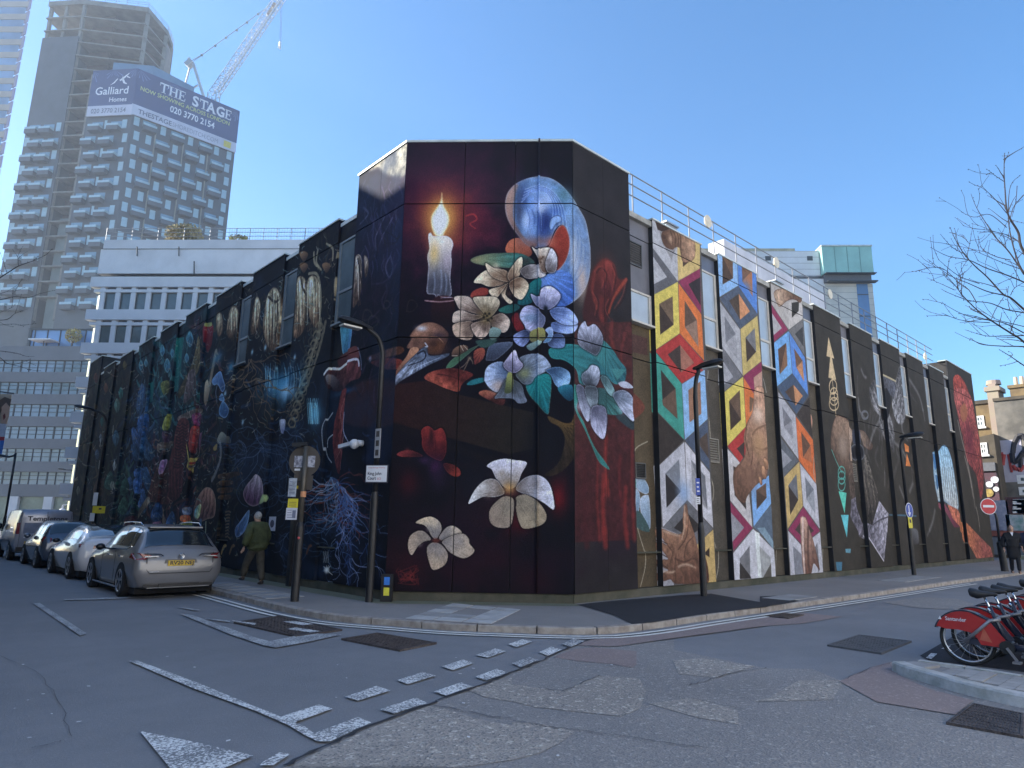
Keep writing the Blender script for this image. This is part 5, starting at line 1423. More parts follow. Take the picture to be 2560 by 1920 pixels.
# ================================================================ ground, road, pavement
def groundmat(name,base,dark,light,sp=(38,3.0),rough=0.85,bump=0.5,wet=0.0,speck=0.5):
    m = bpy.data.materials.new(name); m.use_nodes = True
    nt = m.node_tree; n = nt.nodes; L = nt.links; p = n['Principled BSDF']
    p.inputs['Roughness'].default_value = rough; p.inputs['Specular IOR Level'].default_value = 0.35
    tc = n.new('ShaderNodeTexCoord')
    def noise(s,d=4,r=0.6):
        z = n.new('ShaderNodeTexNoise'); z.inputs['Scale'].default_value = s; z.inputs['Detail'].default_value = d; z.inputs['Roughness'].default_value = r
        L.new(tc.outputs['Object'],z.inputs['Vector']); return z
    def mr(src,a,b,c,d):
        z = n.new('ShaderNodeMapRange'); z.inputs[1].default_value = a; z.inputs[2].default_value = b; z.inputs[3].default_value = c; z.inputs[4].default_value = d
        L.new(src,z.inputs[0]); return z
    def mix(f,a,b):
        z = n.new('ShaderNodeMix'); z.data_type = 'RGBA'
        L.new(f,z.inputs[0])
        for i, v in ((6,a),(7,b)):
            if isinstance(v,tuple): z.inputs[i].default_value = (*v,1)
            else: L.new(v,z.inputs[i])
        return z.outputs[2]
    big = noise(0.35,5); mid = noise(sp[1],4); fine = noise(sp[0],2,0.7); fine2 = noise(sp[0]*3.1,1)
    c = mix(mr(big.outputs['Fac'],0.35,0.65,0,1).outputs[0],base,tuple(x*0.82 for x in base))
    c = mix(mr(mid.outputs['Fac'],0.45,0.75,0,0.35).outputs[0],c,dark)
    c = mix(mr(fine.outputs['Fac'],0.56,0.68,0,speck).outputs[0],c,light)
    c = mix(mr(fine2.outputs['Fac'],0.55,0.7,0,speck).outputs[0],c,dark)
    L.new(c,p.inputs['Base Color'])
    add = n.new('ShaderNodeMath'); add.operation = 'ADD'
    L.new(fine.outputs['Fac'],add.inputs[0]); L.new(fine2.outputs['Fac'],add.inputs[1])
    bp = n.new('ShaderNodeBump'); bp.inputs['Strength'].default_value = bump; bp.inputs['Distance'].default_value = 0.012
    L.new(add.outputs[0],bp.inputs['Height']); L.new(bp.outputs[0],p.inputs['Normal'])
    return m
AS = 1.0
g_new = groundmat('smooth_asphalt',(0.227,0.230,0.242),(0.162,0.166,0.177),(0.312,0.317,0.325),speck=0.35)
g_old = groundmat('worn_asphalt',(0.270,0.254,0.242),(0.152,0.152,0.161),(0.410,0.388,0.356),sp=(17,2.0),speck=0.75,bump=0.8)
g_coarse = groundmat('coarse_asphalt',(0.356,0.319,0.281),(0.130,0.130,0.133),(0.583,0.528,0.463),sp=(15,5.0),speck=0.95,bump=1.0)
g_red = groundmat('reddish_asphalt',(0.290,0.227,0.212),(0.184,0.152,0.152),(0.431,0.356,0.325),sp=(24,3),speck=0.6)
g_pave = groundmat('footway_asphalt',(0.270,0.253,0.242),(0.184,0.173,0.173),(0.356,0.334,0.325),sp=(50,2),speck=0.4)
g_black = groundmat('fresh_black_asphalt',(0.032,0.033,0.038),(0.02,0.02,0.024),(0.05,0.05,0.056),sp=(40,3),speck=0.4)
g_moss = groundmat('mossy_gutter',(0.184,0.189,0.130),(0.109,0.119,0.075),(0.238,0.238,0.195),sp=(26,4))
m_slab = mat('pale_paving_slab',(0.46,0.455,0.45),0.85,scale=2.5,col2=(0.36,0.355,0.35),bump=0.2,bscale=60)
m_slab2 = mat('grey_paving_slab',(0.33,0.325,0.32),0.85,scale=2.5,col2=(0.25,0.245,0.24),bump=0.2,bscale=60)
m_kerb = mat('granite_kerb',(0.36,0.33,0.30),0.8,scale=6,col2=(0.22,0.19,0.17),bump=0.4,bscale=30)
m_kerb2 = mat('pale_granite_kerb',(0.46,0.46,0.46),0.8,scale=6,col2=(0.30,0.31,0.29),bump=0.3,bscale=30)
m_iron = mat('rusty_cover_iron',(0.105,0.085,0.078),0.65,0.3,scale=14,col2=(0.05,0.04,0.038),bump=0.8,bscale=60)

def linemat(name,col,under,keep):
    """worn road paint: the asphalt shows through where it has rubbed off"""
    m = bpy.data.materials.new(name); m.use_nodes = True
    nt = m.node_tree; n = nt.nodes; L = nt.links; p = n['Principled BSDF']
    p.inputs['Roughness'].default_value = 0.7
    tc = n.new('ShaderNodeTexCoord')
    a = n.new('ShaderNodeTexNoise'); a.inputs['Scale'].default_value = 42; a.inputs['Detail'].default_value = 3; a.inputs['Roughness'].default_value = 0.75
    b = n.new('ShaderNodeTexNoise'); b.inputs['Scale'].default_value = 2.2; b.inputs['Detail'].default_value = 3
    for z in (a,b): L.new(tc.outputs['Object'],z.inputs['Vector'])
    ad = n.new('ShaderNodeMath'); ad.operation = 'MULTIPLY_ADD'; ad.inputs[1].default_value = 0.35
    L.new(b.outputs['Fac'],ad.inputs[0]); L.new(a.outputs['Fac'],ad.inputs[2])
    mr = n.new('ShaderNodeMapRange'); mr.inputs[1].default_value = keep; mr.inputs[2].default_value = keep + 0.07
    L.new(ad.outputs[0],mr.inputs[0])
    mx = n.new('ShaderNodeMix'); mx.data_type = 'RGBA'
    mx.inputs[6].default_value = (*under,1); mx.inputs[7].default_value = (*col,1)
    L.new(mr.outputs[0],mx.inputs[0]); L.new(mx.outputs[2],p.inputs['Base Color'])
    return m
l_worn = linemat('worn_white_line',(0.75,0.75,0.73),(0.185,0.188,0.197),0.64)
l_thin = linemat('thin_worn_line',(0.52,0.53,0.53),(0.185,0.188,0.197),0.66)
l_fresh = linemat('pale_double_line',(0.75,0.73,0.68),(0.3,0.29,0.28),0.50)

def sheet(name,pts,z,m,kind=True):
    b = MB().poly([(p[0],p[1],z) for p in pts])
    ob = b.build(name,m,None,fix=False)
    if ob.data.polygons[0].normal.z < 0: ob.data.flip_normals()
    return struct(ob) if kind else ob
def gp(n,*pts,z=0.0):
    return [on_z(*q,z)[:2] for q in (P(n,*pts) if n else pts)]
GS = 1500
struct(MB().quad((-GS,-GS,-0.02),(GS,-GS,-0.02),(GS,GS,-0.02),(-GS,GS,-0.02)).build('ground',mat('far_ground',(0.12,0.12,0.12),0.9),None))
sheet('road',[(-14,-40),(60,-40),(60,60),(-14,60)],0.0,g_new)
# older surface of the cross street, right of the junction lines
edge = gp('q7',(240,1659),(640,1470),(1000,1300),(1490,1120),(1640,1060),(2000,930)) + gp('q8',(20,830),(240,745),(430,655),(640,570),(760,545))
old = edge + gp('q8',(1000,590),(1400,550),(1400,640),(2100,780),(2212,800)) + gp('k1',(400,900),(620,990),(850,900),(1010,850)) + [(8.75,2.9),(7.9,1.2),(7.6,-0.5),(7.6,-6),(-6,-6),(-6,1.2)]
sheet('road_patch',old,0.004,g_old)
for pts in (
 gp('q7',(310,1659),(480,1560),(640,1480),(1000,1320),(1490,1130),(1640,1160),(1900,1240),(2212,1300))+gp('q8',(0,1270),(280,1290),(540,1350),(430,1440),(240,1540),(0,1600),(-400,1659)),
 gp('q7',(1800,980),(2000,935),(2212,880))+gp('q8',(0,940),(240,975),(420,1000),(560,950),(740,868),(1100,890),(1160,1000),(1110,1150),(940,1220),(560,1180),(200,1140),(0,1090))+gp('q7',(2000,1060)),
 gp('q8',(1390,735),(1640,715),(2100,785),(1760,885),(1440,850)),
 gp('q8',(1180,1110),(1560,1060),(1950,1170),(1960,1290),(1600,1230)),
 gp('q8',(2090,1090),(2212,1060))+gp('k1',(300,990),(640,990),(560,1140),(200,1150)),
 ):
    sheet('road_patch',pts,0.008,g_coarse)
sheet('road_patch',gp('q8',(360,705),(520,640),(700,620),(1075,655),(1075,770),(1040,800),(860,765),(560,740)),0.008,g_red)
sheet('road_patch',gp('k1',(610,1000),(860,890),(1010,850),(1060,950),(1300,1060),(1640,1150),(1500,1260),(900,1160)),0.012,g_red)
sheet('road_patch',gp('q8',(430,600),(640,560),(760,545),(1100,530),(1500,450),(2212,355),(2212,435),(1400,545),(900,615),(640,610)),0.012,g_red)
sheet('road_patch',gp('k1',(0,505),(330,470),(630,500),(330,552),(0,575)),0.008,g_red)
sheet('road_patch',gp('k1',(940,390),(1240,350),(1500,360),(1640,400),(1640,455),(1200,430)),0.008,g_old)
sheet('road_patch',gp('k1',(1230,800),(1420,690),(1640,560),(2100,640),(2300,960),(1700,880),(1300,840)),0.008,g_black)

# kerb line round the corner
KL_ = [(5.86,48.0),(5.84,30),(5.82,20),(5.80,15.75),(5.74,13.47),(5.72,11.9),(5.88,10.55),(6.38,9.42),(6.80,8.58),(7.36,7.88),(7.80,7.36),(8.40,6.90),(9.40,6.75),(10.75,6.74),(13.14,6.66),(18.5,6.50),(25.6,6.35),(31.0,6.15),(38,6.05),(47,6.0)]
kp = spline(KL_,14,False)
seg = np.hypot(*np.diff(kp,axis=0).T); cum = np.concatenate([[0],np.cumsum(seg)])
def kerb_at(s,off=0.0):
    """point on the kerb line at arc length s, off metres towards the road"""
    i = min(max(int(np.searchsorted(cum,s)-1),0),len(seg)-1)
    t = (s-cum[i]) / seg[i]
    p = kp[i] * (1-t) + kp[i+1] * t
    d = (kp[i+1]-kp[i]) / seg[i]
    return np.array([p[0]+d[1]*off,p[1]-d[0]*off]), d
PZ = 0.1
pav = [tuple(kerb_at(s,-0.15)[0]) for s in np.arange(0,cum[-1],0.5)]
pav += [(47,9.0),(43.3,WY+.1),(10.4,WY+.1),(WX+.1,12),(WX+.1,43.2),(6.2,48)]
sheet('pavement',pav,PZ,g_pave)
kerb = bpy.data.objects.new('kerb',None); COL.objects.link(kerb); struct(kerb)
s = 0.0; R = random.Random(4)
while s < cum[-1] - 1.0:
    L = 0.92 if 20 < s < 60 else 0.9
    q = []
    n_ = 3
    for i in range(n_+1):
        t = s + 0.012 + (L-0.024) * i / n_
        q.append((kerb_at(t,0.0)[0],kerb_at(t,-0.15)[0]))
    b = MB(); zt = PZ + R.uniform(0.0,0.006)
    vs_ = []
    for a, c in q: vs_ += [(a[0],a[1],0),(a[0],a[1],zt-0.012),(a[0]+(c[0]-a[0])*.1,a[1]+(c[1]-a[1])*.1,zt),(c[0],c[1],zt),(c[0],c[1],0)]
    fs_ = []
    for i in range(n_):
        for j in range(4): fs_.append((i*5+j,i*5+j+1,i*5+6+j,i*5+5+j))
    fs_ += [(0,1,2,3,4),tuple(n_*5+j for j in (4,3,2,1,0))]
    b.add(vs_,fs_).build('kerb_stone',m_kerb,kerb)
    s += L
# mossy edge under the wall, black patch, pale slabs
sheet('pavement_patch',[(10.33,WY+.03),(10.33,WY-.35),(9.9,9.1),(7.3,11.55),(7.2,14),(7.3,22),(WX+.03,22),(WX+.03,11.9)],PZ+.004,g_moss)
sheet('pavement_patch',gp('q8',(560,250),(900,215),(1500,165),(1720,155),(2212,240),(2212,268),(1600,340),(1210,405),(1035,420),(900,350),(740,300),z=PZ),PZ+.008,g_black)
sheet('pavement_patch',gp('k1',(0,345),(120,340),(300,380),(200,400),(0,430),z=PZ),PZ+.013,g_black)
def slabs(corners,nu,nv,m,holder,skip=()):
    a, b, c, d = [np.array(p) for p in corners]
    R = random.Random(int(a[0]*100))
    for i in range(nu):
        for j in range(nv):
            if (i,j) in skip: continue
            def q(u,v): return (a*(1-u)+b*u) * (1-v) + (d*(1-u)+c*u) * v
            g = 0.012
            u0, u1, v0, v1 = i / nu + g, (i+1) / nu - g, j / nv + g, (j+1) / nv - g
            z = PZ + 0.012 + R.uniform(0,0.004)
            MB().prism([(*q(u0,v0),PZ-.02),(*q(u1,v0),PZ-.02),(*q(u1,v1),PZ-.02),(*q(u0,v1),PZ-.02)],(0,0,z-PZ+.02)).build('paving_slab',m if R.random() < .75 else m_slab2,holder)
pslabs = bpy.data.objects.new('paved_strip',None); COL.objects.link(pslabs); struct(pslabs)
sheet('pavement_patch',[(6.46,9.46),(8.42,10.70),(8.85,9.16),(7.21,8.12)],PZ+.006,g_pave)
slabs([(6.50,9.48),(8.44,10.68),(8.84,9.18),(7.22,8.16)],5,3,m_slab,pslabs,skip=((2,1),(3,1)))
slabs([(5.98,17.6),(6.75,17.6),(6.75,13.4),(5.92,13.4)],1,6,m_slab2,pslabs)
slabs([(14.5,7.5),(15.9,7.5),(15.9,6.85),(14.5,6.85)],2,1,m_slab2,pslabs)
slabs([(22.5,7.9),(26.0,7.8),(26.0,7.1),(22.5,7.1)],5,1,m_slab2,pslabs)

# sealed joints and cracks in the old surfacing
m_tar = mat('bitumen_joint',(0.035,0.036,0.04),.6,scale=8,var=.3)
def joint(pts,w,z=0.0145):
    q = spline(np.array(pts),6,False); R = random.Random(len(pts)*7+int(q[0][0]*50)); b = MB(); v = []
    for i in range(len(q)):
        d = q[min(i+1,len(q)-1)] - q[max(i-1,0)]; d /= np.hypot(*d) + 1e-9; n_ = np.array([-d[1],d[0]]); k = w * R.uniform(.35,1.2); j = R.uniform(-.02,.02)
        for s_ in (-1,1): e = q[i] + n_ * (s_*k/2+j); v.append((e[0],e[1],z))
    ob = b.add(v,[(2*i,2*i+1,2*i+3,2*i+2) for i in range(len(q)-1)]).build('road_joint',m_tar,None,fix=False)
    if ob.data.polygons[0].normal.z < 0: ob.data.flip_normals()
    return struct(ob)
joint(edge,.045)
joint(gp('q7',(1480,1125),(1700,1160),(1950,1210),(2212,1245)),0.014)
joint(gp('q8',(240,975),(430,1000),(600,935),(760,868)),0.011)
joint(gp('q8',(0,1265),(300,1310),(600,1350),(1000,1400),(1300,1450),(1700,1500)),0.012)
joint(gp('q8',(1500,955),(1650,920),(1900,850),(2212,800)),0.012)
joint(gp('q8',(1180,1010),(1600,1080),(2000,1160)),0.009)
joint(gp('q8',(640,612),(900,617),(1400,545),(2212,436)),0.011)
joint(gp('q8',(1690,1000),(2000,1060),(2212,1100)),0.008)
joint(gp('k1',(640,990),(830,905),(1000,860)),0.011)
joint(gp('q6',(0,700),(300,830),(500,1100),(620,1400)),0.007); joint(gp('q6',(270,1500),(420,1470),(540,1440)),0.011)

# ---- painted lines
def ribbon(name,s0,s1,off,w,m,z=0.016):
    b = MB(); ss = np.arange(s0,s1,0.4)
    v = []
    for s_ in ss:
        a = kerb_at(s_,off)[0]; c = kerb_at(s_,off+w)[0]
        v += [(a[0],a[1],z),(c[0],c[1],z)]
    f = [(2*i,2*i+1,2*i+3,2*i+2) for i in range(len(ss)-1)]
    ob = b.add(v,f).build(name,m,None,fix=False)
    if ob.data.polygons[0].normal.z < 0: ob.data.flip_normals()
    return struct(ob)
sA = cum[int(np.argmin(np.hypot(kp[:,0]-5.8,kp[:,1]-15.9)))]
sB = cum[int(np.argmin(np.hypot(kp[:,0]-25.5,kp[:,1]-6.35)))]
ribbon('road_line',sA,sB,0.20,0.08,l_fresh)
ribbon('road_line',sA,sB,0.37,0.08,l_fresh)
def mark(n,*pts,m=None): return sheet('road_marking',gp(n,*pts),0.018,m or l_worn)
for q in (((770,1060),(1040,965),(1160,1005),(880,1095)),((1220,915),(1440,845),(1555,875),(1310,950)),((1605,795),(1790,735),(1880,765),(1700,828)),((1900,695),(2070,638),(2160,662),(2000,718)),
 ((1070,1170),(1380,1068),(1480,1115),(1190,1208)),((1535,1015),(1770,935),(1870,968),(1640,1050)),((1895,885),(2080,815),(2175,850),(1990,918)),
 ((60,1630),(200,1548),(292,1562),(150,1659),(30,1659))):
    mark('q7',*q)
for q in (((2180-2212,600),(90,557),(172,577),(40,628)),((0,765),(150,712),(230,738),(70,803)),((235,670),(340,622),(430,648),(310,702)),((430,600),(530,550),(627,572),(510,624))):
    mark('q8',*q)
sheet('road_marking',gp('q6',(1115,748),(1180,742),(1700,935),(2212,1150))+gp('q7',(120,1195),(210,1235),(540,1128),(660,1165),(330,1285),(420,1320),(500,1380),(880,1237),(995,1285),(640,1450),(530,1450),(420,1395),(280,1310),(0,1185))+gp('q6',(1650,980)),0.018,l_worn)
mark('q6',(1205,1360),(1700,1460),(2185,1575),(1900,1700),(1600,1850))
mark('q6',(285,245),(340,240),(745,505),(690,525),m=l_thin)
sheet('road_marking',gp('q6',(1560,338),(1660,345),(2212,545))+gp('q7',(120,575),(440,505),(740,515),(500,570),(170,632),(60,610),(0,590))+gp('q6',(2000,520)),0.018,l_thin)
mark('q6',(1522,275),(1560,277),(1732,302),(1690,308),m=l_thin)
mark('q6',(545,208),(900,196),(1500,172),(1500,182),(900,208),(560,216),m=l_thin)
mark('q6',(1760,372),(1990,398),(1980,408),(1800,385),m=l_thin)
mark('k1',(1275,825),(1315,788),(1362,792),(1320,832)); mark('k1',(1394,752),(1420,740),(1468,728),(1440,760))
mark('k5',(0,930),(20,920),(430,835),(430,850),m=l_thin) if False else None
R = random.Random(9)
for k in range(26):  # specks of litter and chewing gum
    p = on_z(R.uniform(20,1700),R.uniform(1420,1650),0)
    a = R.uniform(0,3); l = R.uniform(.012,.03)
    c, s_ = math.cos(a) * l, math.sin(a) * l
    sheet('road_speck',[(p[0]-c,p[1]-s_),(p[0]+s_*.6,p[1]-c*.6),(p[0]+c,p[1]+s_),(p[0]-s_*.6,p[1]+c*.6)],0.022,mat('pale_speck',(0.6,0.6,0.6)))

# ---- manhole covers
def cover(c4,label,split,dashes=0,m=m_iron):
    a, b, c, d = [np.array(p,float) for p in c4]
    ctr = (a+b+c+d) / 4
    t = thing('manhole_cover',label,'manhole cover',(ctr[0],ctr[1],0),group='iron covers set in the road')
    off = (ctr[0],ctr[1],0)
    def q(u,v): return (a*(1-u)+b*u) * (1-v) + (d*(1-u)+c*u) * v
    fr = MB(off)
    e = 0.045
    for (u0,v0,u1,v1) in ((0,0,1,e),(0,1-e,1,1),(0,e,e,1-e),(1-e,e,1,1-e)):
        fr.prism([(*q(u0,v0),0.0),(*q(u1,v0),0.0),(*q(u1,v1),0.0),(*q(u0,v1),0.0)],(0,0,0.026))
    fr.build('frame',m,t)
    for k in range(split):
        for h in (0,1):
            u0, u1 = e + (1-2*e) * k / split + .006, e + (1-2*e) * (k+1) / split - .006
            v0, v1 = e + .008, 1 - e - .008
            T = [(u0,v0),(u1-.012,v0),(u0,v1-.02)] if h == 0 else [(u1,v1),(u0+.012,v1),(u1,v0+.02)]
            MB(off).prism([(*q(*w),0.0) for w in T],(0,0,0.021)).build('plate',m,t)
    rb = MB(off)
    n_ = 16
    for i in range(n_):
        v = e + .02 + (1-2*e-.04) * i / n_
        w = (1-2*e) / n_ * .42
        for k in range(split*4):
            u0, u1 = e + .01 + (1-2*e) * k / (split*4) + .012, e + (1-2*e) * (k+1) / (split*4) - .014
            rb.prism([(*q(u0,v),0.02),(*q(u1,v),0.02),(*q(u1,v+w),0.02),(*q(u0,v+w),0.02)],(0,0,0.006))
    stuff(rb.build('tread_pattern',m,t))
    return t
cover([(4.48,11.3),(5.35,11.6),(5.46,9.58),(4.64,9.42)],'larger rusty cover crossed by a white line near the kerb',3)
cover([(5.04,8.86),(5.71,9.0),(5.89,7.78),(5.19,7.63)],'rusty ribbed cover in the middle of the junction mouth',2)
cover([(10.07,4.26),(11.43,4.34),(11.43,3.60),(10.0,3.53)],'flat grey cover with a dark surround near the red bicycles',2,m=mat('grey_cover_iron',(0.10,0.10,0.105),0.7,0.2,scale=10,bump=0.5))
cc = gp('k1',(1430,1330),(1640,1180),(2028,1260),(2028,1440))
cover(cc,'worn cobbled cover beside the granite island',2)
cc = gp('k1',(40,500),(170,478),(340,490),(220,518))
cover(cc,'small drain cover by the double lines below the first painted pier',2)
for n_, q in enumerate(gp('q6',(2000,400))): pass
for q in (((2000,398),(2212,425),(2200,440),(2040,412)),):
    sheet('road_marking',gp('q6',*q),0.030,l_worn)
for q in (((230,410),(330,405),(500,432),(400,442)),((265,475),(340,462),(560,495),(460,505))):
    sheet('road_marking',gp('q7',*q),0.030,l_worn)

# ---- granite island by the bicycle dock
isl = bpy.data.objects.new('traffic_island',None); COL.objects.link(isl); struct(isl)
isl.location = (8.9,2.2,0)
IO = (8.9,2.2,0)
outer = spline([(8.94,3.05),(8.74,2.84),(8.56,2.56),(8.35,2.26),(8.19,1.89),(8.10,1.5),(8.02,0.9),(8.0,0.2),(8.0,-1.0)],4,False)
inner_b = [(9.2,-1.0),(9.19,1.84),(9.31,2.38),(9.30,2.85),(9.22,3.06)]
ring_ = [tuple(p) for p in outer] + inner_b
MB(IO).prism([(x,y,0) for x,y in ring_],(0,0,0.085)).build('base',g_pave,isl)
for i in range(0,len(outer)-4,4):
    pts_a = [outer[i+j] for j in range(5)]
    nrm = []
    for j in range(5):
        d = outer[min(i+j+1,len(outer)-1)] - outer[max(i+j-1,0)]; d /= np.hypot(*d)
        nrm.append(np.array([-d[1],d[0]]))
    b = MB(IO); v = []
    for j in range(5):
        a = pts_a[j]; c = a + nrm[j] * .15
        v += [(a[0]-nrm[j][0]*.01,a[1]-nrm[j][1]*.01,0),(a[0],a[1],.10),(a[0]+nrm[j][0]*.02,a[1]+nrm[j][1]*.02,.118),(c[0],c[1],.118),(c[0],c[1],0)]
    f = []
    for j in range(4):
        for k in range(4): f.append((j*5+k,j*5+k+1,j*5+6+k,j*5+5+k))
    f += [(0,1,2,3,4),tuple(20+k for k in (4,3,2,1,0))]
    b.add(v,f).build('kerb_stone',m_kerb2,isl)
for (a,c) in (((9.30,2.86),(9.30,2.40)),((9.30,2.38),(9.22,1.86)),((9.22,1.84),(9.2,0.9)),((9.2,0.88),(9.2,-0.6))):
    MB(IO).bar((a[0]-.03,a[1],.06),(c[0]-.03,c[1],.06),.09,.12).build('kerb_stone',m_kerb2,isl)
MB(IO).prism([(8.98,2.97,.05),(8.86,2.70,.05),(9.18,2.62,.05),(9.2,2.9,.05)],(0,0,.058)).build('paver',m_slab2,isl)
for j in range(12):
    y = 2.50 - .145 * j
    for k in range(6):
        x = 9.17 - .155 * (k+1)
        xo = np.interp(y,[-1,0.9,1.5,1.89,2.26,2.56,2.84],[8.0,8.02,8.10,8.19,8.35,8.56,8.74]) + .17
        if x < xo: continue
        MB(IO).box(x,y-.14,.05,x+.148,y-.004,.104+.004*((j*7+k*3) % 3)).build('paver',m_slab2,isl)

# ================================================================ buildings behind
m_slate = mat('slate_cladding',(0.075,0.08,0.09),0.55,scale=0.4)
m_slate2 = mat('balcony_slate',(0.085,0.09,0.10),0.6,scale=0.4)
m_blueglass = mat('sky_blue_glass',(0.16,0.27,0.36),0.15,scale=0.3,var=0.3,spec=0.8)
m_cyan = mat('pale_cyan_glass',(0.34,0.46,0.50),0.15,scale=0.4,var=0.2,spec=0.8)
m_conc = mat('bare_concrete',(0.22,0.205,0.18),0.85,scale=0.5,var=0.2)
m_brownwall = mat('brown_inner_wall',(0.09,0.062,0.052),0.9,scale=0.3,var=0.35)
m_shaft = mat('grey_green_shaft',(0.16,0.18,0.17),0.8,scale=0.3)
m_navy = mat('navy_banner',(0.05,0.075,0.20),0.6,scale=0.12,col2=(0.035,0.055,0.15))
m_banwhite = mat('white_banner',(0.55,0.54,0.62),0.6,scale=0.2)
m_txtw = mat('white_lettering',(0.75,0.75,0.80),0.6)
m_txty = mat('yellow_lettering',(0.62,0.64,0.22),0.6)
m_txtg = mat('grey_lettering',(0.10,0.10,0.16),0.6)
m_txtg2 = mat('pale_grey_lettering',(0.25,0.24,0.32),0.6)
Z3 = np.array([0.0,0,1])

# ---------------------------------------------------------------- high-rise
d_ = ray(285,250); s_ = 150 / math.hypot(d_[0],d_[1])
TC = CAM + d_ * s_; TC[2] = 0.0
H1 = rad(131.5)
TL = np.array([math.cos(H1),math.sin(H1),0]); TLN = np.array([math.sin(H1),-math.cos(H1),0]) * -1.0
if np.dot(TLN,CAM-TC) < 0: TLN = -TLN
TR = np.array([1.0,0,0]); TRN = np.array([0,-1.0,0])
tower = thing('high_rise_tower','dark slate residential tower under construction with staggered balconies and open concrete floors','tower',tuple(TC))
OT = tuple(TC)
def corner(pts): return [(TC[0]+TL[0]*u+(TR[0]*v),TC[1]+TL[1]*u+TR[1]*v) for u,v in pts]
def inl(u,depth): p = TC + TL * u - TLN * depth; return (p[0],p[1])
def inr(u,depth): p = TC + TR * u - TRN * depth; return (p[0],p[1])
b = MB(OT)
def vprism(bb,plan,z0,z1): bb.prism([(x,y,z0) for x,y in plan],(0,0,z1-z0))
vprism(b,[inl(0,0),inr(21.4,0),inr(21.4,18),inl(10.2,14),inl(10.2,0)],0,95.0)  # right block, up to the banner
vprism(b,[inl(15.1,0),inl(15.1,12),inl(23.6,12),inl(23.6,0)],0,104.5)  # left block
b.build('wall',m_slate,tower)
b = MB(OT)
vprism(b,[inl(10.2,3.5),inl(10.2,12),inl(15.1,12),inl(15.1,3.5)],0,112.0)
vprism(b,[inl(10.1,4.5),inr(2,8),inr(8,12),inl(6,16),inl(15,14)],95.0,112)
b.build('inner_wall',m_brownwall,tower)
# open concrete floors
fl = None
slab_plan_low = [inl(10.2,0.1),inl(10.2,3.5),inl(15.1,3.5),inl(15.1,0.1)]
slab_plan_top = [inl(15.6,0.1),inl(23.7,0.1),inl(23.7,11),inl(10,17),inr(9,13.5),inr(6.5,9),inr(1.0,4.2)]
FH = 3.24
z = 113.0
k = 0
while z > 42:
    plan = slab_plan_top if z > 105 else (slab_plan_low if z < 95 else [inl(15.1,0.1),inl(15.1,4),inl(10,14),inr(9,13.5),inr(6.5,9),inr(1.0,4.2)])
    q = MB(OT); vprism(q,plan,z-0.28,z if k else z+.8); q.build('floor_slab',m_conc,tower)
    z -= FH; k += 1
c = MB(OT)
for (u,dd,z1) in ((15.3,0.3,112.6),(10.6,0.3,95),(19.5,0.4,112.6),(23.3,.5,112.6)):
    p = inl(u,dd)
    zz0 = 40 if u < 16 else 104
    c.fbox((p[0],p[1],0),TL,-TLN,-0.3,0.3,0,0.6,zz0,z1)
    c.build('column',m_conc,tower) if False else None
for q in (inr(1.2,4.6),inr(6.3,9.2),inr(8.6,13)):
    c.fbox((q[0],q[1],0),TR,-TRN,-0.4,0.4,0,0.6,94,112.6)
c.build('column',m_conc,tower)
c = MB(OT); vprism(c,[inr(6.7,9.4),inr(8.9,13.2),inr(8.6,13.4),inr(6.4,9.6)],96,111); c.build('cladding_panel',mat('tan_panel',(0.22,0.19,0.17),0.8,scale=0.3,var=0.3),tower)
c = MB(OT); vprism(c,[inl(13.4,1.0),inl(13.4,3),inl(10.8,3),inl(10.8,1.0)],0,62); c.build('lift_shaft',m_shaft,tower)
c = MB(OT); vprism(c,[inl(7.2,1.5),inr(3,1.5),inr(12,3),inr(12,12),inl(7,10)],95.0,98.6); c.build('plant_room',mat('blue_screen',(0.13,0.22,0.33),0.4,scale=0.3),tower)
r_ = MB(OT)
rp = [inl(23.7,0.2),inl(15.6,0.2),inr(1.0,4.2),inr(6.5,9),inr(9,13.5)]
for h in (113.9,114.5,115.0):
    r_.tube([(x,y,h) for x,y in rp],0.05,4)
for i in range(len(rp)-1):
    n_ = max(2,int(math.dist(rp[i],rp[i+1])/2.2))
    for j in range(n_):
        t = j / n_; x = rp[i][0] * (1-t) + rp[i+1][0] * t; y = rp[i][1] * (1-t) + rp[i+1][1] * t
        r_.tube([(x,y,113.7),(x,y,115)],0.05,4)
r_.build('edge_rail',m_rail,tower)
# balconies and windows
protoB = {}; protoW = {}
def balcony(face,u,z,w=2.5):
    ax, nn = (TL,TLN) if face == 'L' else (TR,TRN)
    if face not in protoB:
        q = MB(); q.fbox((0,0,0),ax,nn,-w/2,w/2,0.0,1.25,0,0.95)
        o = q.build('balcony',m_slate2,tower)
        g = MB(); g.fbox((0,0,0),ax,nn,-w/2,w/2,1.18,1.24,0.96,1.45).fbox((0,0,0),ax,nn,-w/2,-w/2+.05,0.02,1.17,0.96,1.45)
        gg = g.build('balustrade',m_cyan,o)
        d = MB(); d.fbox((0,0,0),ax,nn,-w/2+.05,w/2-.05,0.0,0.05,0.97,2.55)
        d.build('glazed_door',m_blueglass,o)
        protoB[face] = o
    else:
        o = protoB[face].copy(); COL.objects.link(o)
        for ch in protoB[face].children:
            c_ = ch.copy(); COL.objects.link(c_); c_.parent = o
        o.parent = tower
    o.location = tuple(ax*u+np.array([0,0,z]))
def towwin(face,u,z,w=1.05,h=2.0):
    ax, nn = (TL,TLN) if face == 'L' else (TR,TRN)
    key = (face,w)
    if key not in protoW:
        q = MB(); q.fbox((0,0,0),ax,nn,-w/2,w/2,0.0,0.06,0,h)
        o = q.build('window',m_cyan,tower); protoW[key] = o
    else:
        o = protoW[key].copy(); COL.objects.link(o); o.parent = tower
    o.location = tuple(ax*u+np.array([0,0,z]))
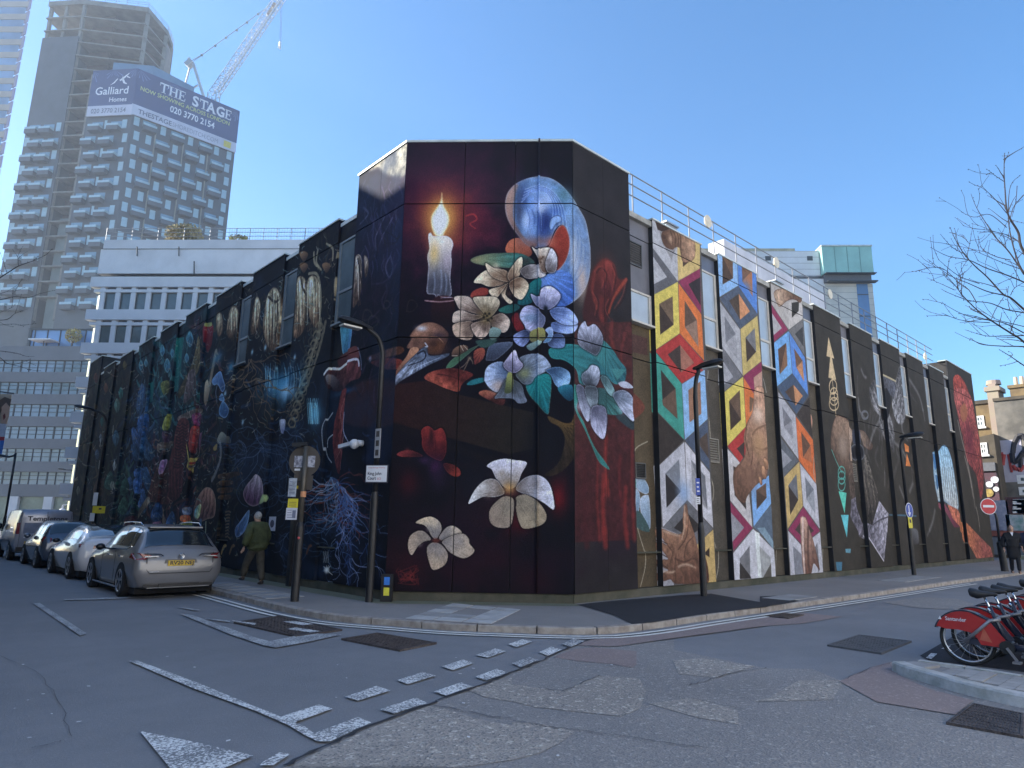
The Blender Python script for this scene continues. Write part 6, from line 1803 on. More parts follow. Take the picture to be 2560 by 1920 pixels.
nf = 0
z = 80.6
while z > 40:
    odd = nf % 2
    for u in ((20.4,17.0) if odd else (21.6,18.4)): balcony('L',u,z)
    for u in ((8.6,4.6) if odd else (7.4,3.2)): balcony('L',u,z)
    towwin('L',22.9 if odd else 16.2,z+.9); towwin('L',0.9 if odd else 1.4,z+.9)
    if not odd: towwin('L',5.6,z+.9,0.5)
    for u in ((6.2,12.2,17.6) if odd else (3.4,9.0,14.8)):
        balcony('R',u,z+1.2,2.6)
    for u in ((1.3,3.6,8.9,14.6,20.0) if odd else (1.0,6.2,11.8,17.4,20.2)):
        towwin('R',u,z+1.9)
    z -= FH; nf += 1
ds = MB(OT)
for u in (4.8,10.4,15.6): 
    p = inr(u,-0.25); ds.fbox((p[0],p[1],0),TR,-TRN,-.12,.12,0,.24,30,83)
ds.build('downpipe',mat('pale_hoist_rail',(0.25,0.24,0.2),0.7),tower)

# ---------------------------------------------------------------- banner on the tower
ban = thing('hoarding_banner','large navy and white advertising banner wrapped round the top of the dark tower','banner',tuple(TC))
b = MB(OT)
b.fbox(TC,TL,TLN,-0.3,9.9,0.32,0.5,86.7,95.2).fbox(TC,TR,TRN,-0.3,21.4,0.32,0.5,86.9,95.2)
b.build('banner_sheet',m_navy,ban)
b = MB(OT)
b.fbox(TC,TL,TLN,-0.32,9.9,0.30,0.52,84.3,86.69).fbox(TC,TR,TRN,-0.32,21.4,0.30,0.52,84.5,86.89)
b.build('banner_strip',m_banwhite,ban)
def T(s,m,face,u,z,size,fit=None,bold=0.0):
    ax = -TL if face == 'L' else TR
    nn = TLN if face == 'L' else TRN
    p = (TL*u if face == 'L' else TR*u) + nn * 0.53 + np.array([0,0,z])
    text_mesh('lettering',s,m,ban,p,ax,Z3,size,0.01,fit=fit,bold=bold)
T('Galliard',m_txtw,'L',8.7,89.3,1.75,7.4,0.012)
T('Homes',m_txtw,'L',5.3,87.5,1.05,3.9,0.012)
T('020 3770 2154',m_txtg,'L',9.0,84.95,1.05,7.8,0.008)
T('NOW SHOWING ACROSS LONDON',m_txty,'R',0.7,90.5,0.95,18.6,0.008)
T('020 3770 2154',m_txtw,'R',6.8,88.3,1.45,9.4,0.02)
T('THESTAGE',m_txtg,'R',0.9,85.1,1.05,6.6,0.012)
T('SHOREDITCH.COM',m_txtg2,'R',7.65,85.1,1.05,9.6,-0.004)
MB(OT).fbox(TC,TR,TRN,18.6,20.2,0.53,0.56,85.0,86.5).build('yellow_logo',mat('yellow_panel',(0.65,0.52,0.08),0.6),ban)
# serif capitals
SER = {'T':[(0,.86,1,1),(.40,0,.60,.88),(.26,0,.74,.07),(0,.66,.07,.88),(.93,.66,1,.88)],
 'H':[(.10,0,.30,1),(.72,0,.92,1),(.28,.46,.74,.55),(0,0,.42,.07),(0,.93,.42,1),(.60,0,1.02,.07),(.60,.93,1.02,1)],
 'E':[(.10,0,.32,1),(0,0,.9,.09),(0,.91,.86,1),(.3,.47,.66,.56),(.83,.0,.9,.3),(.79,.72,.86,1),(.62,.36,.68,.67)]}
sb = MB(OT)
def serif(ch,u,z,w,h):
    for (x0,y0,x1,y1) in SER[ch]:
        sb.fbox(TC,TR,TRN,u+x0*w,u+x1*w,0.5,0.535,z+y0*h,z+y1*h)
zc, hc = 91.9, 2.35
for ch, u, w in (('T',4.3,1.75),('H',6.15,1.85),('E',8.15,1.55),('T',12.6,1.75),('E',18.2,1.55)):
    serif(ch,u,zc,w,hc)
sb.build('lettering',m_txtw,ban)
for s, u, w in (('S',11.0,1.35),('A',14.2,1.95),('G',16.2,1.8)):
    T(s,m_txtw,'R',u,zc,hc,w,0.03)
sf = MB(OT)
for u in (14.05,15.5): sf.fbox(TC,TR,TRN,u,u+.75,0.5,0.536,zc,zc+.15)
sf.build('lettering',m_txtw,ban)
st = MB(OT)  # leaping figure emblem above the name
for pts in (((5.6,91.4),(4.6,91.9),(3.9,92.9),(4.1,93.0),(4.8,92.1)),((3.6,92.6),(2.6,93.4),(1.6,94.2),(1.5,94.0),(2.4,93.0),(3.3,92.3)),((2.9,93.5),(2.2,92.0),(1.7,91.7),(1.9,91.5),(2.6,91.8),(3.1,92.8)),((1.9,93.5),(1.2,93.1),(1.2,92.9),(2.0,93.2))):
    st.poly([tuple(TC+TL*u+TLN*.545+Z3*z) for u,z in pts])
st.build('emblem',m_txtw,ban)
sl_ = MB(OT)  # printed stage-light beams
R = random.Random(2)
for (face,u,z) in (('L',0.2,95.1),('L',5.0,95.1),('L',9.6,94.9),('R',0.3,95.1),('R',7.2,95.1),('R',13.6,95.1),('R',20.6,94.6)):
    ax, nn = (TL,TLN) if face == 'L' else (TR,TRN)
    for k in range(7):
        a = -math.pi / 2 + (k-3) * .33 + R.uniform(-.08,.08); l = R.uniform(1.2,2.6)
        p0 = TC + ax * u + nn * (.512+.0015*k) + Z3 * z
        def cl(p):
            u_ = float((p-TC) @ ax); lim = 9.8 if face == 'L' else 21.3
            return p - ax * (u_-min(max(u_,-.25),lim))
        e1 = cl(p0+ax*math.cos(a-.05)*l+Z3*min(0,math.sin(a-.05))*l); e2 = cl(p0+ax*math.cos(a+.05)*l+Z3*min(0,math.sin(a+.05))*l)
        sl_.add([tuple(p0),tuple(e1),tuple(e2)],[(0,1,2)])
sl_.build('printed_beam',mat('pale_blue_print',(0.13,0.19,0.38),0.6),ban)

# ---------------------------------------------------------------- tower crane
cr = thing('tower_crane','pale luffing tower crane with raised lattice jib above the banner','crane',(TC[0]+14,TC[1]+16,0))
OC = (TC[0]+14,TC[1]+16,0)
NCR = np.array([-0.68,-0.73,0]); PCR = TC + np.array([14,10,0])
def cp(x,y): return on_plane(*P('cr',(x,y))[0],PCR,NCR)
m_crane = mat('white_crane_paint',(0.55,0.56,0.58),0.5,scale=0.5)
m_craned = mat('grey_crane_paint',(0.24,0.27,0.30),0.5,scale=0.5)
def lattice(name,a,b_,w,n,m,r=0.10,parent=cr):
    a = np.array(a); b_ = np.array(b_); d = b_ - a; L = np.linalg.norm(d); d /= L
    s1 = np.cross(d,NCR); s1 /= np.linalg.norm(s1); s2 = np.cross(d,s1)
    q = MB(OC)
    cs = [s1*i*w/2+s2*j*w/2 for i,j in ((-1,-1),(1,-1),(1,1),(-1,1))]
    for c_ in cs: q.tube([a+c_,b_+c_],r,4)
    for k in range(n):
        p0 = a + d * L * k / n; p1 = a + d * L * (k+1) / n
        for i in range(4):
            c0, c1 = cs[i], cs[(i+1) % 4]
            q.tube([p0+(c0 if k % 2 else c1),p1+(c1 if k % 2 else c0)],r*.55,4)
            q.tube([p0+c0,p0+c1],r*.5,4)
    return q.build(name,m,parent)
lattice('jib',cp(800,1400),cp(1800,-60),1.75,26,m_crane,0.11)
q = MB(OC).tube([cp(870,1370),cp(1840,-60)],.14,5); q.build('jib_chord',m_craned,cr)
q = MB(OC).prism([cp(1580,215),cp(1690,35),cp(1725,65),cp(1612,245)],tuple(NCR*.2)); q.build('jib_sign',mat('tan_sign',(0.38,0.27,0.2),0.6),cr)
lattice('mast',(*cp(800,1400)[:2],70),cp(800,1400),2.0,16,m_crane,0.12)
q = MB(OC).bar(cp(650,1440),cp(490,930),.9,.5).bar(cp(440,1010),cp(350,1340),.35).bar(cp(420,1350),cp(560,1260),.3)
q.build('a_frame',m_crane,cr)
q = MB(OC).bar(cp(400,980),cp(480,910),1.6,1.2).bar(cp(430,900),cp(460,880),.9); q.build('frame_head',m_crane,cr)
q = MB(OC).tube([cp(480,890),cp(620,815),cp(1640,70)],.09,5).tube([cp(500,905),cp(620,820)],.07,5)
for x, y in ((820,676),(980,557),(1138,446),(1290,333),(1455,208),(620,815)): q.ball(cp(x,y),.35,nu=6,nv=4)
q.build('pendant_line',m_craned,cr)
q = MB(OC).tube([cp(1790,-60),cp(1775,630)],.05,4).tube([cp(1815,-60),cp(1790,630)],.05,4); q.build('hoist_rope',mat('rope',(0.3,0.32,0.38),0.7),cr)
q = MB(OC).bar(cp(1775,628),cp(1770,705),.75,.5).tube([cp(1770,700),cp(1780,728)],.2,5); q.build('hook_block',mat('white_block',(0.75,0.75,0.75),0.4),cr)
q = MB(OC).box(OC[0]-8,OC[1]-6,96.0,OC[0]+2,OC[1],97.2); q.build('platform',m_craned,cr)

# ---------------------------------------------------------------- glass office tower at the edge of the picture
gt = thing('glass_tower','blue glass tower with stepped cream fins at the far edge beside the slate tower','tower',(0,0,0))
g0 = at_dist(42,130,210.0); g0[2] = 0
OG_ = tuple(g0); gt.location = OG_
ax_ = np.array([-0.72,0.69,0]); ay_ = np.array([-0.30,0.954,0])
q = MB(OG_).fbox(g0,ax_,ay_,0.6,40,0.6,30,0,158); q.build('wall',mat('tower_blue_glass',(0.13,0.24,0.40),0.2,scale=0.1,var=0.3),gt)
q = MB(OG_).fbox(g0,ax_,ay_,0.0,40.4,0.1,30,158,160).fbox(g0,ax_,ay_,0.0,40.4,0.1,30,143,143.8); q.build('parapet',mat('purple_grey_metal',(0.13,0.13,0.19),0.5),gt)
m_fin = mat('cream_spandrel',(0.36,0.30,0.25),0.6,scale=0.3)
f0 = None
for k in range(28):
    z = 140 - 4.0 * k
    if f0 is None: f0 = MB().fbox((0,0,0),ax_,ay_,0.25,40.2,0.25,30,0,1.7).build('spandrel_band',m_fin,gt); f0.location = (0,0,z)
    else: share(f0,gt,(0,0,z))
f1 = None
for k in range(28):
    if f1 is None: f1 = MB().fbox((0,0,0),ax_,ay_,-0.35,0.2,-0.3,1.4,0,3.5).build('fin',mat('lilac_fin',(0.23,0.20,0.32),0.5),gt); f1.location = (0,0,139.0)
    else: share(f1,gt,(0,0,139-4.0*k))
q = MB(OG_).fbox(g0,ax_,ay_,4,7,3,4,160,163).tube([g0+ax_*3+ay_*4+Z3*163.5,g0+ax_*9+ay_*4+Z3*162.6],.5,5); q.build('roof_cradle',m_craned,gt)

# ---------------------------------------------------------------- white office block (frontal, left)
FN = np.array([-1.0,-1.0,0]) / math.sqrt(2); FX = np.array([1.0,-1.0,0]) / math.sqrt(2)  # face normal, rightwards
wf0 = at_dist(200,700,62.0); wf0[2] = 0
def fpt(o,x,y): 
    p = on_plane(x,y,o,FN); return float((p-o) @ FX), float(p[2])
m_white = mat('white_render',(0.62,0.61,0.63),0.75,scale=0.35,var=0.08)
m_brickw = mat('white_painted_brick',(0.66,0.65,0.67),0.75,scale=0.5,var=0.08,bump=0.15,bscale=8)
m_wglass = mat('office_window_glass',(0.09,0.115,0.12),0.12,scale=0.25,var=0.5,spec=0.7)
m_wframe = mat('dark_window_bar',(0.05,0.055,0.06),0.5)
m_greenlit = mat('pale_green_lit_glass',(0.50,0.56,0.36),0.6,scale=0.3)
wo_ = thing('white_office','white concrete office block with rows of dark windows behind the forest mural','building',tuple(wf0))
OW = tuple(wf0)
def fb(bb,u0,u1,z0,z1,d0,d1): return bb.fbox(wf0,FX,-FN,u0,u1,d0,d1,z0,z1)
t2 = lambda x, y: fpt(wf0,*P('t2',(x,y))[0])
uL = t2(870,900)[0]; uR = uL + 34
zz = {k:t2(1000,k)[1] for k in (400,490,700,726,735,822,855,880,1022,1030,1108,1140,1165,1312,1320)}
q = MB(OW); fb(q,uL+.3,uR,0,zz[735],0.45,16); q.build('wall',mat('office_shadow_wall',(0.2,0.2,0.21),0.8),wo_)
q = MB(OW); fb(q,t2(850,600)[0],uR,zz[700],zz[490],0.1,15); q.build('attic_wall',m_brickw,wo_)
q = MB(OW); fb(q,t2(875,450)[0],uR,zz[490]+.03,zz[400],0.3,15); q.build('parapet',m_white,wo_)
q = MB(OW); fb(q,t2(850,600)[0],uR,zz[490],zz[490]+.03,0.05,1); fb(q,t2(870,600)[0],uR,zz[726]+.01,zz[700],.9,10); fb(q,uL-1.0,uR,zz[735],zz[735]+.04,-0.13,0.5); q.build('shadow_gap',m_wframe,wo_)
q = MB(OW)
for x, y0, y1 in ((1188,475,555),(1548,475,555),(1680,600,720)):
    a, c_ = t2(x,y0), t2(x,y1)
    p, e = wf0 + FX * a[0] - FN * 0.0 + Z3 * a[1], wf0 + FX * c_[0] - FN * 0.0 + Z3 * c_[1]
    q.tube([p+FN*.05,e+FN*.05],.05,6)
q.build('rainwater_pipe',m_wframe,wo_)
FLH = zz[880] - zz[1165]
pitch = t2(1033,950)[0] - t2(900,950)[0]
prW = None
wids = t2(985,950)[0] - t2(900,950)[0]
for k in range(7):
    zt = zz[880] - FLH * k  # top of the main windows
    hz = zz[880] - zz[1022]
    # band above the clerestory, a box that stands proud
    q = MB(OW); fb(q,uL-.95,uR,zt+(zz[822]-zz[880]),zt+(zz[735]-zz[880]),-0.12,0.45); q.build('spandrel_band',m_white,wo_)
    q = MB(OW); fb(q,uL-.6,uR,zt+(zz[855]-zz[880])-.12,zt+(zz[855]-zz[880])+.12,-0.05,0.4); q.build('transom_ledge',m_white,wo_)
    q = MB(OW); fb(q,uL-.3,uR,zt-hz-.12,zt-hz,-0.06,0.4); q.build('sill_ledge',m_white,wo_)
    zlo, zhi = zt - hz, zt + (zz[855]-zz[880]) - .12
    zc0, zc1 = zt + (zz[855]-zz[880]) + .12, zt + (zz[822]-zz[880])
    for j in range(16):
        u0 = t2(900,950)[0] + pitch * j
        if prW is None:
            q = MB(); q.fbox((0,0,0),FX,-FN,0,wids,0.2,0.3,0,zhi-zlo)
            prW = q.build('window',m_wglass,wo_)
            MB().fbox((0,0,0),FX,-FN,-.04,0,0.12,0.32,0,zhi-zlo).fbox((0,0,0),FX,-FN,wids,wids+.04,0.12,0.32,0,zhi-zlo).fbox((0,0,0),FX,-FN,0,wids,0.12,0.32,-.001,.05).build('frame',m_wframe,prW)
            MB().fbox((0,0,0),FX,-FN,0,wids,0.2,0.3,zc0-zlo,zc1-zlo).build('clerestory_pane',mat('clerestory_glass',(0.12,0.12,0.13),0.2),prW)
            prW.location = tuple(FX*u0+Z3*zlo)
        else:
            o = prW.copy(); COL.objects.link(o); o.parent = wo_; o.location = tuple(FX*u0+Z3*zlo)
            for ch in prW.children:
                c_ = ch.copy(); COL.objects.link(c_); c_.parent = o
        q0 = u0 + wids + .045
    q = MB(OW)
    for j in range(-1,16):
        u0 = t2(900,950)[0] + pitch * j
        fb(q,u0+wids+.04,u0+pitch-.04,zlo-.1,zc1,-0.02,0.42)
    q.build('mullion',m_white,wo_)
    q = MB(OW)  # canted end bay, side light painted into its pale green glass
    a = wf0 + FX * (uL-.2) - FN * .2 * -1; 
    p1 = wf0 + FX * (uL+.02) - FN * .25; p2 = wf0 + FX * (uL-.85) - FN * .9
    q.add([(*p1[:2],zlo),(*p2[:2],zlo),(*p2[:2],zhi),(*p1[:2],zhi),(*(p1[:2]-FN[:2]*.3),zlo),(*(p2[:2]-FN[:2]*.3),zlo),(*(p2[:2]-FN[:2]*.3),zhi),(*(p1[:2]-FN[:2]*.3),zhi)],[(0,1,2,3),(7,6,5,4),(0,3,7,4),(1,5,6,2),(3,2,6,7),(0,4,5,1)])
    q.build('end_window',m_greenlit,wo_)
rr = MB(OW)
zr = zz[400]
for h in (.35,.7,1.05): rr.tube([wf0+FX*(t2(890,380)[0])+Z3*(zr+h)-FN*.4,wf0+FX*uR+Z3*(zr+h)-FN*.4],.025,5)
u = t2(890,380)[0]
while u < uR:
    rr.tube([wf0+FX*u+Z3*zr-FN*.4,wf0+FX*u+Z3*(zr+1.1)-FN*.4],.03,5); u += 1.15 if u > t2(1900,380)[0] else 2.2
u = t2(1960,380)[0]
while u < uR: 
    rr.tube([wf0+FX*u+Z3*zr-FN*.4,wf0+FX*u+Z3*(zr+1.05)-FN*.4],.012,4); u += .22
rr.build('roof_railing',m_rail,wo_)
def puff(name,label,c,rx,rz,col,n,leaf,seed,cat='shrub',stem=0.4):
    t = thing(name,label,cat,(c[0],c[1],c[2]-rz-stem))
    R = random.Random(seed); q = MB((c[0],c[1],c[2]-rz-stem))
    for i in range(n):
        while True:
            p = np.array([R.uniform(-1,1) for _ in range(3)])
            if .15 < p @ p < 1: break
        p = np.array(c) + p * (rx,rx,rz)
        a = np.array([R.gauss(0,1) for _ in range(3)]); a /= np.linalg.norm(a); b_ = np.cross(a,[R.gauss(0,1) for _ in range(3)]); b_ /= np.linalg.norm(b_)
        q.add([p-a*leaf,p+b_*leaf*.6,p+a*leaf,p-b_*leaf*.6],[(0,1,2,3)])
    stuff(q.build('crown',mat(name+'_leaves_%d' % seed,col,0.8,scale=2,var=0.4),t,fix=False))
    MB((c[0],c[1],c[2]-rz-stem)).tube([(c[0],c[1],c[2]-rz-stem),(c[0],c[1],c[2])],[.08,.03],6).build('trunk',mat('twig_bark',(0.10,0.07,0.05),0.9),t)
for x, sd in ((1425,3),(1525,4)):
    u, z = t2(x,345); p = wf0 + FX * u - FN * 2.0
    puff('roof_shrub','dry golden shrub on the white office roof, '+('nearer the pale post' if sd == 3 else 'second along the railing'),(p[0],p[1],zr+1.15),1.1,1.0,(0.28,0.24,0.13),500,.16,sd)
u, z = t2(2010,385); p = wf0 + FX * u - FN * 1.2
puff('roof_shrub','low yellow green shrub behind the fine mesh part of the white office railing',(p[0],p[1],zr+.4),.8,.4,(0.30,0.28,0.08),300,.12,6)

# ---------------------------------------------------------------- grey banded office (left, further back)
gf0 = at_dist(100,900,104.0); gf0[2] = 0
go = thing('grey_office','grey office block with long horizontal window bands beyond the parked van','building',tuple(gf0))
OGO = tuple(gf0)
m_gband = mat('grey_band_cladding',(0.155,0.155,0.17),0.6,scale=0.2)
m_gglass = mat('reflecting_band_glass',(0.24,0.30,0.38),0.12,scale=0.12,col2=(0.13,0.17,0.19),spec=0.8,detail=2,lo=0.45,hi=0.55)
def gb(bb,u0,u1,z0,z1,d0,d1): return bb.fbox(gf0,FX,-FN,u0,u1,d0,d1,z0,z1)
lg = lambda x, y: fpt(gf0,*P('lg',(x,y))[0])
l8 = lambda x, y: fpt(gf0,*P('l8',(x,y))[0])
gR = 12.0; gL = -22.0
zt = lg(300,1170)[1]
q = MB(OGO); gb(q,gL,gR,0,zt-.1,0.6,14); q.build('wall',mat('office_core',(0.12,0.12,0.13),0.8),go)
ys = [(415,503),(577,641),(716,780),(857,920),(997,1060),(1140,1206),(1285,1362)]
prev = None
for i, (a,c_) in enumerate(ys):
    z1, z0 = l8(200,a)[1], l8(200,c_)[1]
    q = MB(OGO); gb(q,gL,gR,z0,z1,0.0,0.6); q.build('spandrel_band',m_gband,go)
    zb = l8(200,ys[i+1][0])[1] if i + 1 < len(ys) else 0.0
    w = MB(OGO); gb(w,gL,gR,zb+.02,z0-.02,0.35,0.55)
    if i + 1 < len(ys):
        win = w.build('window',m_gglass,go)
        bars = MB(OGO)
        for k in range(int((gR-gL)/1.15)):
            u = gL + 1.15 * k
            gb(bars,u,u+(.16 if k % 5 == 0 else .07),zb+.02,z0-.02,0.25,0.36)
        gb(bars,gL,gR,zb+(z0-zb)*.36,zb+(z0-zb)*.36+.07,0.28,0.35); gb(bars,gL,gR,zb+(z0-zb)*.70,zb+(z0-zb)*.70+.07,0.28,0.35)
        bars.build('frame',m_wframe,win)
    else:
        w.build('shopfront_glass',mat('shopfront_glass',(0.2,0.24,0.2),0.15,scale=0.3,var=0.5),go)
        col_ = MB(OGO)
        for k in range(9): gb(col_,gL+4.4*k+1.4,gL+4.4*k+2.5,0,z0,-0.1,0.3)
        col_.build('column',m_white,go)
# glazed pavilion on its roof
zp = lg(300,905)[1]
ua, ub = lg(265,1000)[0], gR - 1
q = MB(OGO); gb(q,ua,ub,zt,zp,2.0,10); pav_ = q.build('roof_pavilion',mat('pavilion_blue_glass',(0.15,0.27,0.50),0.12,scale=0.15,var=0.2,spec=0.8),go)
q = MB(OGO); gb(q,ua-.4,ub,zp,zp+.15,1.7,10.2); gb(q,ua-.35,ua,zt,zp,1.8,2.3)
for k in range(9): gb(q,ua+.4+1.75*k,ua+.5+1.75*k,zt,zp,1.9,2.0)
gb(q,ua,ub,zt+.45,zt+.55,1.9,1.99)
q.build('frame',m_wframe,pav_)
u, z = lg(880,1045)
p = gf0 + FX * u - FN * 1.0
puff('roof_shrub','dry yellow shrub in front of the blue glass roof pavilion',(p[0],p[1],zt+1.8),1.0,1.0,(0.34,0.29,0.12),400,.16,8)
u0, u1 = lg(355,1130)[0], lg(640,1130)[0]
t = thing('parasol','white parasol on the grey office roof terrace','parasol',tuple(gf0+FX*(u0+u1)/2-FN*.9+Z3*zt))
pc = gf0 + FX * (u0+u1) / 2 - FN * .9
MB(tuple(pc+Z3*zt)).fbox(pc,FX,-FN,-(u1-u0)/2,(u1-u0)/2,-.9,.9,zt+.95,zt+1.1).build('canopy',mat('white_canvas',(0.75,0.74,0.76),0.7),t)
MB(tuple(pc+Z3*zt)).tube([pc+Z3*zt,pc+Z3*(zt+1)],.06,6).build('pole',m_wframe,t)

# ---------------------------------------------------------------- pale building behind the right wing
rf0 = at_dist(1770,620,82.0); rf0[2] = 0
ro = thing('pale_office','pale office building with a green clad corner storey behind the right wing','building',tuple(rf0))
ORO = tuple(rf0)
def rb_(bb,u0,u1,z0,z1,d0,d1): return bb.fbox(rf0,FX,-FN,u0,u1,d0,d1,z0,z1)
ea = lambda x, y: fpt(rf0,*P('a',(x,y))[0])
m_rw = mat('white_panel_cladding',(0.62,0.62,0.63),0.7,scale=0.3,var=0.1)
m_green = mat('green_copper_cladding',(0.27,0.50,0.45),0.6,scale=0.25,var=0.14)
m_beige = mat('beige_panel_cladding',(0.52,0.50,0.45),0.7,scale=0.3,var=0.12)
q = MB(ORO); rb_(q,ea(1020,420)[0]-6,ea(1700,500)[0],ea(1500,645)[1],ea(1500,428)[1],0.4,14); q.build('wall',m_rw,ro)
q = MB(ORO); rb_(q,ea(950,400)[0]-6,ea(1520,400)[0],ea(1300,428)[1]+.02,ea(1300,374)[1],1.5,12); q.build('lift_overrun',mat('lichen_concrete',(0.27,0.27,0.20),0.8,scale=0.5,var=0.3),ro)
q = MB(ORO); rb_(q,ea(1200,420)[0]-6,ea(1735,700)[0],0,ea(1500,675)[1],0.2,14); q.build('lower_wall',m_rw,ro)
q = MB(ORO); rb_(q,ea(1400,420)[0]-3,ea(1735,700)[0],ea(1500,675)[1],ea(1500,645)[1],1.2,13); q.build('recess',m_wframe,ro)
q = MB(ORO); rb_(q,ea(1705,500)[0],ea(2135,500)[0],ea(1900,642)[1],ea(1900,410)[1],-0.3,12); gq = q.build('green_storey',m_green,ro)
for k in range(1,4):
    u = ea(1705,500)[0] + (ea(2135,500)[0]-ea(1705,500)[0]) * k / 4
    q = MB(ORO); rb_(q,u-.03,u+.03,ea(1900,642)[1],ea(1900,412)[1],-0.34,-0.3); q.build('seam',mat('green_seam',(0.15,0.29,0.27),0.6),gq)
q = MB(ORO); rb_(q,ea(1700,500)[0],ea(2140,500)[0],ea(1900,410)[1],ea(1900,398)[1],-0.4,12.1); q.build('coping',m_coping,ro)
q = MB(ORO); rb_(q,ea(1730,680)[0],ea(2135,680)[0],ea(1900,712)[1],ea(1900,642)[1]-.02,-0.1,12); q.build('grey_band',mat('slate_band',(0.10,0.10,0.11),0.6),ro)
q = MB(ORO); rb_(q,ea(1725,645)[0],ea(2160,645)[0],ea(1900,648)[1],ea(1900,642)[1],-0.7,0); rb_(q,ea(1740,712)[0],ea(2168,712)[0],ea(1900,720)[1],ea(1900,712)[1],-0.8,0); q.build('ledge',m_wframe,ro)
q = MB(ORO); rb_(q,ea(1740,760)[0],ea(2150,760)[0],0,ea(1900,722)[1],0.0,12); q.build('stair_wall',m_beige,ro)
zw0, zw1 = ea(2060,1180)[1] - 6, ea(2060,726)[1]
q = MB(ORO); rb_(q,ea(2010,760)[0],ea(2105,760)[0],zw0,zw1,-0.05,0.0); w = q.build('window',mat('tall_blue_glass',(0.12,0.22,0.40),0.12,scale=0.2,var=0.2,spec=0.8),ro)
q = MB(ORO)
for k in range(7):
    z = zw1 - 1.3 - 2.6 * k; rb_(q,ea(2010,760)[0],ea(2105,760)[0],z-.06,z+.06,-0.08,-0.051)
q.build('frame',m_wframe,w)
for x in (1255,1618):
    q = MB(ORO); rb_(q,ea(x-24,500)[0],ea(x+24,500)[0],ea(1618,512)[1],ea(1618,474)[1],0.36,0.42); q.build('louvre_vent',m_louvre,ro)
gr_ = MB(ORO)
z = ea(1500,500)[1] + 1
while z > 18:
    rb_(gr_,ea(1020,420)[0]-6,ea(1700,500)[0],z-.015,z+.015,0.385,0.40) if z > ea(1500,645)[1] else rb_(gr_,ea(1740,760)[0],ea(2150,760)[0],z-.015,z+.015,-0.012,0.0)
    z -= .75
gr_.build('panel_joint',mat('joint_grey',(0.2,0.2,0.2),0.8),ro)

# ---------------------------------------------------------------- brick houses at the far end of the side street
BX = 54.0
def frp(x,y,X=BX): return on_x(*P('fr',(x,y))[0],X)
m_brick = mat('yellow_stock_brick',(0.20,0.142,0.068),0.9,scale=1.2,col2=(0.13,0.092,0.05),bump=0.4,bscale=12)
m_brickd = mat('dark_stock_brick',(0.075,0.062,0.045),0.9,scale=1.2,var=0.25)
m_grend = mat('patched_grey_render',(0.19,0.175,0.15),0.9,scale=0.7,col2=(0.085,0.08,0.07),bump=0.3,bscale=6)
m_crend = mat('peeling_cream_render',(0.30,0.26,0.19),0.9,scale=0.8,col2=(0.30,0.23,0.2))
m_sash = mat('white_sash_paint',(0.65,0.65,0.64),0.5)
bh = thing('brick_house','yellow brick house with white sash windows and a tall chimney stack beyond the mural','house',(BX,9,0))
OB = (BX,9,0)
def ypx(x,y,X=BX): p = frp(x,y,X); return p[1], p[2]
ztop = ypx(180,232)[1]
q = MB(OB).box(BX,ypx(300,300)[0],0,BX+9,22,ztop); q.build('wall',m_brick,bh)
q = MB(OB).box(BX-.12,ypx(290,300)[0],ztop,BX+9,22.2,ztop+.25); q.build('parapet',m_brickd,bh)
y0, y1 = ypx(335,200)[0], ypx(240,200)[0]
zc_ = ypx(270,70)[1]
q = MB(OB).box(BX-.35,y0,0,BX+1.2,y1,zc_-.5).box(BX-.45,y0-.12,zc_-.5,BX+1.3,y1+.12,zc_-.2).box(BX-.35,y0+.1,zc_-.2,BX+1.2,y1-.1,zc_); q.build('chimney',m_crend,bh)
for k in range(1): MB(OB).cyl((BX+.3,(y0+y1)/2,zc_),(BX+.3,(y0+y1)/2,zc_+.3),.45,12,.4).build('chimney_pot',m_crend,bh)
def sash(xa,ya,xb,yb,parent,X=BX):
    a, c_ = ypx(xa,yb,X), ypx(xb,ya,X)
    yl, yh, zl, zh = min(a[0],c_[0]), max(a[0],c_[0]), a[1], c_[1]
    q = MB(OB).box(X-.06,yl,zl,X+.02,yl+.12,zh).box(X-.06,yh-.12,zl,X+.02,yh,zh).box(X-.06,yl+.12,zl,X+.02,yh-.12,zl+.12).box(X-.06,yl+.12,zh-.12,X+.02,yh-.12,zh).box(X-.05,yl+.12,(zl+zh)/2-.05,X+.02,yh-.12,(zl+zh)/2+.05).box(X-.04,(yl+yh)/2-.03,zl+.12,X+.02,(yl+yh)/2+.03,zh-.12)
    w = q.build('window',m_sash,parent)
    MB(OB).box(X-.02,yl+.12,zl+.12,X+.03,yh-.12,zh-.12).build('pane',m_wglass,w)
    MB(OB).box(X-.16,yl-.08,zl-.12,X,yh+.08,zl-.002).build('sill',m_sash,w)
sash(138,328,196,425,bh); sash(168,552,222,655,bh,BX-2.5)
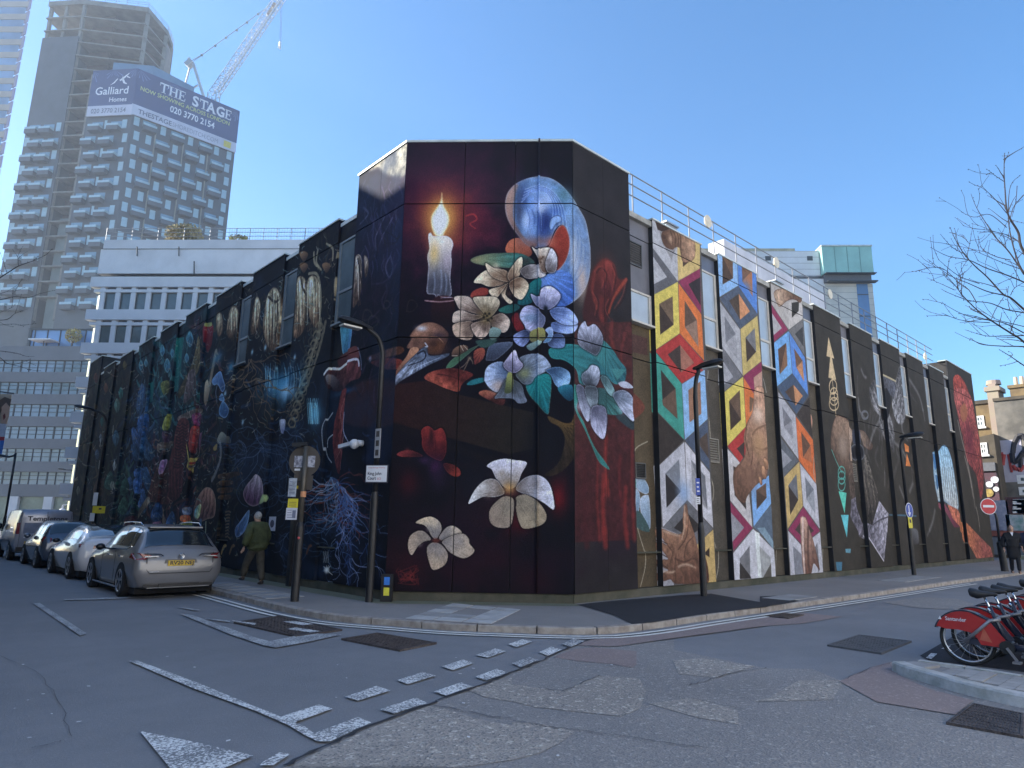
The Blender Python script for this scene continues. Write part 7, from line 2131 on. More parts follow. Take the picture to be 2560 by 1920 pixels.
# lean-to with graffiti-covered shopfront
zl_ = ypx(210,500,BX-2.5)[1]
yA, yB = ypx(315,760,BX-2.5)[0], 16
q = MB(OB).prism([(BX-2.5,yA,0),(BX-2.5,yA,ypx(250,480,BX-2.5)[1]),(BX-2.5,yB,zl_-1),(BX-2.5,yB,0)],(2.48,0,0)); q.build('rear_wing',m_brickd,bh)
q = MB(OB).box(BX-2.75,yA+.1,ypx(250,790,BX-2.5)[1],BX-2.5,yB,ypx(250,720,BX-2.5)[1]); q.build('fascia',mat('slate_fascia',(0.10,0.105,0.12),0.6),bh)
q = MB(OB).box(BX-2.62,yA+.1,0.9,BX-2.5,yB,ypx(250,800,BX-2.5)[1]); q.build('painted_shutter',mat('dark_shutter_paint',(0.035,0.03,0.04),0.7,scale=1.5,col2=(0.09,0.03,0.045)),bh)
cols = [((0.55,0.56,0.62),288,860,22),((0.6,0.6,0.62),300,938,16),((0.30,0.22,0.06),240,970,26),((0.5,0.52,0.56),246,900,20),((0.45,0.48,0.55),305,1190,30)]
for i, (c_,x,y,r_) in enumerate(cols):
    p = frp(x,y,BX-2.63); rr_ = r_ * .0098
    q = MB(OB).tube([(p[0]-.01*i,p[1],p[2]),(p[0]-.03-.01*i,p[1],p[2])],rr_,16)
    q.build('painted_roundel',mat('roundel_%d' % i,c_,0.7,scale=3,var=0.4),bh)
# next house with grey flank wall
fh = thing('flank_house','grey rendered flank wall with black graffiti beside the brick house','house',(BX-1,4,0))
OF = (BX-1,4,0)
yf1 = ypx(300,400,BX-1)[0]
zg = ypx(400,200,BX-1)[1]
q = MB(OF).box(BX-1,-8,0,BX+8,yf1-.02,zg); q.build('wall',m_grend,fh)
q = MB(OF).box(BX-1.1,-8,zg,BX+8,yf1,zg+.2); q.build('coping',m_brickd,fh)
y0, y1 = -3, ypx(405,100,BX-1)[0]
zk = ypx(450,95,BX-1)[1]
q = MB(OF).box(BX-.8,y0,zg,BX+.8,y1,zk).box(BX-.9,y0,zk,BX+.9,y1+.1,zk+.2); q.build('chimney',m_brick,fh)
p0 = None
for k in range(8):
    y = y1 - .25 - .33 * k
    if p0 is None: p0 = MB(OF).cyl((BX,y,zk+.2),(BX,y,zk+.85),.13,10,.11).build('chimney_pot',mat('pale_clay_pot',(0.50,0.40,0.30),0.8),fh)
    else: share(p0,fh,(0,-.33*k,0))
gf = MB(OF)
def scr_(pts,w):
    v = [frp(x,y,BX-1.02) for x,y in pts]
    for a, c_ in zip(v[:-1],v[1:]): gf.bar(a,c_,.02,w,up=(1,0,0)) if False else gf.tube([a,c_],w/2,5)
scr_([(440,640),(450,560),(480,500),(520,490),(560,540),(540,640)],.32); scr_([(430,640),(440,720),(480,700),(520,640),(540,620)],.32); scr_([(500,660),(505,760)],.28)
gf.build('graffiti',mat('black_spray',(0.02,0.02,0.025),0.7),fh)
gf = MB(OF); scr_([(440,740),(460,780),(480,760),(500,790),(530,740)],.22); scr_([(345,650),(360,650),(350,740)],.3); scr_([(400,650),(430,800)],.16)
gf.build('graffiti',mat('red_spray',(0.30,0.045,0.04),0.7),fh)
p = frp(385,700,BX-1.03)
MB(OF).box(p[0],p[1]-.9,p[2]-1.4,p[0]+.02,p[1]+.9,p[2]+1.3).build('paste_up',mat('lilac_poster',(0.38,0.36,0.42),0.7,scale=1),fh)
for (xa,ya,xb,yb) in ((480,820,560,895),(495,920,570,990)):
    a, c_ = frp(xa,yb,BX-1), frp(xb,ya,BX-1)
    q = MB(OF).box(BX-1.06,c_[1],a[2],BX-.98,a[1],c_[2]); w = q.build('window',m_sash,fh)
    MB(OF).box(BX-1.09,c_[1]+.2,a[2]+.18,BX-1.061,a[1]-.2,c_[2]-.18).build('pane',m_wglass,w)
# painted yard wall and hoarding in front
yw = thing('yard_wall','low wall with red brick course and blue grey hoarding under graffiti panels','wall',(49,6,0))
OYW = (49,6,0)
def yp(x,y): p = on_x(*P('fr',(x,y))[0],49.0); return p[1], p[2]
for nm, x0, y0_, x1, y1_, m in (('hoarding',262,1480,700,1335,mat('blue_grey_hoarding',(0.12,0.135,0.16),0.6,scale=0.8)),('brick_course',262,1334,700,1285,mat('red_brick_course',(0.20,0.07,0.055),0.9,scale=2)),('graffiti_panel',255,1284,390,1030,mat('pale_graffiti_panel',(0.36,0.37,0.45),0.7,scale=1.6,col2=(0.14,0.16,0.24))),('graffiti_panel',391,1284,520,1150,mat('green_graffiti_panel',(0.12,0.24,0.22),0.7,scale=1.8,col2=(0.45,0.45,0.5))),('dark_panel',391,1149,700,1000,mat('black_panel',(0.02,0.02,0.025),0.6,scale=3,col2=(0.10,0.03,0.03)))):
    a, c_ = yp(x0,y0_), yp(x1,y1_)
    MB(OYW).box(49,c_[0],max(a[1],0),49.3,a[0],c_[1]-.01).build(nm,m,yw)
sl2 = None
for k in range(8):
    a = yp(440,1040+14*k); c_ = yp(531,1040)
    if sl2 is None: MB(OYW).box(48.97,a[0]-2.2,a[1],49,a[0],a[1]+.12).build('louvre_slat',m_sash,yw)
    else: pass
    MB(OYW).box(48.97,a[0]-2.4,a[1],49,a[0]-.2*(k % 3),a[1]+.10).build('louvre_slat',m_sash,yw)
rub = stuff(MB((46.5,8,0)).box(46,7.6,.1,47.4,8.3,.42).box(46.2,7.4,.42,47.2,8.0,.62).box(46.6,8.4,.1,47.8,8.9,.3).box(45.2,7.2,.1,45.9,7.7,.22).build('rubble',mat('pale_timber',(0.42,0.38,0.24),0.8,scale=2),None))
rub.location = (46.5,8,0)

# ---------------------------------------------------------------- unseen blocks on the near sides, added and shaped to shade and bounce light
ns = thing('street_shade_terrace','tall brick terrace across the street, out of the picture to the side','building',(-9,30,0))
q = MB((-9,30,0)).box(-16,6,0,-5,27.8,11.5).box(-16,27.81,0,-5,31.2,19.6).box(-16,31.21,0,-5,75,21); q.build('wall',m_brick,ns)
nb_ = thing('rear_bounce_wall','pale rendered terrace behind the viewer facing the sun','building',(10,-16,0))
q = MB((10,-16,0)).box(-16,-30,0,60,-15.5,19); q.build('wall',mat('pale_bounce_face',(0.80,0.79,0.77),0.8,scale=0.5),nb_)

# ================================================================ lamps, posts, signs
m_lamp = mat('black_lamp_paint',(0.018,0.018,0.020),0.45,0.2,scale=6,var=0.3)
m_lampg = mat('lamp_lens',(0.45,0.44,0.40),0.2)
m_signw = mat('white_sign_face',(0.62,0.64,0.68),0.5,scale=3,var=0.05)
m_ink = mat('sign_ink',(0.03,0.03,0.05),0.6)
m_blue = mat('blue_sign_face',(0.02,0.06,0.34),0.5)
m_red = mat('red_sign_face',(0.45,0.02,0.03),0.5)
m_yel = mat('yellow_sign_face',(0.60,0.52,0.03),0.5)
m_back = mat('brown_sign_back',(0.06,0.05,0.042),0.6,scale=4)
m_sticker = mat('pale_sticker',(0.50,0.52,0.60),0.6,scale=14,col2=(0.12,0.12,0.16))

def lamp_post(label,base,z_bend,head,group='street lamps of the junction',r=0.055,bend=0.45,boxz=1.6,lean=(0,0),hs=1.0):
    """pole with a thick lower part, curved arm and flat lantern; head = where the lantern's far end is"""
    t = thing('street_lamp',label,'street lamp',tuple(base),group=group)
    o = tuple(base); b = np.array(base,float); h = np.array(head,float)
    q = MB(o).tube([b,b+(0,0,boxz)],.075,12).tube([b+(0,0,boxz),b+(0,0,boxz+.12)],[.075,r],12); q.build('base',m_lamp,t,True,auto=40)
    d = h - b; dz = d[2]; d[2] = 0; L = np.linalg.norm(d); d /= L
    neck = h - d * .62 * hs
    neck[2] = h[2] - .06 * hs
    pts = [b+(0,0,boxz+.1),b+(0,0,z_bend-b[2])]
    p1 = b + np.array([0,0,z_bend-b[2]])
    for k in range(1,7):
        a = k / 6 * math.pi / 2 * .86
        ext = max(min(bend,(np.dot(neck-p1,d))*.8),.15)
        pts.append(p1+d*ext*(1-math.cos(a))+np.array([0,0,(neck[2]-z_bend)*.85*math.sin(a)/math.sin(math.pi/2*.86)]))
    pts.append(neck)
    MB(o).tube(pts,[r]*2+[r*.9]*7,10).build('pole',m_lamp,t,True)
    s = np.cross(d,Z3)
    w = .13 * hs
    up = Z3
    ring0 = []
    prof = [(-.12,.05,.05),(0,.07,.07),(.15,w,.10),(.45,w*1.1,.10),(.60,w*.8,.07),(.66,w*.35,.03)]
    v, f = [], []
    for (u,ww,hh) in prof:
        c = neck + d * u * hs + Z3 * (.06*hs*u/.6)
        for i, j in ((-1,-.3),(-.8,.55),(0,1),(.8,.55),(1,-.3),(0,-.5)):
            v.append(c+s*i*ww+up*j*hh*hs)
    n = 6
    for i in range(len(prof)-1):
        for k in range(n): f.append((i*n+k,i*n+(k+1) % n,(i+1)*n+(k+1) % n,(i+1)*n+k))
    f += [tuple(range(n))[::-1],tuple(range((len(prof)-1)*n,len(prof)*n))]
    hd = MB(o).add(v,f).build('lantern',m_lamp,t,True,auto=35)
    c = neck + d * .36 * hs - Z3 * .055 * hs
    MB(o).fbox(c,d,s,-.2*hs,.22*hs,-.09*hs,.09*hs,-.025,.01).build('lens',m_lampg,hd)
    return t, o
# lamp on the corner with the street name plate
y1 = on_x(805,1150,7.3)[1]
base1 = (7.3,y1,PZ)
hd1 = on_y(735,688,y1); 
lampA, oA = lamp_post('black street lamp carrying the street name plate at the painted corner',base1,on_x(830,735,7.3)[2]-.35,tuple(hd1),boxz=2.0,bend=.6)
bp = on_x(516,0,7.3) if False else None
def near_plate(nm,x0,y0,x1,y1_,ref,m,parent,off,nrm=CHN,th=.012):
    """a small flat plate facing the corner, given by two opposite picture corners at the depth of ref"""
    N = np.array(nrm,float); R_ = np.array([-N[1],N[0],0]) if True else None
    a = on_plane(x0,y0,ref,N); c = on_plane(x1,y1_,ref,N)
    X = np.array([N[1],-N[0],0]) * -1.0
    if np.dot(c-a,X) < 0: X = -X
    w = float((c-a) @ X); h = float(a[2]-c[2])
    q = MB(off).fbox((a[0],a[1],0),X,N,0,w,0,th,c[2],a[2])
    return q.build(nm,m,parent), np.array([a[0],a[1],c[2]]) + N * (th+.001), X, w, h
ref = np.array([7.3,y1,0]) + CHN * .07
CN2 = np.array([-0.80,-0.60,0.0])
sg = thing('street_name_sign','white street name plate fixed to the corner lamp post','sign',(7.3,y1,3.0))
x0_, y0_ = P('m5',(866,338))[0]; x1_, y1__ = P('m5',(1040,490))[0]
pl_, p_, X_, w_, h_ = near_plate('plate',792.5,1006,835,1041,ref,m_signw,sg,(7.3,y1,3.0),CN2)
fr_ = MB((7.3,y1,3.0)).fbox(p_-np.array([*CN2[:2],0])*.016 ,X_,CN2,-.02,w_+.02,-.02,.006,-.02,h_+.02).build('frame',m_ink,sg)
def sign_text(s,m,par,off,u,v,size,fit=None,bold=0.0):
    ob = text_mesh('lettering',s,m,par,p_+X_*u+Z3*v-np.array(off),X_,Z3,size,0.003,fit=fit,bold=bold)
    return ob
sign_text('King John',m_ink,sg,(7.3,y1,3.0),w_*.07,h_*.42,h_*.20,w_*.66,.012)
sign_text('Court',m_ink,sg,(7.3,y1,3.0),w_*.07,h_*.13,h_*.20,w_*.42,.012)
sign_text('EC2',m_red,sg,(7.3,y1,3.0),w_*.55,h_*.13,h_*.13,w_*.17)
sign_text('London Borough of Hackney',m_red,sg,(7.3,y1,3.0),w_*.10,h_*.84,h_*.075,w_*.8)
rp = thing('restriction_plate','tall narrow parking plate above the street name plate','sign',(7.3,y1,4.0))
pl2, p2_, X2, w2, h2 = near_plate('plate',*P('m5',(948,-30))[0],*P('m5',(985,255))[0],np.array([7.3,y1,0])+np.array([-.97,-.22,0])*.07,mat('grey_plate',(0.33,0.33,0.34),0.6,scale=6),rp,(7.3,y1,4.0),(-.97,-.22,0))
q = MB((7.3,y1,4.0))
for k in range(3): q.fbox(p2_,X2,np.array([-.97,-.22,0]),w2*.2,w2*.8,.001,.003,h2*(.08+.32*k),h2*(.08+.32*k)+h2*.2)
q.build('printed_panel',m_back,rp)
# lamps on the right
bR = on_z(1520.5,1288,PZ); XR_ = bR[0]
h2_ = on_x(1558,780,XR_)
lampB, oB = lamp_post('black street lamp before the red and yellow frames with a blue plate on its pole',tuple(bR),on_x(1491,850,XR_)[2]-.1,tuple(h2_),bend=.4,boxz=1.5)
bp_ = thing('parking_plate','blue and white parking plates on the lamp post by the open hand','sign',(XR_,bR[1]-.07,2.4))
nR = np.array([-.5,-.87,0])
for (yt,yb,m) in ((1033,1070,m_blue),(1073,1089,m_signw)):
    q, p3, X3, w3, h3 = near_plate('plate',1502,yt,1512.5,yb,bR+nR*.07,m,bp_,(XR_,bR[1]-.07,2.4),nR)
    g = MB((XR_,bR[1]-.07,2.4))
    for k in range(3): g.fbox(p3,X3,nR,w3*.2,w3*(.8-.15*(k % 2)),.001,.003,h3*(.2+.25*k),h3*(.28+.25*k))
    g.build('printed_line',m_signw if m is m_blue else m_ink,bp_)
bR2 = on_z(1974.6,1242,PZ); X2_ = bR2[0]
lampC, oC = lamp_post('black street lamp far along the right wing with a round blue arrow sign',tuple(bR2),on_x(1949,962,X2_)[2]-.1,tuple(on_x(1993,937,X2_)),bend=.35,boxz=1.6)
ar = thing('arrow_sign','round blue keep left arrow sign with yellow plate on the far lamp post','sign',(X2_,bR2[1],3.0))
oS = (X2_,bR2[1],3.0)
nS = np.array([-.12,-.993,0]); cS = on_plane(1964.5,1103,bR2+nS*.08,nS)
MB(oS).tube([cS,cS-nS*.01],.27,24).build('disc',m_signw,ar)
MB(oS).tube([cS+nS*.004,cS+nS*.001],.245,24).build('blue_face',m_blue,ar)
XS = np.array([-nS[1],nS[0],0])
a_ = cS + nS * .006
q = MB(oS)
for pts in (((-.06,.18),(.0,.18),(.0,-.16),(-.06,-.16)),((-.15,-.06),(.09,-.06),(-.03,-.2))): q.poly([tuple(a_+XS*u+Z3*v) for u,v in pts])
q.build('arrow',m_signw,ar)
cY = on_plane(1966,1128,bR2+nS*.08,nS)
MB(oS).fbox(cY,XS,nS,-.14,.14,0,.01,-.2,.17).build('yellow_plate',m_yel,ar)
MB(oS).fbox(cY,XS,nS,-.06,.07,.01,.013,-.02,.10).build('printed_symbol',m_ink,ar)
# lamps in the left street
pL = on_x(232,905,7.2)
lampD, oD = lamp_post('thin black street lamp at the far end of the left wing',(7.2,pL[1],PZ),pL[2]-.3,tuple(on_y(162,877,pL[1])),bend=.5)
pl = thing('sign_stack','yellow warning sign with white plates on the far left lamp post','sign',(7.2,pL[1],2.5)); oP = (7.2,pL[1],2.5)
nP = np.array([-.5,-.87,0]); XP = np.array([.87,-.5,0])
rP = np.array([7.2,pL[1],0]) + nP * .1
for nm, x0, y0, x1, y1_, m in (('yellow_plate',201,1093,226,1109,m_yel),('white_plate',203,1064,209,1092,m_signw),('white_plate',195,1108,203,1126,m_signw)):
    near_plate(nm,x0,y0,x1,y1_,rP,m,pl,oP,nP)
q_, p3, X3, w3, h3 = near_plate('printed_symbol',214,1097,219,1101,rP+nP*.02,m_ink,pl,oP,nP)
# opposite pavement lamps
pe = at_dist(12,985,46.0); 
lampE, oE = lamp_post('black street lamp at the very edge of the picture before the grey office',(at_dist(1,1180,46.0)[0],at_dist(1,1180,46.0)[1],0),pe[2]+.2,tuple(at_dist(-14,983,46.0)),bend=.5)
pf = at_dist(140,1130,88.0)
lampF, oF = lamp_post('slender lamp post standing in front of the grey office windows',(pf[0],pf[1],0),at_dist(140,1015,88.0)[2],tuple(at_dist(126,1013,88.0)),bend=.4,r=.05)
gl = at_dist(134,1106,86.0)
t = thing('globe_camera','white globe camera on a short post beyond the parked van','camera',(gl[0],gl[1],0))
MB((gl[0],gl[1],0)).tube([(gl[0],gl[1],0),(gl[0],gl[1],gl[2]+.7),(gl[0]+.9,gl[1]-.3,gl[2]+.9)],.09,6).build('pole',m_signw,t)
MB((gl[0],gl[1],0)).ball(tuple(gl),.38).build('globe',m_signw,t,True)

# ---------------------------------------------------------------- sign post on the corner pavement
pb = on_z(636,1299,PZ)
sp = thing('sign_post','black sign post with backs of round signs and paper notices on the corner pavement','sign post',tuple(pb)); oSP = tuple(pb)
q = MB(oSP).tube([pb,pb+(0,0,1.42)],.08,12).tube([pb+(0,0,1.42),pb+(0,0,1.5)],[.08,.05],12); q.build('base',m_lamp,sp,True,auto=40)
DV = np.array([F_ for F_ in (_F[0],_F[1],0)]); DV /= np.linalg.norm(DV); RV = np.array([DV[1],-DV[0],0])
def spt(x,y,d=0.0): return on_plane(x,y,pb-DV*d,DV)
top = spt(660,964)
m_pole = mat('weathered_post_metal',(0.085,0.078,0.066),0.5,0.3,scale=5)
MB(oSP).tube([pb+(0,0,1.45),(pb[0],pb[1],top[2])],.05,10).build('pole',m_pole,sp,True)
a, c = spt(632,961), spt(664,959)
q = MB(oSP).bar(c,a,.09,.07).bar(spt(634,963),spt(652,964),.11,.04); q.build('sign_light',m_lamp,sp)
cD = spt(658,996,-.06)
MB(oSP).tube([cD,cD+DV*.012],.315,28).build('round_sign',m_back,sp)
for x in (645,671.5): 
    e = spt(x,997,-.05)
    MB(oSP).fbox(e,RV,-DV,-.085,.085,0,.01,-.115,.115).build('sticker',m_sticker,sp)
e = spt(642.5,1014.5,-.05); MB(oSP).fbox(e,RV,-DV,-.055,.055,0,.01,-.02,.02).build('sticker',m_signw,sp)
e = spt(655,1044,-.07); q = MB(oSP).fbox(e,RV,-DV,-.19,.19,0,.02,-.13,.16); q.build('small_sign',m_back,sp)
e = spt(640.5,1052.5,-.04); MB(oSP).fbox(e,RV,-DV,-.035,.035,0,.01,-.025,.03).build('yellow_label',m_yel,sp)
e = spt(655,1067,.06); MB(oSP).tube([e+Z3*.05,e-Z3*.06],.056,12).build('orange_band',mat('orange_tape',(0.55,0.25,0.12),0.6),sp)
e = spt(645.5,1162,.06); MB(oSP).ball(e,.03).build('red_sticker',mat('red_sticker',(0.5,0.08,0.08),0.6),sp)
for (x0,y0,x1,y1_,m,nm) in ((625,1033,639,1073,mat('grey_notice',(0.30,0.34,0.40),0.7,scale=12,var=.3),'paper_notice'),(623,1077,643,1097,m_yel,'yellow_notice'),(619,1097,641,1123,mat('white_notice',(0.50,0.52,0.60),0.7),'paper_notice')):
    q, p4, X4, w4, h4 = near_plate(nm,x0,y0,x1,y1_,pb-DV*.09,m,sp,oSP,-DV)
    g = MB(oSP)
    for k in range(4 if nm != 'yellow_notice' else 3):
        g.fbox(p4,X4,-DV,w4*.12,w4*(.5 if nm == 'paper_notice' and k > 1 else .85),.001,.003,h4*(.18+.2*k),h4*(.23+.2*k))
    if nm == 'paper_notice' and y0 > 1090: g.fbox(p4,X4,-DV,w4*.58,w4*.88,.001,.003,h4*.15,h4*.8)
    g.build('printed_line',m_ink if nm == 'yellow_notice' else mat('blue_grey_ink',(0.14,0.16,0.24),0.7),sp)
# bracket for the notices
MB(oSP).bar(spt(650,1040),spt(626,1040),.03).bar(spt(650,1110),spt(622,1110),.03).build('bracket',m_lamp,sp)
# second dark post at the wall behind it
pw = on_x(627,1200,7.45)
t = thing('wall_post','plain black square post by the forest mural behind the sign post','post',(7.5,pw[1],PZ))
MB((7.5,pw[1],PZ)).box(7.43,pw[1]-.09,PZ,7.6,pw[1]+.09,3.0).build('shaft',m_lamp,t)
# painted service box at the corner
pc_ = on_z(841,1284,PZ)
t = thing('service_box','low black service post with blue and yellow marks at the foot of the corner','service box',tuple(pc_)); o_ = tuple(pc_)
cb = np.array([7.62,11.72,0]); t.location = (7.62,11.72,PZ)
MB((7.62,11.72,PZ)).fbox(cb,CHX,CHN,-.10,.12,-.05,.08,PZ,.62).build('casing',m_black,t)
for zc_2, m in ((.42,mat('blue_mark',(0.03,0.18,0.62),.6)),(.22,mat('yellow_mark',(0.62,0.58,0.05),.6))):
    MB((7.62,11.72,PZ)).fbox(cb+CHN*.08,CHX,CHN,-.05,.06,0,.004,zc_2,zc_2+.15).build('painted_mark',m,t)
# CCTV camera
pk = on_x(783,958,WX)
t = thing('security_camera','white security camera on the dark wall beside the red stemmed mushroom','camera',tuple(pk)); ok = tuple(pk)
MB(ok).cyl((pk[0],pk[1],pk[2]),(pk[0]-.12,pk[1],pk[2]),.07,10).ball((pk[0]-.2,pk[1],pk[2]-.03),.11,nu=12,nv=8).build('housing',mat('camera_white',(0.6,0.62,0.66),.4),t,True)
MB(ok).bar((pk[0]-.2,pk[1],pk[2]),(pk[0]-.28,pk[1]+.5,pk[2]-.06),.09,.08).build('body',mat('camera_white',(0.6,0.62,0.66),.4),t)
# paper poster on the wall near the walking man
for (x0,y0,x1,y1_,lab) in ((582,1116,594,1147,'white paper portrait poster pasted on the forest mural by the walking man'),(283,1197,0,0,None)):
    if not lab: continue
    a, c = on_x(x0,y0,WX-.006), on_x(x1,y1_,WX-.006)
    t = thing('poster',lab,'poster',(WX,a[1],c[2]))
    MB((WX,a[1],c[2])).box(WX-.008,a[1],c[2],WX-.004,c[1],a[2]).build('sheet',mat('poster_paper',(0.46,0.48,0.56),.7),t)
    ym, zm = (a[1]+c[1]) / 2, (a[2]+c[2]) / 2
    q = MB((WX,a[1],c[2])); q.ball((WX-.008,ym,zm),.003,abs(a[1]-c[1])*.3,(a[2]-c[2])*.28); q.build('printed_figure',mat('poster_ink',(0.05,0.05,0.09),.7),t)
# P notice low on the far wall
a, c = on_x(291,1126,WX-.006), on_x(304,1143,WX-.006)
t = thing('parking_sign','small dark sign with a white letter P low on the colourful mural','sign',(WX,a[1],c[2]))
MB((WX,a[1],c[2])).box(WX-.03,c[1],c[2],WX-.004,a[1],a[2]).build('plate',m_black,t)
text_mesh('lettering','P',m_signw,t,np.array([0,0,0])+np.array([-.035,(c[1]-a[1])*.25,(a[2]-c[2])*.25]),(0,-1,0),Z3,(a[2]-c[2])*.5,.002,bold=.02)

# ---------------------------------------------------------------- no entry sign post
pn = on_z(2171,1234,PZ)
t = thing('no_entry_post','red no entry sign on a bent black post at the far right corner','sign post',tuple(pn)); oN = tuple(pn)
def npt(x,y): return on_plane(x,y,pn,DV)
q = MB(oN).tube([pn,npt(2160,1172),npt(2158,1169)],[.13,.12,.06],10); q.build('base',m_lamp,t,True,auto=40)
q = MB(oN).tube([npt(2159,1171),npt(2153,1120),npt(2150,1110),npt(2128,1100)],.045,8); q.build('pole',m_lamp,t,True)
cN = npt(2133,1094) - DV * .06
MB(oN).tube([cN,cN+DV*.01],.315,28).build('disc',m_signw,t)
MB(oN).tube([cN-DV*.005,cN],.29,28).build('red_face',m_red,t)
MB(oN).fbox(cN-DV*.006,RV,-DV,-.215,.215,0,.004,-.04,.05).build('white_bar',m_signw,t)

# ---------------------------------------------------------------- hanging banner at the left edge
t = thing('advert_banner','tall street banner showing a shouting face over red white and blue at the picture edge','banner',tuple(at_dist(8,920,60.0)))
ob_ = tuple(at_dist(8,920,60.0)); Pb = np.array(ob_)
def bq(x,y,d=0.0): return on_plane(x,y,Pb-DV*d,DV)
def pface(nm,pts,m,d): MB(ob_).prism([tuple(bq(*p,d)) for p in pts],tuple(DV*.02)).build(nm,m,t)
l8c = lambda *p: P('l8',*p)
pface('sheet',l8c((-60,715),(75,720),(45,900),(5,1120),(-60,1120)),mat('tan_print',(0.42,0.34,0.26),.7,scale=.6),.0)
pface('printed_hair',l8c((-10,760),(30,735),(70,750),(62,800),(40,770),(14,800),(-10,870)),mat('hair_print',(0.12,0.08,0.06),.7),.06)
pface('printed_face',l8c((10,800),(36,772),(62,800),(56,860),(34,905),(8,900)),mat('face_print',(0.48,0.30,0.22),.7,scale=1),.09)
pface('printed_mouth',l8c((18,850),(30,838),(34,862),(22,880)),mat('mouth_print',(0.16,0.03,0.03),.7),.12)
pface('printed_shirt',l8c((-60,900),(42,905),(30,985),(-60,985)),mat('shirt_print',(0.5,0.5,0.56),.7),.1)
pface('printed_stripe',l8c((-60,986),(30,986),(26,1008),(-60,1008)),mat('red_print',(0.42,0.05,0.05),.7),.1)
pface('printed_stripe',l8c((-60,1009),(26,1009),(10,1100),(-60,1100)),mat('blue_print',(0.06,0.18,0.5),.7),.1)
MB(ob_).tube([bq(-14,1140),bq(-2,840)],.08,6).tube([bq(-2,846),bq(30,850)],.05,5).build('bracket_pole',m_lamp,t)

# ================================================================ parked vehicles
m_tyre = mat('tyre_rubber',(0.012,0.012,0.012),0.8,scale=20)
m_rim = mat('alloy_rim',(0.35,0.36,0.38),0.3,0.8)
m_arch = mat('wheel_arch_black',(0.006,0.006,0.007),0.9)
m_cglass = mat('tinted_car_glass',(0.012,0.016,0.020),0.04,spec=0.9,coat=0.6,scale=3,var=.2)
m_trimb = mat('black_car_trim',(0.012,0.012,0.014),0.4)
m_chrome = mat('chrome_trim',(0.62,0.64,0.66),0.12,0.95)
m_tail = mat('red_tail_lamp',(0.18,0.012,0.012),0.12,coat=.8)
m_plate = mat('yellow_number_plate',(0.60,0.40,0.04),0.5)

def interp(st,y):
    ys = [s[0] for s in st]
    n = len(st)
    i = min(max(sum(1 for v in ys if v <= y)-1,0),n-2)
    t = (y-ys[i]) / (ys[i+1]-ys[i])
    a, b = np.array(st[i][1:]), np.array(st[i+1][1:])
    def slope(k):
        if k == 0 or k == n - 1: return np.zeros_like(a)
        d0 = (np.array(st[k][1:])-np.array(st[k-1][1:])) / (ys[k]-ys[k-1])
        d1 = (np.array(st[k+1][1:])-np.array(st[k][1:])) / (ys[k+1]-ys[k])
        return np.where(d0*d1 > 0,2*d0*d1/(d0+d1+1e-12*np.sign(d0+d1+1e-15)),0.0)
    h = ys[i+1] - ys[i]
    m0, m1 = slope(i) * h, slope(i+1) * h
    return (2*t**3-3*t**2+1) * a + (t**3-2*t**2+t) * m0 + (-2*t**3+3*t**2) * b + (t**3-t**2) * m1
class CarShell:
    """smooth shell; stations (y, z_bottom, z_wide, z_belt, z_top, w_sill, w_wide, w_belt, w_top)"""
    def __init__(self,st): self.st = st
    def ring(self,y):
        zb, zw, zs, zt, ws, ww, wb, wt = interp(self.st,y)
        return [(0,zb),(ws*.8,zb),(ws,zb+.04),(ww,zw),(ww*.995,zw+(zs-zw)*.55),(wb,zs),(wb*.35+wt*.65,zs*.3+zt*.7),(wt,zt-.05),(wt*.86,zt-.008),(wt*.45,zt+.012),(0,zt+.015)]
    def at(self,y,t):
        r = self.ring(y); i = min(int(t),len(r)-2); f = t - i
        return np.array([r[i][0]*(1-f)+r[i+1][0]*f,y,r[i][1]*(1-f)+r[i+1][1]*f])
    def normal(self,y,t):
        e = .01
        du = self.at(y,min(t+.05,9.999)) - self.at(y,max(t-.05,0)); dv = self.at(y+e,t) - self.at(y-e,t)
        n = np.cross(dv,du); n /= np.linalg.norm(n) + 1e-9
        return n if n[0] > -1e-6 or True else -n
    def mesh(self,ny=46):
        y0, y1 = self.st[0][0], self.st[-1][0]
        ys = sorted(set([round(y0+(y1-y0)*i/ny,4) for i in range(ny+1)]+[s[0] for s in self.st]))
        b = MB(); v, f = [], []
        R_ = [self.ring(y) for y in ys]; k = len(R_[0])
        for y, r in zip(ys,R_):
            full = [(x,z) for x,z in r] + [(-x,z) for x,z in r[-2:0:-1]]
            v += [(x,y,z) for x,z in full]
        n = 2 * k - 2
        for i in range(len(ys)-1):
            for j in range(n): f.append((i*n+j,i*n+(j+1) % n,(i+1)*n+(j+1) % n,(i+1)*n+j))
        f += [tuple(range(n))[::-1],tuple(range((len(ys)-1)*n,len(ys)*n))]
        return b.add(v,f)
    def patch(self,pts,off,side,n=6,b=None):
        """glass or trim lying on the shell: pts = four (y, t) corners, bilinear"""
        b = b or MB(); v, f = [], []
        for i in range(n+1):
            for j in range(n+1):
                s, t = i / n, j / n
                q = [pts[0][k]*(1-s)*(1-t)+pts[1][k]*s*(1-t)+pts[2][k]*s*t+pts[3][k]*(1-s)*t for k in (0,1)]
                p = self.at(*q); nn = self.normal(*q)
                if nn[2] < -.2 or (nn[0] < 0): nn = -nn if nn[0] < 0 and q[1] < 8 else nn
                p = p + nn * off
                v.append((p[0]*side,p[1],p[2]))
        for i in range(n):
            for j in range(n):
                a = i * (n+1) + j; f.append((a,a+1,a+n+2,a+n+1))
        return b.add(v,f)
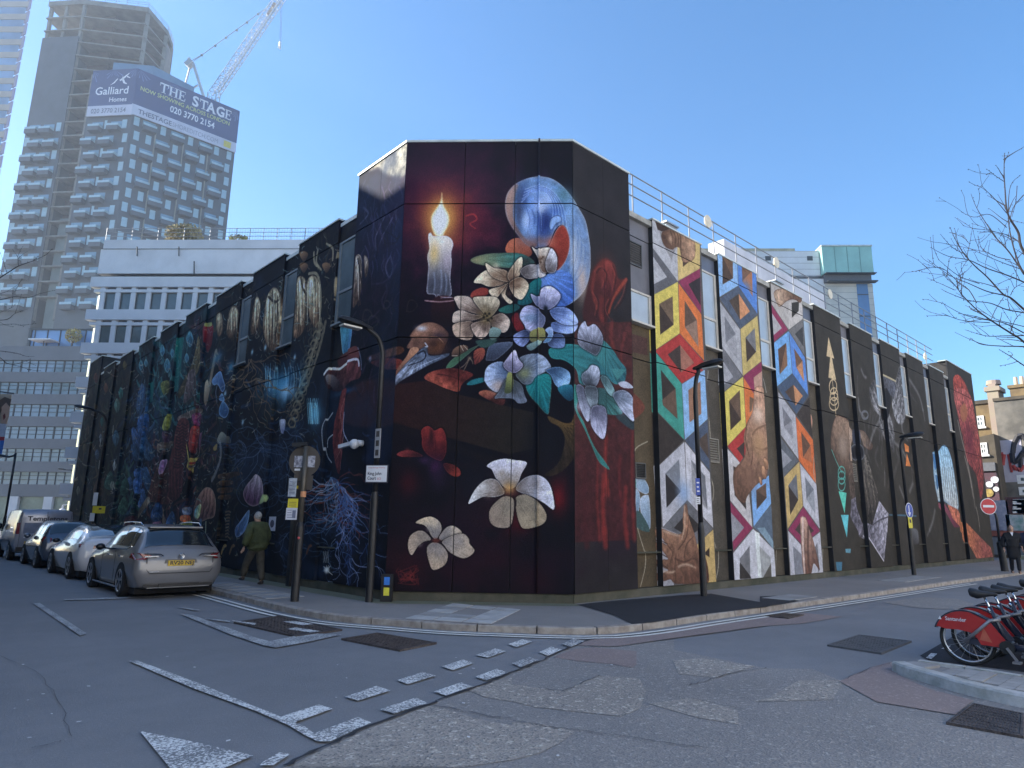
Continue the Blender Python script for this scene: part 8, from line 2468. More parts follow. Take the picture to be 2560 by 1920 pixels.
def wheel(parent,x,y,r,w=.2,side=-1,spokes=5):
    q = MB(); xo = x + side * .0
    prof = [(0,r*.70),(0,r*.93),(.02,r),(w-.02,r),(w,r*.93),(w,r*.6)]
    n = 28; v, f = [], []
    for k in range(n):
        a = 2 * math.pi * k / n
        for (d,rr) in prof: v.append((xo-side*d,y+rr*math.cos(a),r+rr*math.sin(a)))
    m = len(prof)
    for k in range(n):
        for j in range(m-1): f.append((k*m+j,((k+1) % n)*m+j,((k+1) % n)*m+j+1,k*m+j+1))
    t = q.add(v,f).build('tyre',m_tyre,parent,True,auto=40)
    g = MB()
    g.ring((xo-side*.012,y,r),(1,0,0),r*.68,.018,24,6)
    for k in range(spokes):
        a = 2 * math.pi * k / spokes + .3
        for da in (-.16,.16):
            g.bar((xo-side*.02,y+math.cos(a)*r*.12,r+math.sin(a)*r*.12),(xo-side*.015,y+math.cos(a+da)*r*.67,r+math.sin(a+da)*r*.67),.035,.03,up=(1,0,0))
    g.cyl((xo-side*.005,y,r),(xo-side*.05,y,r),r*.16,12)
    g.build('rim',m_rim,t)
    d = MB().cyl((xo-side*.07,y,r),(xo-side*.10,y,r),r*.69,20); d.build('brake_disc',m_arch,t)
    return t
def car(name,label,cat,loc,shell,paint,W,wb,r,glassL,rear_glass,group,extras=None):
    c = thing(name,label,cat,loc,group=group)
    MB().box(-W/2+.12,shell.st[0][0]+.25,.10,W/2-.12,wb+.45,.24).build('underbody',m_arch,c)
    body = shell.mesh().build('body',paint,c,True,auto=50)
    for s in (-1,1):
        for y in (0.0,wb):
            a = MB()
            n = 18; rr = r * 1.13
            pts = [(s*(W/2-.03),y+rr*math.cos(math.pi*k/n),r+rr*math.sin(math.pi*k/n)) for k in range(n+1)]
            pts = [(p[0],p[1],p[2]) for p in pts] + [(s*(W/2-.03),y-rr,.16),(s*(W/2-.03),y+rr,.16)]
            a.prism(pts,(s*.036,0,0)).build('wheel_arch',m_arch,c)
            wheel(c,s*(W/2+.014),y,r,.21,s)
        for gp_ in glassL:
            shell.patch(gp_,.006,s).build('side_window',m_cglass,c,True)
    b = MB(); shell.patch(rear_glass,.006,1,8,b); shell.patch(rear_glass,.006,-1,8,b)
    b.build('rear_window',m_cglass,c,True)
    return c
GRP = 'vehicles parked along the forest mural'
# --- grey estate
st1 = [(-.97,.34,.50,.66,.70,.62,.72,.70,.60),(-.93,.26,.50,.74,.80,.70,.83,.80,.70),(-.86,.22,.52,.86,1.00,.76,.88,.84,.74),(-.72,.20,.54,.93,1.13,.80,.895,.85,.68),(-.42,.19,.55,.955,1.40,.82,.895,.85,.60),(-.28,.19,.55,.955,1.455,.82,.895,.85,.585),(.6,.18,.55,.945,1.50,.82,.895,.85,.60),(1.3,.18,.55,.93,1.49,.82,.895,.845,.60),(1.75,.18,.55,.915,1.40,.82,.895,.84,.58),(2.45,.18,.55,.90,.99,.82,.89,.83,.62),(2.8,.19,.54,.86,.93,.80,.88,.82,.66),(3.45,.21,.50,.72,.80,.72,.80,.74,.56),(3.62,.28,.45,.60,.64,.56,.62,.58,.44)]
s1 = CarShell(st1)
m_greycar = mat('pewter_car_paint',(0.19,0.19,0.20),0.32,0.3,scale=1,var=.04,coat=.7)
Yc1, Xc1 = 16.52, 4.93
c1 = car('estate_car','pewter grey estate car with roof rails nearest the walking man','car',(Xc1,Yc1,0),s1,m_greycar,1.79,2.67,.335,
 [((.62,5.25),(1.78,5.3),(1.52,6.75),(.62,6.85)),((-.02,5.25),(.56,5.25),(.56,6.85),(.02,6.8)),((-.42,5.3),(-.08,5.25),(-.06,6.8),(-.28,6.5)),],
 ((-.80,7.2),(-.80,10),(-.40,10),(-.44,7.1)),GRP)
def on_car(c,sh,nm,pts,m,off=.01,side=1,n=4): return sh.patch(pts,off,side,n).build(nm,m,c,True)
q = MB()
for s in (-1,1):
    q.bar((s*.845,1.95,.945),(s*.862,-.15,.985),.012,.022); q.bar((s*.862,-.15,.985),(s*.84,-.40,1.05),.012,.022)
    q.bar((s*.90,.25,.20),(s*.90,2.3,.20),.02,.03)
q.build('chrome_strip',m_chrome,c1)
for s in (-1,1):
    q = MB().tube([(s*.60,-.15,1.475),(s*.615,.0,1.54),(s*.62,.7,1.555),(s*.62,1.3,1.535),(s*.61,1.45,1.47)],.016,6); q.build('roof_rail',m_chrome,c1,True)
    q = MB().prism([(s*.90,-.52,.83),(s*.875,-.86,.80),(s*.70,-.945,.80),(s*.58,-.955,.885),(s*.80,-.905,.93),(s*.885,-.60,.915)],(0,-.012,.0)); q.build('tail_lamp',m_tail,c1)
    q = MB().bar((s*.72,-.962,.855),(s*.46,-.955,.862),.02,.022).build('lamp_strip',m_chrome,c1)
    q = MB().tube([(s*.72,-.952,.915),(s*.42,-.955,.905),(s*.36,-.965,.868)],.011,5).build('lamp_crease',m_trimb,c1)
    q = MB().ball((s*.98,1.62,.985),.10,.075,.075,10,6).bar((s*.86,1.66,.95),(s*.95,1.64,.97),.03); q.build('door_mirror',m_trimb,c1,True)
for s in (-1,1):
    for y in (.12,1.05): MB().bar((s*.895,y,.83),(s*.895,y+.2,.835),.02,.025).build('door_handle',m_chrome,c1)
    q = MB()
    q.bar((s*.894,.60,.30),(s*.892,.60,.93),.004,.008).bar((s*.894,1.72,.30),(s*.89,1.72,.9),.004,.008); q.build('door_seam',m_trimb,c1)
MB().box(-.40,-.985,.245,.40,-.96,.31).box(-.68,-.965,.25,.68,-.93,.30).build('lower_grille',m_trimb,c1)
MB().box(-.62,-.985,.225,.62,-.965,.242).build('bumper_strip',mat('grey_plastic',(0.2,0.2,0.2),.5),c1)
MB().tube([(-.66,-.93,.94),(-.66,-.965,.60),(-.60,-.985,.52),(.60,-.985,.52),(.66,-.965,.60),(.66,-.93,.94)],.007,5).build('tailgate_seam',m_trimb,c1)
MB().prism([(-.36,-.968,.64),(.36,-.968,.64),(.30,-.968,.80),(-.30,-.968,.80)],(0,.02,0)).build('plate_recess',mat('pewter_shadow',(0.13,0.128,0.128),.4,.4),c1)
MB().box(-.26,-.992,.665,.26,-.972,.775).build('number_plate',m_plate,c1)
text_mesh('lettering','RV20 NEJ',m_ink,c1,(-.225,-.992,.69),(1,0,0),Z3,.072,.002,fit=.47,bold=.03)
MB().ring((0,-.972,.865),(0,1,0),.052,.007,18,5).ring((0,-.974,.868),(0,1,0),.028,.006,14,5).bar((-.045,-.974,.882),(.045,-.974,.882),.008).build('badge',m_chrome,c1)
MB().bar((-.60,-.985,.555),(-.42,-.985,.555),.006,.02).build('name_badge',m_chrome,c1)
MB().bar((.05,-.80,1.06),(-.32,-.78,1.075),.02,.02).build('rear_wiper',m_trimb,c1)
MB().bar((0,-.30,1.48),(0,-.16,1.54),.02,.06).build('roof_aerial',m_chrome,c1)
MB().box(-.55,-.46,1.43,.55,-.26,1.468).build('roof_spoiler',m_greycar,c1,bevel=.01)
q = MB().prism([(.18,-.74,1.12),(.18,-.72,1.12),(.10,-.56,1.27),(-.5,-.58,1.27),(-.56,-.72,1.12)],(0,-.006,.01))
# --- white saloon
st2 = [(-.98,.36,.52,.66,.72,.62,.72,.70,.62),(-.93,.28,.54,.80,.93,.72,.84,.80,.72),(-.82,.22,.56,.92,1.06,.78,.90,.84,.72),(-.5,.20,.56,.95,1.12,.82,.915,.85,.68),(-.1,.19,.56,.955,1.28,.83,.92,.85,.60),(.5,.18,.56,.945,1.42,.83,.92,.85,.56),(1.1,.18,.56,.93,1.44,.83,.92,.85,.57),(1.7,.18,.56,.91,1.37,.83,.92,.84,.57),(2.45,.18,.55,.88,.97,.82,.91,.83,.64),(3.0,.19,.54,.82,.88,.80,.90,.82,.66),(3.6,.22,.50,.70,.74,.70,.80,.74,.54),(3.72,.3,.45,.58,.62,.56,.62,.58,.44)]
s2 = CarShell(st2)
m_whitecar = mat('white_car_paint',(0.62,0.62,0.64),0.25,0.0,scale=1,var=.03,coat=.8)
c2_ = car('saloon_car','white electric saloon with dark glass roof behind the grey estate','car',(5.02,22.06,0),s2,m_whitecar,1.85,2.6,.34,
 [((-.05,5.35),(2.0,5.25),(1.62,6.75),(.15,6.75))],((-.45,7.4),(-.45,10),(.95,10),(.9,7.4)),GRP)
for s in (-1,1):
    MB().prism([(s*.88,-.70,.86),(s*.845,-.86,.82),(s*.55,-.955,.82),(s*.50,-.955,.90),(s*.80,-.86,.95),(s*.88,-.72,.94)],(0,-.012,0)).build('tail_lamp',m_tail,c2_)
    MB().ball((s*1.0,1.72,.98),.10,.07,.07,10,6).bar((s*.86,1.75,.95),(s*.95,1.74,.96),.03).build('door_mirror',m_trimb,c2_,True)
MB().box(-.60,-.985,.25,.60,-.94,.34).build('lower_grille',m_trimb,c2_); MB().box(-.26,-.99,.60,.26,-.965,.71).build('number_plate',m_plate,c2_)
s2.patch(((1.0,7.6),(1.0,10),(1.6,10),(1.6,7.6)),.006,1).build('glass_roof',m_cglass,c2_,True)
# --- blue grey hatchback
st3 = [(-.72,.36,.55,.70,.76,.60,.70,.68,.58),(-.68,.28,.55,.84,.98,.70,.82,.78,.68),(-.56,.22,.56,.94,1.16,.76,.865,.82,.68),(-.25,.20,.56,.96,1.45,.80,.87,.83,.60),(.3,.19,.56,.955,1.51,.80,.875,.83,.60),(1.1,.18,.56,.94,1.52,.80,.875,.83,.61),(1.7,.18,.56,.92,1.40,.80,.875,.82,.58),(2.3,.18,.55,.90,1.0,.80,.87,.81,.62),(2.9,.20,.52,.80,.86,.76,.84,.78,.6),(3.25,.26,.48,.66,.70,.62,.70,.64,.48)]
s3 = CarShell(st3)
m_bluecar = mat('blue_grey_car_paint',(0.10,0.12,0.155),0.25,0.5,scale=1,var=.04,coat=.8)
c3_ = car('hatchback_car','dark blue grey hatchback between the white saloon and the van','car',(4.98,27.3,0),s3,m_bluecar,1.76,2.55,.325,
 [((.55,5.25),(1.85,5.3),(1.55,6.8),(.55,6.85)),((-.2,5.3),(.48,5.25),(.48,6.85),(-.05,6.7))],((-.60,7.2),(-.60,10),(-.24,10),(-.27,7.1)),GRP)
for s in (-1,1):
    MB().prism([(s*.87,-.40,.92),(s*.85,-.55,.86),(s*.62,-.70,.86),(s*.60,-.69,.96),(s*.82,-.56,1.02)],(0,-.012,0)).build('tail_lamp',m_tail,c3_)
    MB().ball((s*.96,1.60,1.0),.10,.07,.08,10,6).build('door_mirror',m_bluecar,c3_,True)
MB().box(-.25,-.735,.62,.25,-.715,.73).build('number_plate',m_plate,c3_)
MB().bar((.05,-.585,1.14),(-.30,-.50,1.20),.02).build('rear_wiper',m_trimb,c3_)
# --- grey van
st4 = [(-.92,.40,.60,.95,1.84,.78,.88,.88,.76),(-.88,.32,.60,1.0,1.90,.84,.94,.93,.82),(-.2,.28,.62,1.05,1.93,.88,.955,.95,.83),(1.6,.26,.62,1.05,1.93,.88,.955,.95,.83),(2.3,.26,.62,1.04,1.86,.88,.955,.94,.80),(3.0,.26,.60,1.02,1.22,.86,.94,.91,.74),(3.6,.30,.55,.86,.94,.80,.88,.82,.62),(3.8,.36,.5,.7,.74,.64,.70,.66,.5)]
s4 = CarShell(st4)
m_vancar = mat('silver_grey_van_paint',(0.28,0.30,0.36),0.3,0.35,scale=1,var=.05,coat=.6)
van = thing('van','silver grey panel van with black lettering on its rear doors','van',(4.95,32.6,0),group=GRP)
s4.mesh().build('body',m_vancar,van,True,auto=45)
for s in (-1,1):
    for y in (0,2.9):
        n = 18; rr = .38
        pts = [(s*.925,y+rr*math.cos(math.pi*k/n),.33+rr*math.sin(math.pi*k/n)) for k in range(n+1)] + [(s*.925,y-rr,.2),(s*.925,y+rr,.2)]
        MB().prism(pts,(s*.036,0,0)).build('wheel_arch',m_arch,van)
        wheel(van,s*.97,y,.33,.21,s)
    s4.patch(((2.05,5.15),(2.85,5.2),(2.6,6.6),(2.05,6.9)),.006,s).build('side_window',m_cglass,van,True)
    MB().box(s*.82,-.945,1.0,s*.93,-.90,1.42).build('tail_lamp',m_tail,van)
    MB().ball((s*1.06,2.55,1.25),.10,.07,.14,10,6).build('door_mirror',m_trimb,van,True)
q = MB().bar((0,-.93,.5),(0,-.93,1.84),.012,.012).bar((.80,-.925,.5),(.80,-.925,1.8),.012,.012).bar((-.80,-.925,.5),(-.80,-.925,1.8),.012,.012); q.build('door_seam',m_trimb,van)
MB().box(-.62,-.955,.62,-.12,-.93,.73).build('number_plate',m_plate,van)
MB().box(-.86,-.99,.36,.86,-.90,.52).build('bumper',m_trimb,van)
text_mesh('lettering','Templetons',m_ink,van,(-.62,-.935,1.50),(1,0,0),Z3,.16,.004,fit=1.3,bold=.025)
MB().box(-.66,-.932,.86,-.30,-.929,.90).build('printed_line',m_signw,van)
q = MB().box(-.70,-.934,1.02,-.08,-.928,1.42).box(.08,-.934,1.02,.70,-.928,1.42); q.build('rear_panel',mat('van_reflection_panel',(0.24,0.26,0.32),.15,.3,coat=.8),van)
# --- pale car in front of the van and an oncoming one at the edge
c5 = dup(c2_,(2.0,47.5,0),0.0,'white car at the picture edge, beyond the van')
c5['group'] = GRP
c6 = dup(c3_,(-0.6,33.0,0),math.pi*.98,'dark green hatchback at the picture edge across from the van') if False else None

# ================================================================ hire bicycles in the dock
m_bred = mat('red_bike_guard',(0.36,0.022,0.022),0.3,scale=5,var=.1,coat=.3)
m_bdark = mat('navy_bike_frame',(0.022,0.026,0.045),0.35,scale=5,coat=.3)
m_bgrey = mat('grey_bike_tube',(0.26,0.26,0.28),0.35,.5)
m_saddle = mat('black_saddle',(0.02,0.02,0.022),0.6,scale=12)
def bike(loc,label):
    """local frame: +y forward, rear axle above the origin"""
    t = thing('hire_bicycle',label,'bicycle',loc,math.pi,'red hire bicycles in the dock')
    t.scale = (.9,.9,.9)
    r = .335
    for y in (0.0,1.08):
        q = MB().ring((0,y,r),(1,0,0),r-.022,.022,36,8); w = q.build('wheel',m_tyre,t,True)
        MB().ring((0,y,r),(1,0,0),r-.052,.013,36,6).build('rim',mat('bright_bike_rim',(0.55,0.57,0.60),.25,.7),w,True)
        s = MB()
        for k in range(16):
            a = 2 * math.pi * k / 16
            s.tube([(.03*(-1) ** k,y+.03*math.cos(a+.8),r+.03*math.sin(a+.8)),(0,y+(r-.055)*math.cos(a),r+(r-.055)*math.sin(a))],.0022,3)
        stuff(s.build('spokes',m_bgrey,w))
        MB().cyl((-.05,y,r),(.05,y,r),.035,12).build('hub',m_bgrey,w,True)
    MB().ball((0,-.24,.16+.0),.012,.035,.02,8,6).build('wheel_reflector',mat('reflector',(.5,.5,.5),.4),t)
    # rear skirt guard: shell over the upper rear of the wheel, running forward to a point
    out = [(-.375*math.cos(a),r+.375*math.sin(a)) for a in [math.radians(d) for d in range(24,112,8)]]
    out += [(.30,.60),(.47,.36),(.45,.29),(.17,.30),(.13,.38),(.06,.445),(-.08,.465),(-.22,.46)]
    for s_ in (-1,1):
        MB().prism([(s_*.058,y,z) for y,z in out],(s_*.008,0,0)).build('rear_guard',m_bred,t)
    top = [(-.385*math.cos(math.radians(d)),r+.385*math.sin(math.radians(d))) for d in range(20,118,7)] + [(.32,.60),(.48,.36)]
    q = MB()
    for a, b in zip(top[:-1],top[1:]): q.bar((0,*a),(0,*b),.135,.018,up=(0,-.3,1))
    q.build('mudguard',m_bdark,t)
    for s_ in (-1,1):
        ax = (0,s_,0)
        o = np.array([s_*.0675,-.225*s_ if s_ > 0 else .02,.575])
        text_mesh('lettering','Santander',m_signw,t,o,ax,Z3,.05,.001,fit=.25,bold=.01)
        MB().prism([(s_*.068,-.31,.58),(s_*.068,-.27,.58),(s_*.068,-.285,.63)],(s_*.001,0,0)).build('emblem',m_signw,t)
        MB().prism([(s_*.067,.16,.36),(s_*.067,.30,.34),(s_*.067,.22,.52)],(s_*.001,0,0)).build('printed_mark',mat('orange_print',(.42,.10,.06),.5),t)
    # frame
    MB().tube([(.085,0,r),(.085,.18,.50),(.06,.30,.62),(.02,.40,.64)],.022,8).build('rear_stay',m_bgrey,t,True)
    MB().tube([(-.085,0,r),(-.085,.18,.50),(-.06,.30,.62),(-.02,.40,.64)],.022,8).build('rear_stay',m_bgrey,t,True)
    MB().tube([(0,.30,.80),(0,.46,.32)],.026,8).build('seat_tube',m_bdark,t,True)
    MB().tube([(0,.24,.96),(0,.36,.62)],.015,8).tube([(0,.31,.72),(0,.29,.78)],.03,8).build('seat_post',mat('chrome_trim',(.6,.6,.6),.2),t,True)
    MB().tube([(0,.46,.30),(0,.72,.30),(0,.98,.72),(0,1.0,.86)],[.05,.055,.05,.03],10).build('frame',m_bdark,t,True)
    MB().bar((0,0,r-.01),(0,.46,.31),.10,.07).build('chain_case',m_bdark,t)
    q = MB().tube([(.06,1.08,r),(.06,1.02,.66),(0,.99,.80)],.018,8).tube([(-.06,1.08,r),(-.06,1.02,.66),(0,.99,.80)],.018,8); q.build('fork',m_bgrey,t,True)
    q = MB().tube([(0,.98,.80),(0,.94,1.06)],.018,8).tube([(-.28,.82,1.08),(-.18,.92,1.07),(0,.96,1.05),(.18,.92,1.07),(.28,.82,1.08)],.014,8); q.build('handlebar',m_bgrey,t,True)
    MB().prism([(-.16,1.02,.78),(.16,1.02,.78),(.19,1.0,1.02),(-.19,1.0,1.02)],(0,.20,.02)).build('basket',m_bdark,t)
    MB().prism([(-.09,.99,.42),(.09,.99,.42),(.09,1.12,.72),(-.09,1.12,.72)],(0,.05,.0)).build('front_guard',m_bred,t)
    q = MB().cyl((-.09,.46,.30),(.09,.46,.30),.085,18); c = q.build('chain_ring',m_trimb,t,True,auto=40)
    MB().bar((.10,.46,.30),(.11,.56,.15),.018,.03).box(.08,.52,.125,.2,.61,.15).bar((-.10,.46,.30),(-.11,.36,.45),.018,.03).box(-.2,.32,.44,-.08,.41,.465).build('crank',m_bgrey,t)
    # saddle
    st = []; v, f = [], []
    for (y,w,h,z) in ((.08,.03,.03,.985),(.10,.09,.10,.98),(.17,.105,.11,.965),(.24,.075,.075,.96),(.32,.04,.05,.965),(.39,.025,.035,.965),(.41,.012,.02,.962)):
        for k in range(8):
            a = 2 * math.pi * k / 8; v.append((w*math.cos(a),y,z+h*(.5*math.sin(a) if math.sin(a) > 0 else .7*math.sin(a))))
    for i in range(6):
        for k in range(8): f.append((i*8+k,i*8+(k+1) % 8,(i+1)*8+(k+1) % 8,(i+1)*8+k))
    f += [tuple(range(8))[::-1],tuple(range(48,56))]
    MB().add(v,f).build('saddle',m_saddle,t,True)
    MB().tube([(0,-.02,.66),(0,-.06,.70)],.03,8).build('rear_lamp',m_tail,t)
    return t
b0 = bike((10.10,2.55,0),'red hire bicycle nearest the granite island')
names = ['second red hire bicycle from the granite island','third red hire bicycle from the granite island','fourth red hire bicycle from the granite island','fifth red hire bicycle, after the gap in the row','sixth red hire bicycle of the row','seventh red hire bicycle of the row','eighth and farthest red hire bicycle of the row']
for (x,y), n_ in zip(((10.62,2.56),(11.05,2.52),(11.5,2.55),(12.6,2.5),(13.15,2.5),(13.7,2.5),(14.3,2.5)),names): dup(b0,(x,y,0),math.pi+(x*7 % 1-.5)*.05,n_)
d0 = thing('docking_point','grey docking post in front of the nearest red bicycle','docking point',(10.08,1.1,0),group='docking posts for the red bicycles')
MB().box(-.10,-.22,0,.10,.10,.82).box(-.10,.10,.55,.10,.24,.80).build('post',mat('dock_grey',(.22,.23,.25),.5),d0,bevel=.02)
MB().box(-.06,.242,.68,.06,.25,.76).build('light_panel',mat('dock_panel',(.05,.2,.1),.4),d0)
for i, x in enumerate((10.6,11.05,11.5,12.6,13.15,13.7,14.3)): dup(d0,(x,1.1,0),0,'grey docking post in front of the '+('second','third','fourth','fifth','sixth','seventh','eighth')[i]+' red bicycle')

# ================================================================ people
def skin_mesh(name,verts,edges,radii,m,parent,root=0,sub=2):
    me = bpy.data.meshes.new(name); me.from_pydata(verts,edges,[]); me.materials.append(m)
    ob = bpy.data.objects.new(name,me); COL.objects.link(ob); ob.parent = parent
    sk = ob.modifiers.new('skin','SKIN'); sk.use_smooth_shade = True
    lay = me.skin_vertices[0] if len(me.skin_vertices) else None
    if lay is None:
        bpy.context.view_layer.objects.active = ob
        bpy.ops.mesh.customdata_skin_add(); lay = me.skin_vertices[0]
    for i, r in enumerate(radii):
        lay.data[i].radius = r if isinstance(r,tuple) else (r,r); lay.data[i].use_root = (i == root)
    s = ob.modifiers.new('sub','SUBSURF'); s.levels = s.render_levels = sub
    return ob
m_skin = mat('weathered_skin',(0.42,0.26,0.19),.6,scale=20,var=.15)
def person(label,loc,rz,J,coat,trouser,hair,shoe,coat_r,leg_r,hem,extra=None,bald=False,group=None):
    """J: joint positions (x right, y forward, z up). Body is one skinned figure; clothes lie over it."""
    t = thing('person',label,'person',loc,rz,group)
    V = ['pelvis','waist','chest','neck','chin','head','shl','ell','wrl','shr','elr','wrr','hipl','knl','anl','toel','hipr','knr','anr','toer']
    E_ = [(0,1),(1,2),(2,3),(3,4),(4,5),(2,6),(6,7),(7,8),(2,9),(9,10),(10,11),(0,12),(12,13),(13,14),(14,15),(0,16),(16,17),(17,18),(18,19)]
    R_ = [.14,.13,.15,.06,.075,.085,.065,.045,.03,.065,.045,.03,.09,.06,.04,.035,.09,.06,.04,.035]
    vs_ = [J[k] for k in V]
    body = skin_mesh('body',vs_,E_,R_,m_skin,t)
    h = np.array(J['head']); f = np.array([0,1.0,0])
    MB().ball(tuple(h+(0,0.005,.01)),.078,.098,.118,14,10).build('head',m_skin,body,True)
    q = MB().ball(tuple(h+(0,.10,-.01)),.014,.02,.024,8,6).ball(tuple(h+(-.08,0,0)),.012,.022,.032,8,6).ball(tuple(h+(.08,0,0)),.012,.022,.032,8,6); q.build('nose_and_ears',m_skin,body,True)
    q = MB().ball(tuple(h+(-.032,.088,.02)),.012,.008,.007,8,5).ball(tuple(h+(.032,.088,.02)),.012,.008,.007,8,5).ball(tuple(h+(0,.092,-.055)),.024,.008,.006,8,5); q.build('eyes_and_mouth',mat('dark_features',(.06,.035,.03),.5),body,True)
    MB().ball(tuple(h+(0,-.022,.035)),.086,.098,.105,14,10).build('hair',hair,t,True)
    # hands: palm and five bent fingers
    for s, w, e in ((-1,'wrl','ell'),(1,'wrr','elr')):
        w_ = np.array(J[w],float); d = w_ - np.array(J[e],float); d /= np.linalg.norm(d)
        sd = np.cross(d,(1,0,0)); sd /= np.linalg.norm(sd); nn = np.cross(d,sd) * s
        hv = [tuple(w_),tuple(w_+d*.05),tuple(w_+d*.085)]; he = [(0,1),(1,2)]; hr = [(.026,.022),(.036,.018),(.036,.015)]
        for k, L in enumerate((.075,.085,.08,.062)):
            b = w_ + d * .085 + sd * (.027-.018*k)
            p1 = b + d * L * .5 - nn * .006; p2 = b + d * L * .85 - nn * .025
            i = len(hv); hv += [tuple(b),tuple(p1),tuple(p2)]; he += [(2,i),(i,i+1),(i+1,i+2)]; hr += [.010,.009,.008]
        b = w_ + d * .035 + sd * .034; i = len(hv)
        hv += [tuple(b),tuple(b+d*.035+sd*.018),tuple(b+d*.065+sd*.012-nn*.01)]; he += [(1,i),(i,i+1),(i+1,i+2)]; hr += [.013,.011,.009]
        skin_mesh('hand',hv,he,hr,m_skin,t,0,1)
    # coat
    up = np.array(J['neck']); pel = np.array(J['pelvis'])
    cv = [tuple(pel+(0,0,hem)),tuple(pel+(0,0,.08)),J['waist'],J['chest'],tuple(up-(0,0,.03)),J['shl'],J['ell'],tuple(np.array(J['wrl'])*.93+np.array(J['ell'])*.07),J['shr'],J['elr'],tuple(np.array(J['wrr'])*.93+np.array(J['elr'])*.07)]
    ce = [(0,1),(1,2),(2,3),(3,4),(3,5),(5,6),(6,7),(3,8),(8,9),(9,10)]
    k = coat_r
    cr_ = [(.205*k,.16*k),(.20*k,.155*k),(.19*k,.15*k),(.20*k,.145*k),(.085*k,.08*k),(.095*k,.10*k),.078*k,.062*k,(.095*k,.10*k),.078*k,.062*k]
    c = skin_mesh('coat',cv,ce,cr_,coat,t,2)
    MB().tube([tuple(up-(0,.005,.045)),tuple(up+(0,-.005,.03))],[.085*k,.072*k],14).build('collar',coat,t,True)
    # trousers and shoes
    tv = [tuple(pel+(0,0,.06)),J['pelvis'],J['hipl'],J['knl'],tuple(np.array(J['anl'])+(0,0,.01)),J['hipr'],J['knr'],tuple(np.array(J['anr'])+(0,0,.01))]
    skin_mesh('trousers',tv,[(0,1),(1,2),(2,3),(3,4),(1,5),(5,6),(6,7)],[(.165,.135),(.165,.135),.105*leg_r,.085*leg_r,.072*leg_r,.105*leg_r,.085*leg_r,.072*leg_r],trouser,t,1)
    for a, b in (('anl','toel'),('anr','toer')):
        A, B = np.array(J[a]), np.array(J[b]); hd = A + (A-B) * .32
        skin_mesh('shoe',[tuple(hd+(0,0,-.02)),tuple(A+(0,0,-.01)),tuple((A+B)/2+(0,0,-.01)),tuple(B)],[(0,1),(1,2),(2,3)],[(.045,.05),(.052,.06),(.05,.045),(.045,.032)],shoe,t,0,1)
    if extra: extra(t,J)
    return t
m_olive = mat('olive_jacket',(0.062,0.078,0.032),.85,scale=9,col2=(0.034,0.044,0.018),bump=.5,bscale=20)
m_khaki = mat('dark_khaki_trousers',(0.05,0.046,0.036),.85,scale=10,var=.3)
m_ghair = mat('grey_hair',(0.33,0.33,0.33),.9,scale=40,var=.3,bump=.6,bscale=80)
m_dshoe = mat('dark_brown_shoe',(0.03,0.024,0.02),.5)
JM = dict(pelvis=(0,0,.90),waist=(0,.02,1.05),chest=(0,.05,1.27),neck=(0,.06,1.45),chin=(0,.09,1.52),head=(0,.10,1.60),
 shl=(-.19,.03,1.38),ell=(-.31,-.06,1.13),wrl=(-.33,.03,.90),shr=(.19,.04,1.38),elr=(.28,.02,1.12),wrr=(.24,.18,.95),
 hipl=(-.10,0,.86),knl=(-.11,.24,.50),anl=(-.11,.34,.16),toel=(-.11,.50,.13),hipr=(.10,0,.86),knr=(.10,-.04,.48),anr=(.10,-.16,.09),toer=(.10,.00,.04))
pm = on_z(552,1265,PZ)
person('grey haired man in a baggy olive jacket walking away along the pavement',(pm[0],pm[1]+.1,PZ),rad(8),JM,m_olive,m_khaki,m_ghair,m_dshoe,1.3,1.12,-.14)
m_bcoat = mat('black_coat',(0.010,0.010,0.012),.85,scale=8)
m_btr = mat('black_trousers',(0.010,0.010,0.012),.85)
m_bhair = mat('dark_brown_hair',(0.035,0.024,0.018),.8,scale=30)
m_ncoat = mat('navy_coat',(0.014,0.018,0.045),.8,scale=8)
J2 = dict(pelvis=(0,0,.90),waist=(0,.0,1.05),chest=(0,.01,1.27),neck=(0,.01,1.46),chin=(0,.03,1.53),head=(0,.03,1.61),
 shl=(-.19,0,1.38),ell=(-.28,-.02,1.12),wrl=(-.26,.10,.90),shr=(.19,0,1.38),elr=(.29,-.04,1.12),wrr=(.28,.06,.90),
 hipl=(-.09,0,.86),knl=(-.09,.10,.48),anl=(-.09,.10,.09),toel=(-.09,.26,.04),hipr=(.09,0,.86),knr=(.09,-.04,.48),anr=(.09,-.16,.09),toer=(.09,-.01,.04))
def shirt(t,J):
    c = np.array(J['neck'])
    MB().prism([tuple(c+(-.05,.10,.02)),tuple(c+(.05,.10,.02)),tuple(c+(0,.155,-.12))],(0,.012,0)).build('shirt_collar',m_signw,t)
pp = on_z(2196,1240,PZ)
hd_ = math.atan2(-pp[1],-pp[0]) - math.pi / 2
person('person in a long black coat and white collar walking toward the junction at far right',(pp[0],pp[1],PZ),hd_+.15,J2,m_bcoat,m_btr,m_bhair,m_btr,1.12,.9,-.42,shirt)
J3 = dict(J2); J3['wrr'] = (.22,.14,1.0)
pp = on_z(2214,1242,PZ)
person('person in a navy coat partly cut off by the right picture edge',(pp[0]+.5,pp[1]-.15,PZ),hd_-.1,J3,m_ncoat,m_btr,m_bhair,m_btr,1.12,.9,-.2)

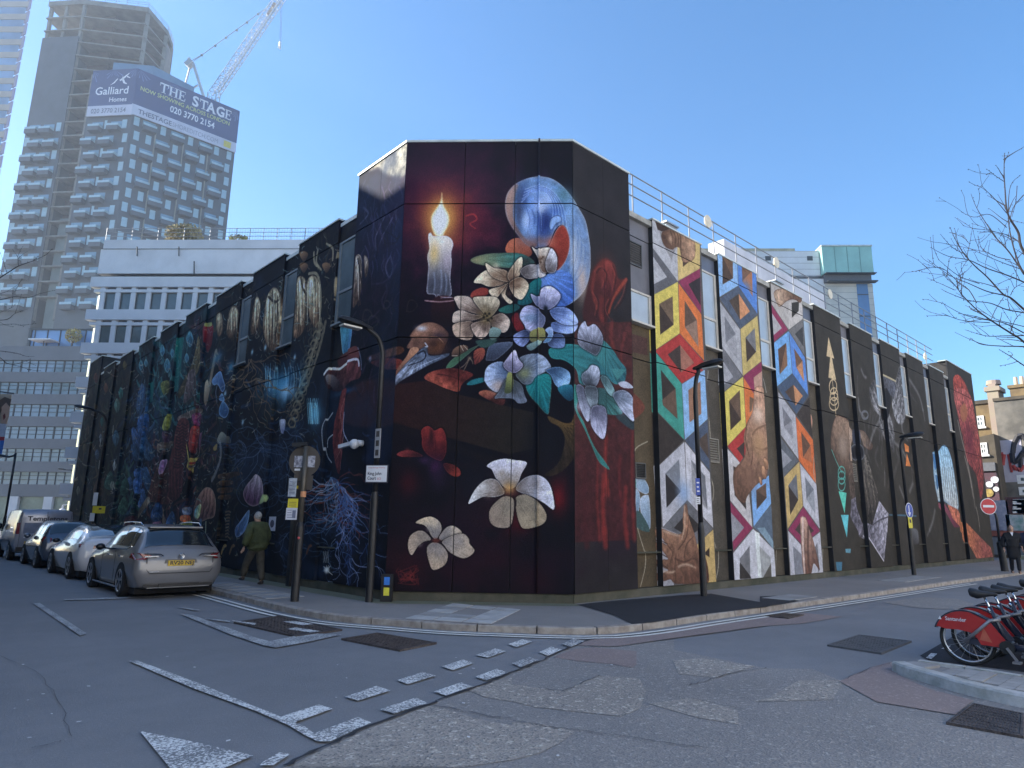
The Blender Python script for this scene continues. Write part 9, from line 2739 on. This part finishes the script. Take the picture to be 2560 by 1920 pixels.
# ================================================================ bare trees reaching in from the sides
m_bark = mat('dark_twig_bark',(0.030,0.028,0.034),.85,scale=8,var=.3)
def limb_tree(label,base,N,refp,limbs,cname,r0,seed,trunk_top,twig=1.0,thin=.72):
    t = thing('bare_tree',label,'tree',tuple(base)); o = tuple(base)
    R = random.Random(seed)
    top = np.array(trunk_top)
    b = np.array(base,float)
    pts = [b,b*.6+top*.4+(.1,0,0),top]
    MB(o).tube(spline(pts,6,False),np.linspace(r0*1.25,r0*.8,13),10).build('trunk',m_bark,t,True)
    tw = MB(o)
    def twigs(path,r,depth):
        L = len(path)
        for i in range(1,L):
            if R.random() < (.20 if depth == 0 else .12) * twig:
                p = path[i]; d = path[i] - path[i-1]; ln = np.linalg.norm(d)
                if ln < 1e-4: continue
                d /= ln
                side = np.array([R.gauss(0,1),R.gauss(0,1),R.gauss(0,1)+.3]); side -= d * (side @ d); side /= np.linalg.norm(side)
                a = R.uniform(.5,.9); e = d * math.cos(a) + side * math.sin(a)
                l = R.uniform(.2,.5) * (1 if depth == 0 else .5)
                q = [p]
                for k in range(4):
                    e = e + np.array([R.gauss(0,.12),R.gauss(0,.12),R.gauss(.03,.1)]); e /= np.linalg.norm(e)
                    q.append(q[-1]+e*l/4)
                tw.tube(q,np.linspace(max(r*.4,.004),.0026,5),4)
                tw.ball(q[-1],.006,nu=5,nv=4)
                if depth < 1: twigs(q,r*.5,depth+1)
            if R.random() < .5:
                p = path[i]; tw.ball(p+np.array([R.gauss(0,.006) for _ in range(3)]),.008,nu=5,nv=4)
    for i, (pp,ra,rb) in enumerate(limbs):
        ra *= thin; rb *= thin
        q = P(cname,*pp)
        path = []
        for k, (x,y) in enumerate(q):
            p = on_plane(x,y,refp+N*(.5*math.sin(i*2.3)-.35*(k/max(1,len(q)-1))*math.cos(i*1.7)),N)
            path.append(p)
        path = [top+(path[0]-top)*.5+np.array([0,0,-.2])] * 0 + path
        sp_ = spline(path,5,False)
        if i < 20 and ra > .0125: sp_ = np.vstack([[top],top*.45+sp_[:1]*.55+np.array([0,0,-.05]),sp_])
        MB(o).tube(sp_,np.linspace(ra,rb,len(sp_)),6).build('branch',m_bark,t,True)
        twigs(sp_[2:],ra,0)
    stuff(tw.build('twigs',m_bark,t,fix=False))
    return t
ND = -DV
ref_ = np.array([CAM[0],CAM[1],0]) + DV * 10.5
tb = on_plane(2460,1150,ref_,DV); tb[2] = PZ
tt = on_plane(2420,900,ref_,DV)
LM = [
 ([(1250,1150),(983,770),(940,620),(880,520),(850,440),(838,300),(830,150),(833,10)],.034,.006),
 ([(1150,1150),(983,930),(930,820),(880,640),(862,470),(880,260),(960,175)],.026,.004),
 ([(983,940),(870,770),(760,650),(700,560),(620,430),(575,320)],.017,.004),
 ([(1250,1450),(983,1210),(880,1120),(820,1090),(700,960),(600,870),(520,780),(450,660),(415,575)],.028,.004),
 ([(1200,1100),(983,1000),(850,945),(690,890),(560,830),(400,800),(270,735)],.019,.004),
 ([(830,1100),(700,1070),(560,1010),(400,940),(240,820)],.013,.004),
 ([(1200,1290),(983,1235),(850,1210),(720,1160),(560,1140),(400,1080),(345,1050)],.019,.004),
 ([(1250,1720),(983,1460),(880,1390),(740,1300),(620,1210),(520,1110),(450,1020),(360,920)],.026,.004),
 ([(983,1390),(820,1310),(640,1280),(500,1240),(355,1160)],.013,.004),
 ([(1200,1405),(983,1410),(830,1412),(690,1412),(530,1365)],.019,.004),
 ([(1200,1520),(983,1495),(800,1490),(650,1475),(575,1430)],.019,.004),
 ([(1200,1780),(983,1640),(880,1570),(790,1515)],.019,.004),
 ([(720,1310),(560,1300),(460,1280),(350,1235)],.010,.004),
 ([(880,830),(760,800),(660,740),(630,640)],.010,.004),([(960,900),(820,850),(700,800),(575,745)],.010,.004),
 ([(520,780),(430,730),(340,630)],.009,.004),([(545,800),(570,680),(590,560)],.008,.003),([(690,940),(686,850)],.007,.003),
 ([(850,470),(740,340),(655,270)],.010,.004),([(835,230),(760,180),(695,130)],.009,.003),([(850,580),(720,480),(600,500),(500,460)],.010,.004),
 ([(870,640),(700,600),(590,590)],.008,.003),([(980,330),(900,430),(870,560)],.012,.006),([(930,260),(920,380),(890,500)],.009,.004),
 ([(470,1040),(480,960),(530,920)],.007,.003),([(470,1040),(380,960),(355,925)],.008,.003),([(640,1010),(480,950),(330,830)],.010,.004),
 ([(620,1160),(560,1060),(480,1000),(360,895),(240,890)],.010,.004),([(730,1290),(770,1200),(830,1110),(860,1045)],.009,.003),([(880,1380),(920,1280),(983,1220)],.009,.004),
 ([(880,1100),(910,1045),(983,1000)],.009,.004),([(450,1060),(340,1010),(235,965)],.009,.003),([(983,1340),(900,1320),(760,1280),(620,1190)],.010,.004)]
limb_tree('bare winter tree with dark twigs reaching in from the right edge',tb,DV,ref_,LM,'tr',.11,5,tt)
ref2 = np.array([CAM[0],CAM[1],0]) + DV * 13.0
tb2 = on_plane(-330,1150,ref2,DV); tb2[2] = 0
tt2 = on_plane(-300,980,ref2,DV)
crop('tl',0,480,640,2212)
LM2 = [([(-500,1050),(-200,880),(0,740),(80,690),(160,640),(300,590),(400,540),(450,490)],.030,.005),([(-300,960),(0,930),(120,905),(250,912),(340,880),(470,850)],.022,.004),
 ([(-400,1200),(-100,1120),(60,1100),(130,1050),(240,1010)],.020,.004),([(-400,1500),(-100,1380),(120,1390),(230,1420),(300,1420)],.020,.003),([(-400,1620),(-60,1430),(60,1480),(180,1510),(260,1540)],.020,.003),
 ([(0,880),(60,860),(150,850),(220,820)],.010,.003),([(160,640),(150,560),(110,500)],.010,.003),([(60,700),(30,600),(0,520)],.010,.003),([(0,1150),(120,1140),(200,1160)],.009,.003),([(0,1040),(100,1000),(140,960)],.008,.003)]
limb_tree('bare winter tree with thin twigs reaching in from the left edge before the slate tower',tb2,DV,ref2,LM2,'tl',.12,8,tt2,.5,.5)

# ================================================================ air
hz = MB().box(-260,-300,-1.2,420,420,175).build('haze',bpy.data.materials.new('haze_air'),None)
hm = hz.data.materials[0]; hm.use_nodes = True
hn = hm.node_tree.nodes; hn.remove(hn['Principled BSDF'])
pv = hn.new('ShaderNodeVolumePrincipled'); pv.inputs['Color'].default_value = (0.66,0.80,1.0,1); pv.inputs['Density'].default_value = 0.0007; pv.inputs['Anisotropy'].default_value = 0.3
hm.node_tree.links.new(pv.outputs[0],hn['Material Output'].inputs['Volume'])
stuff(hz)
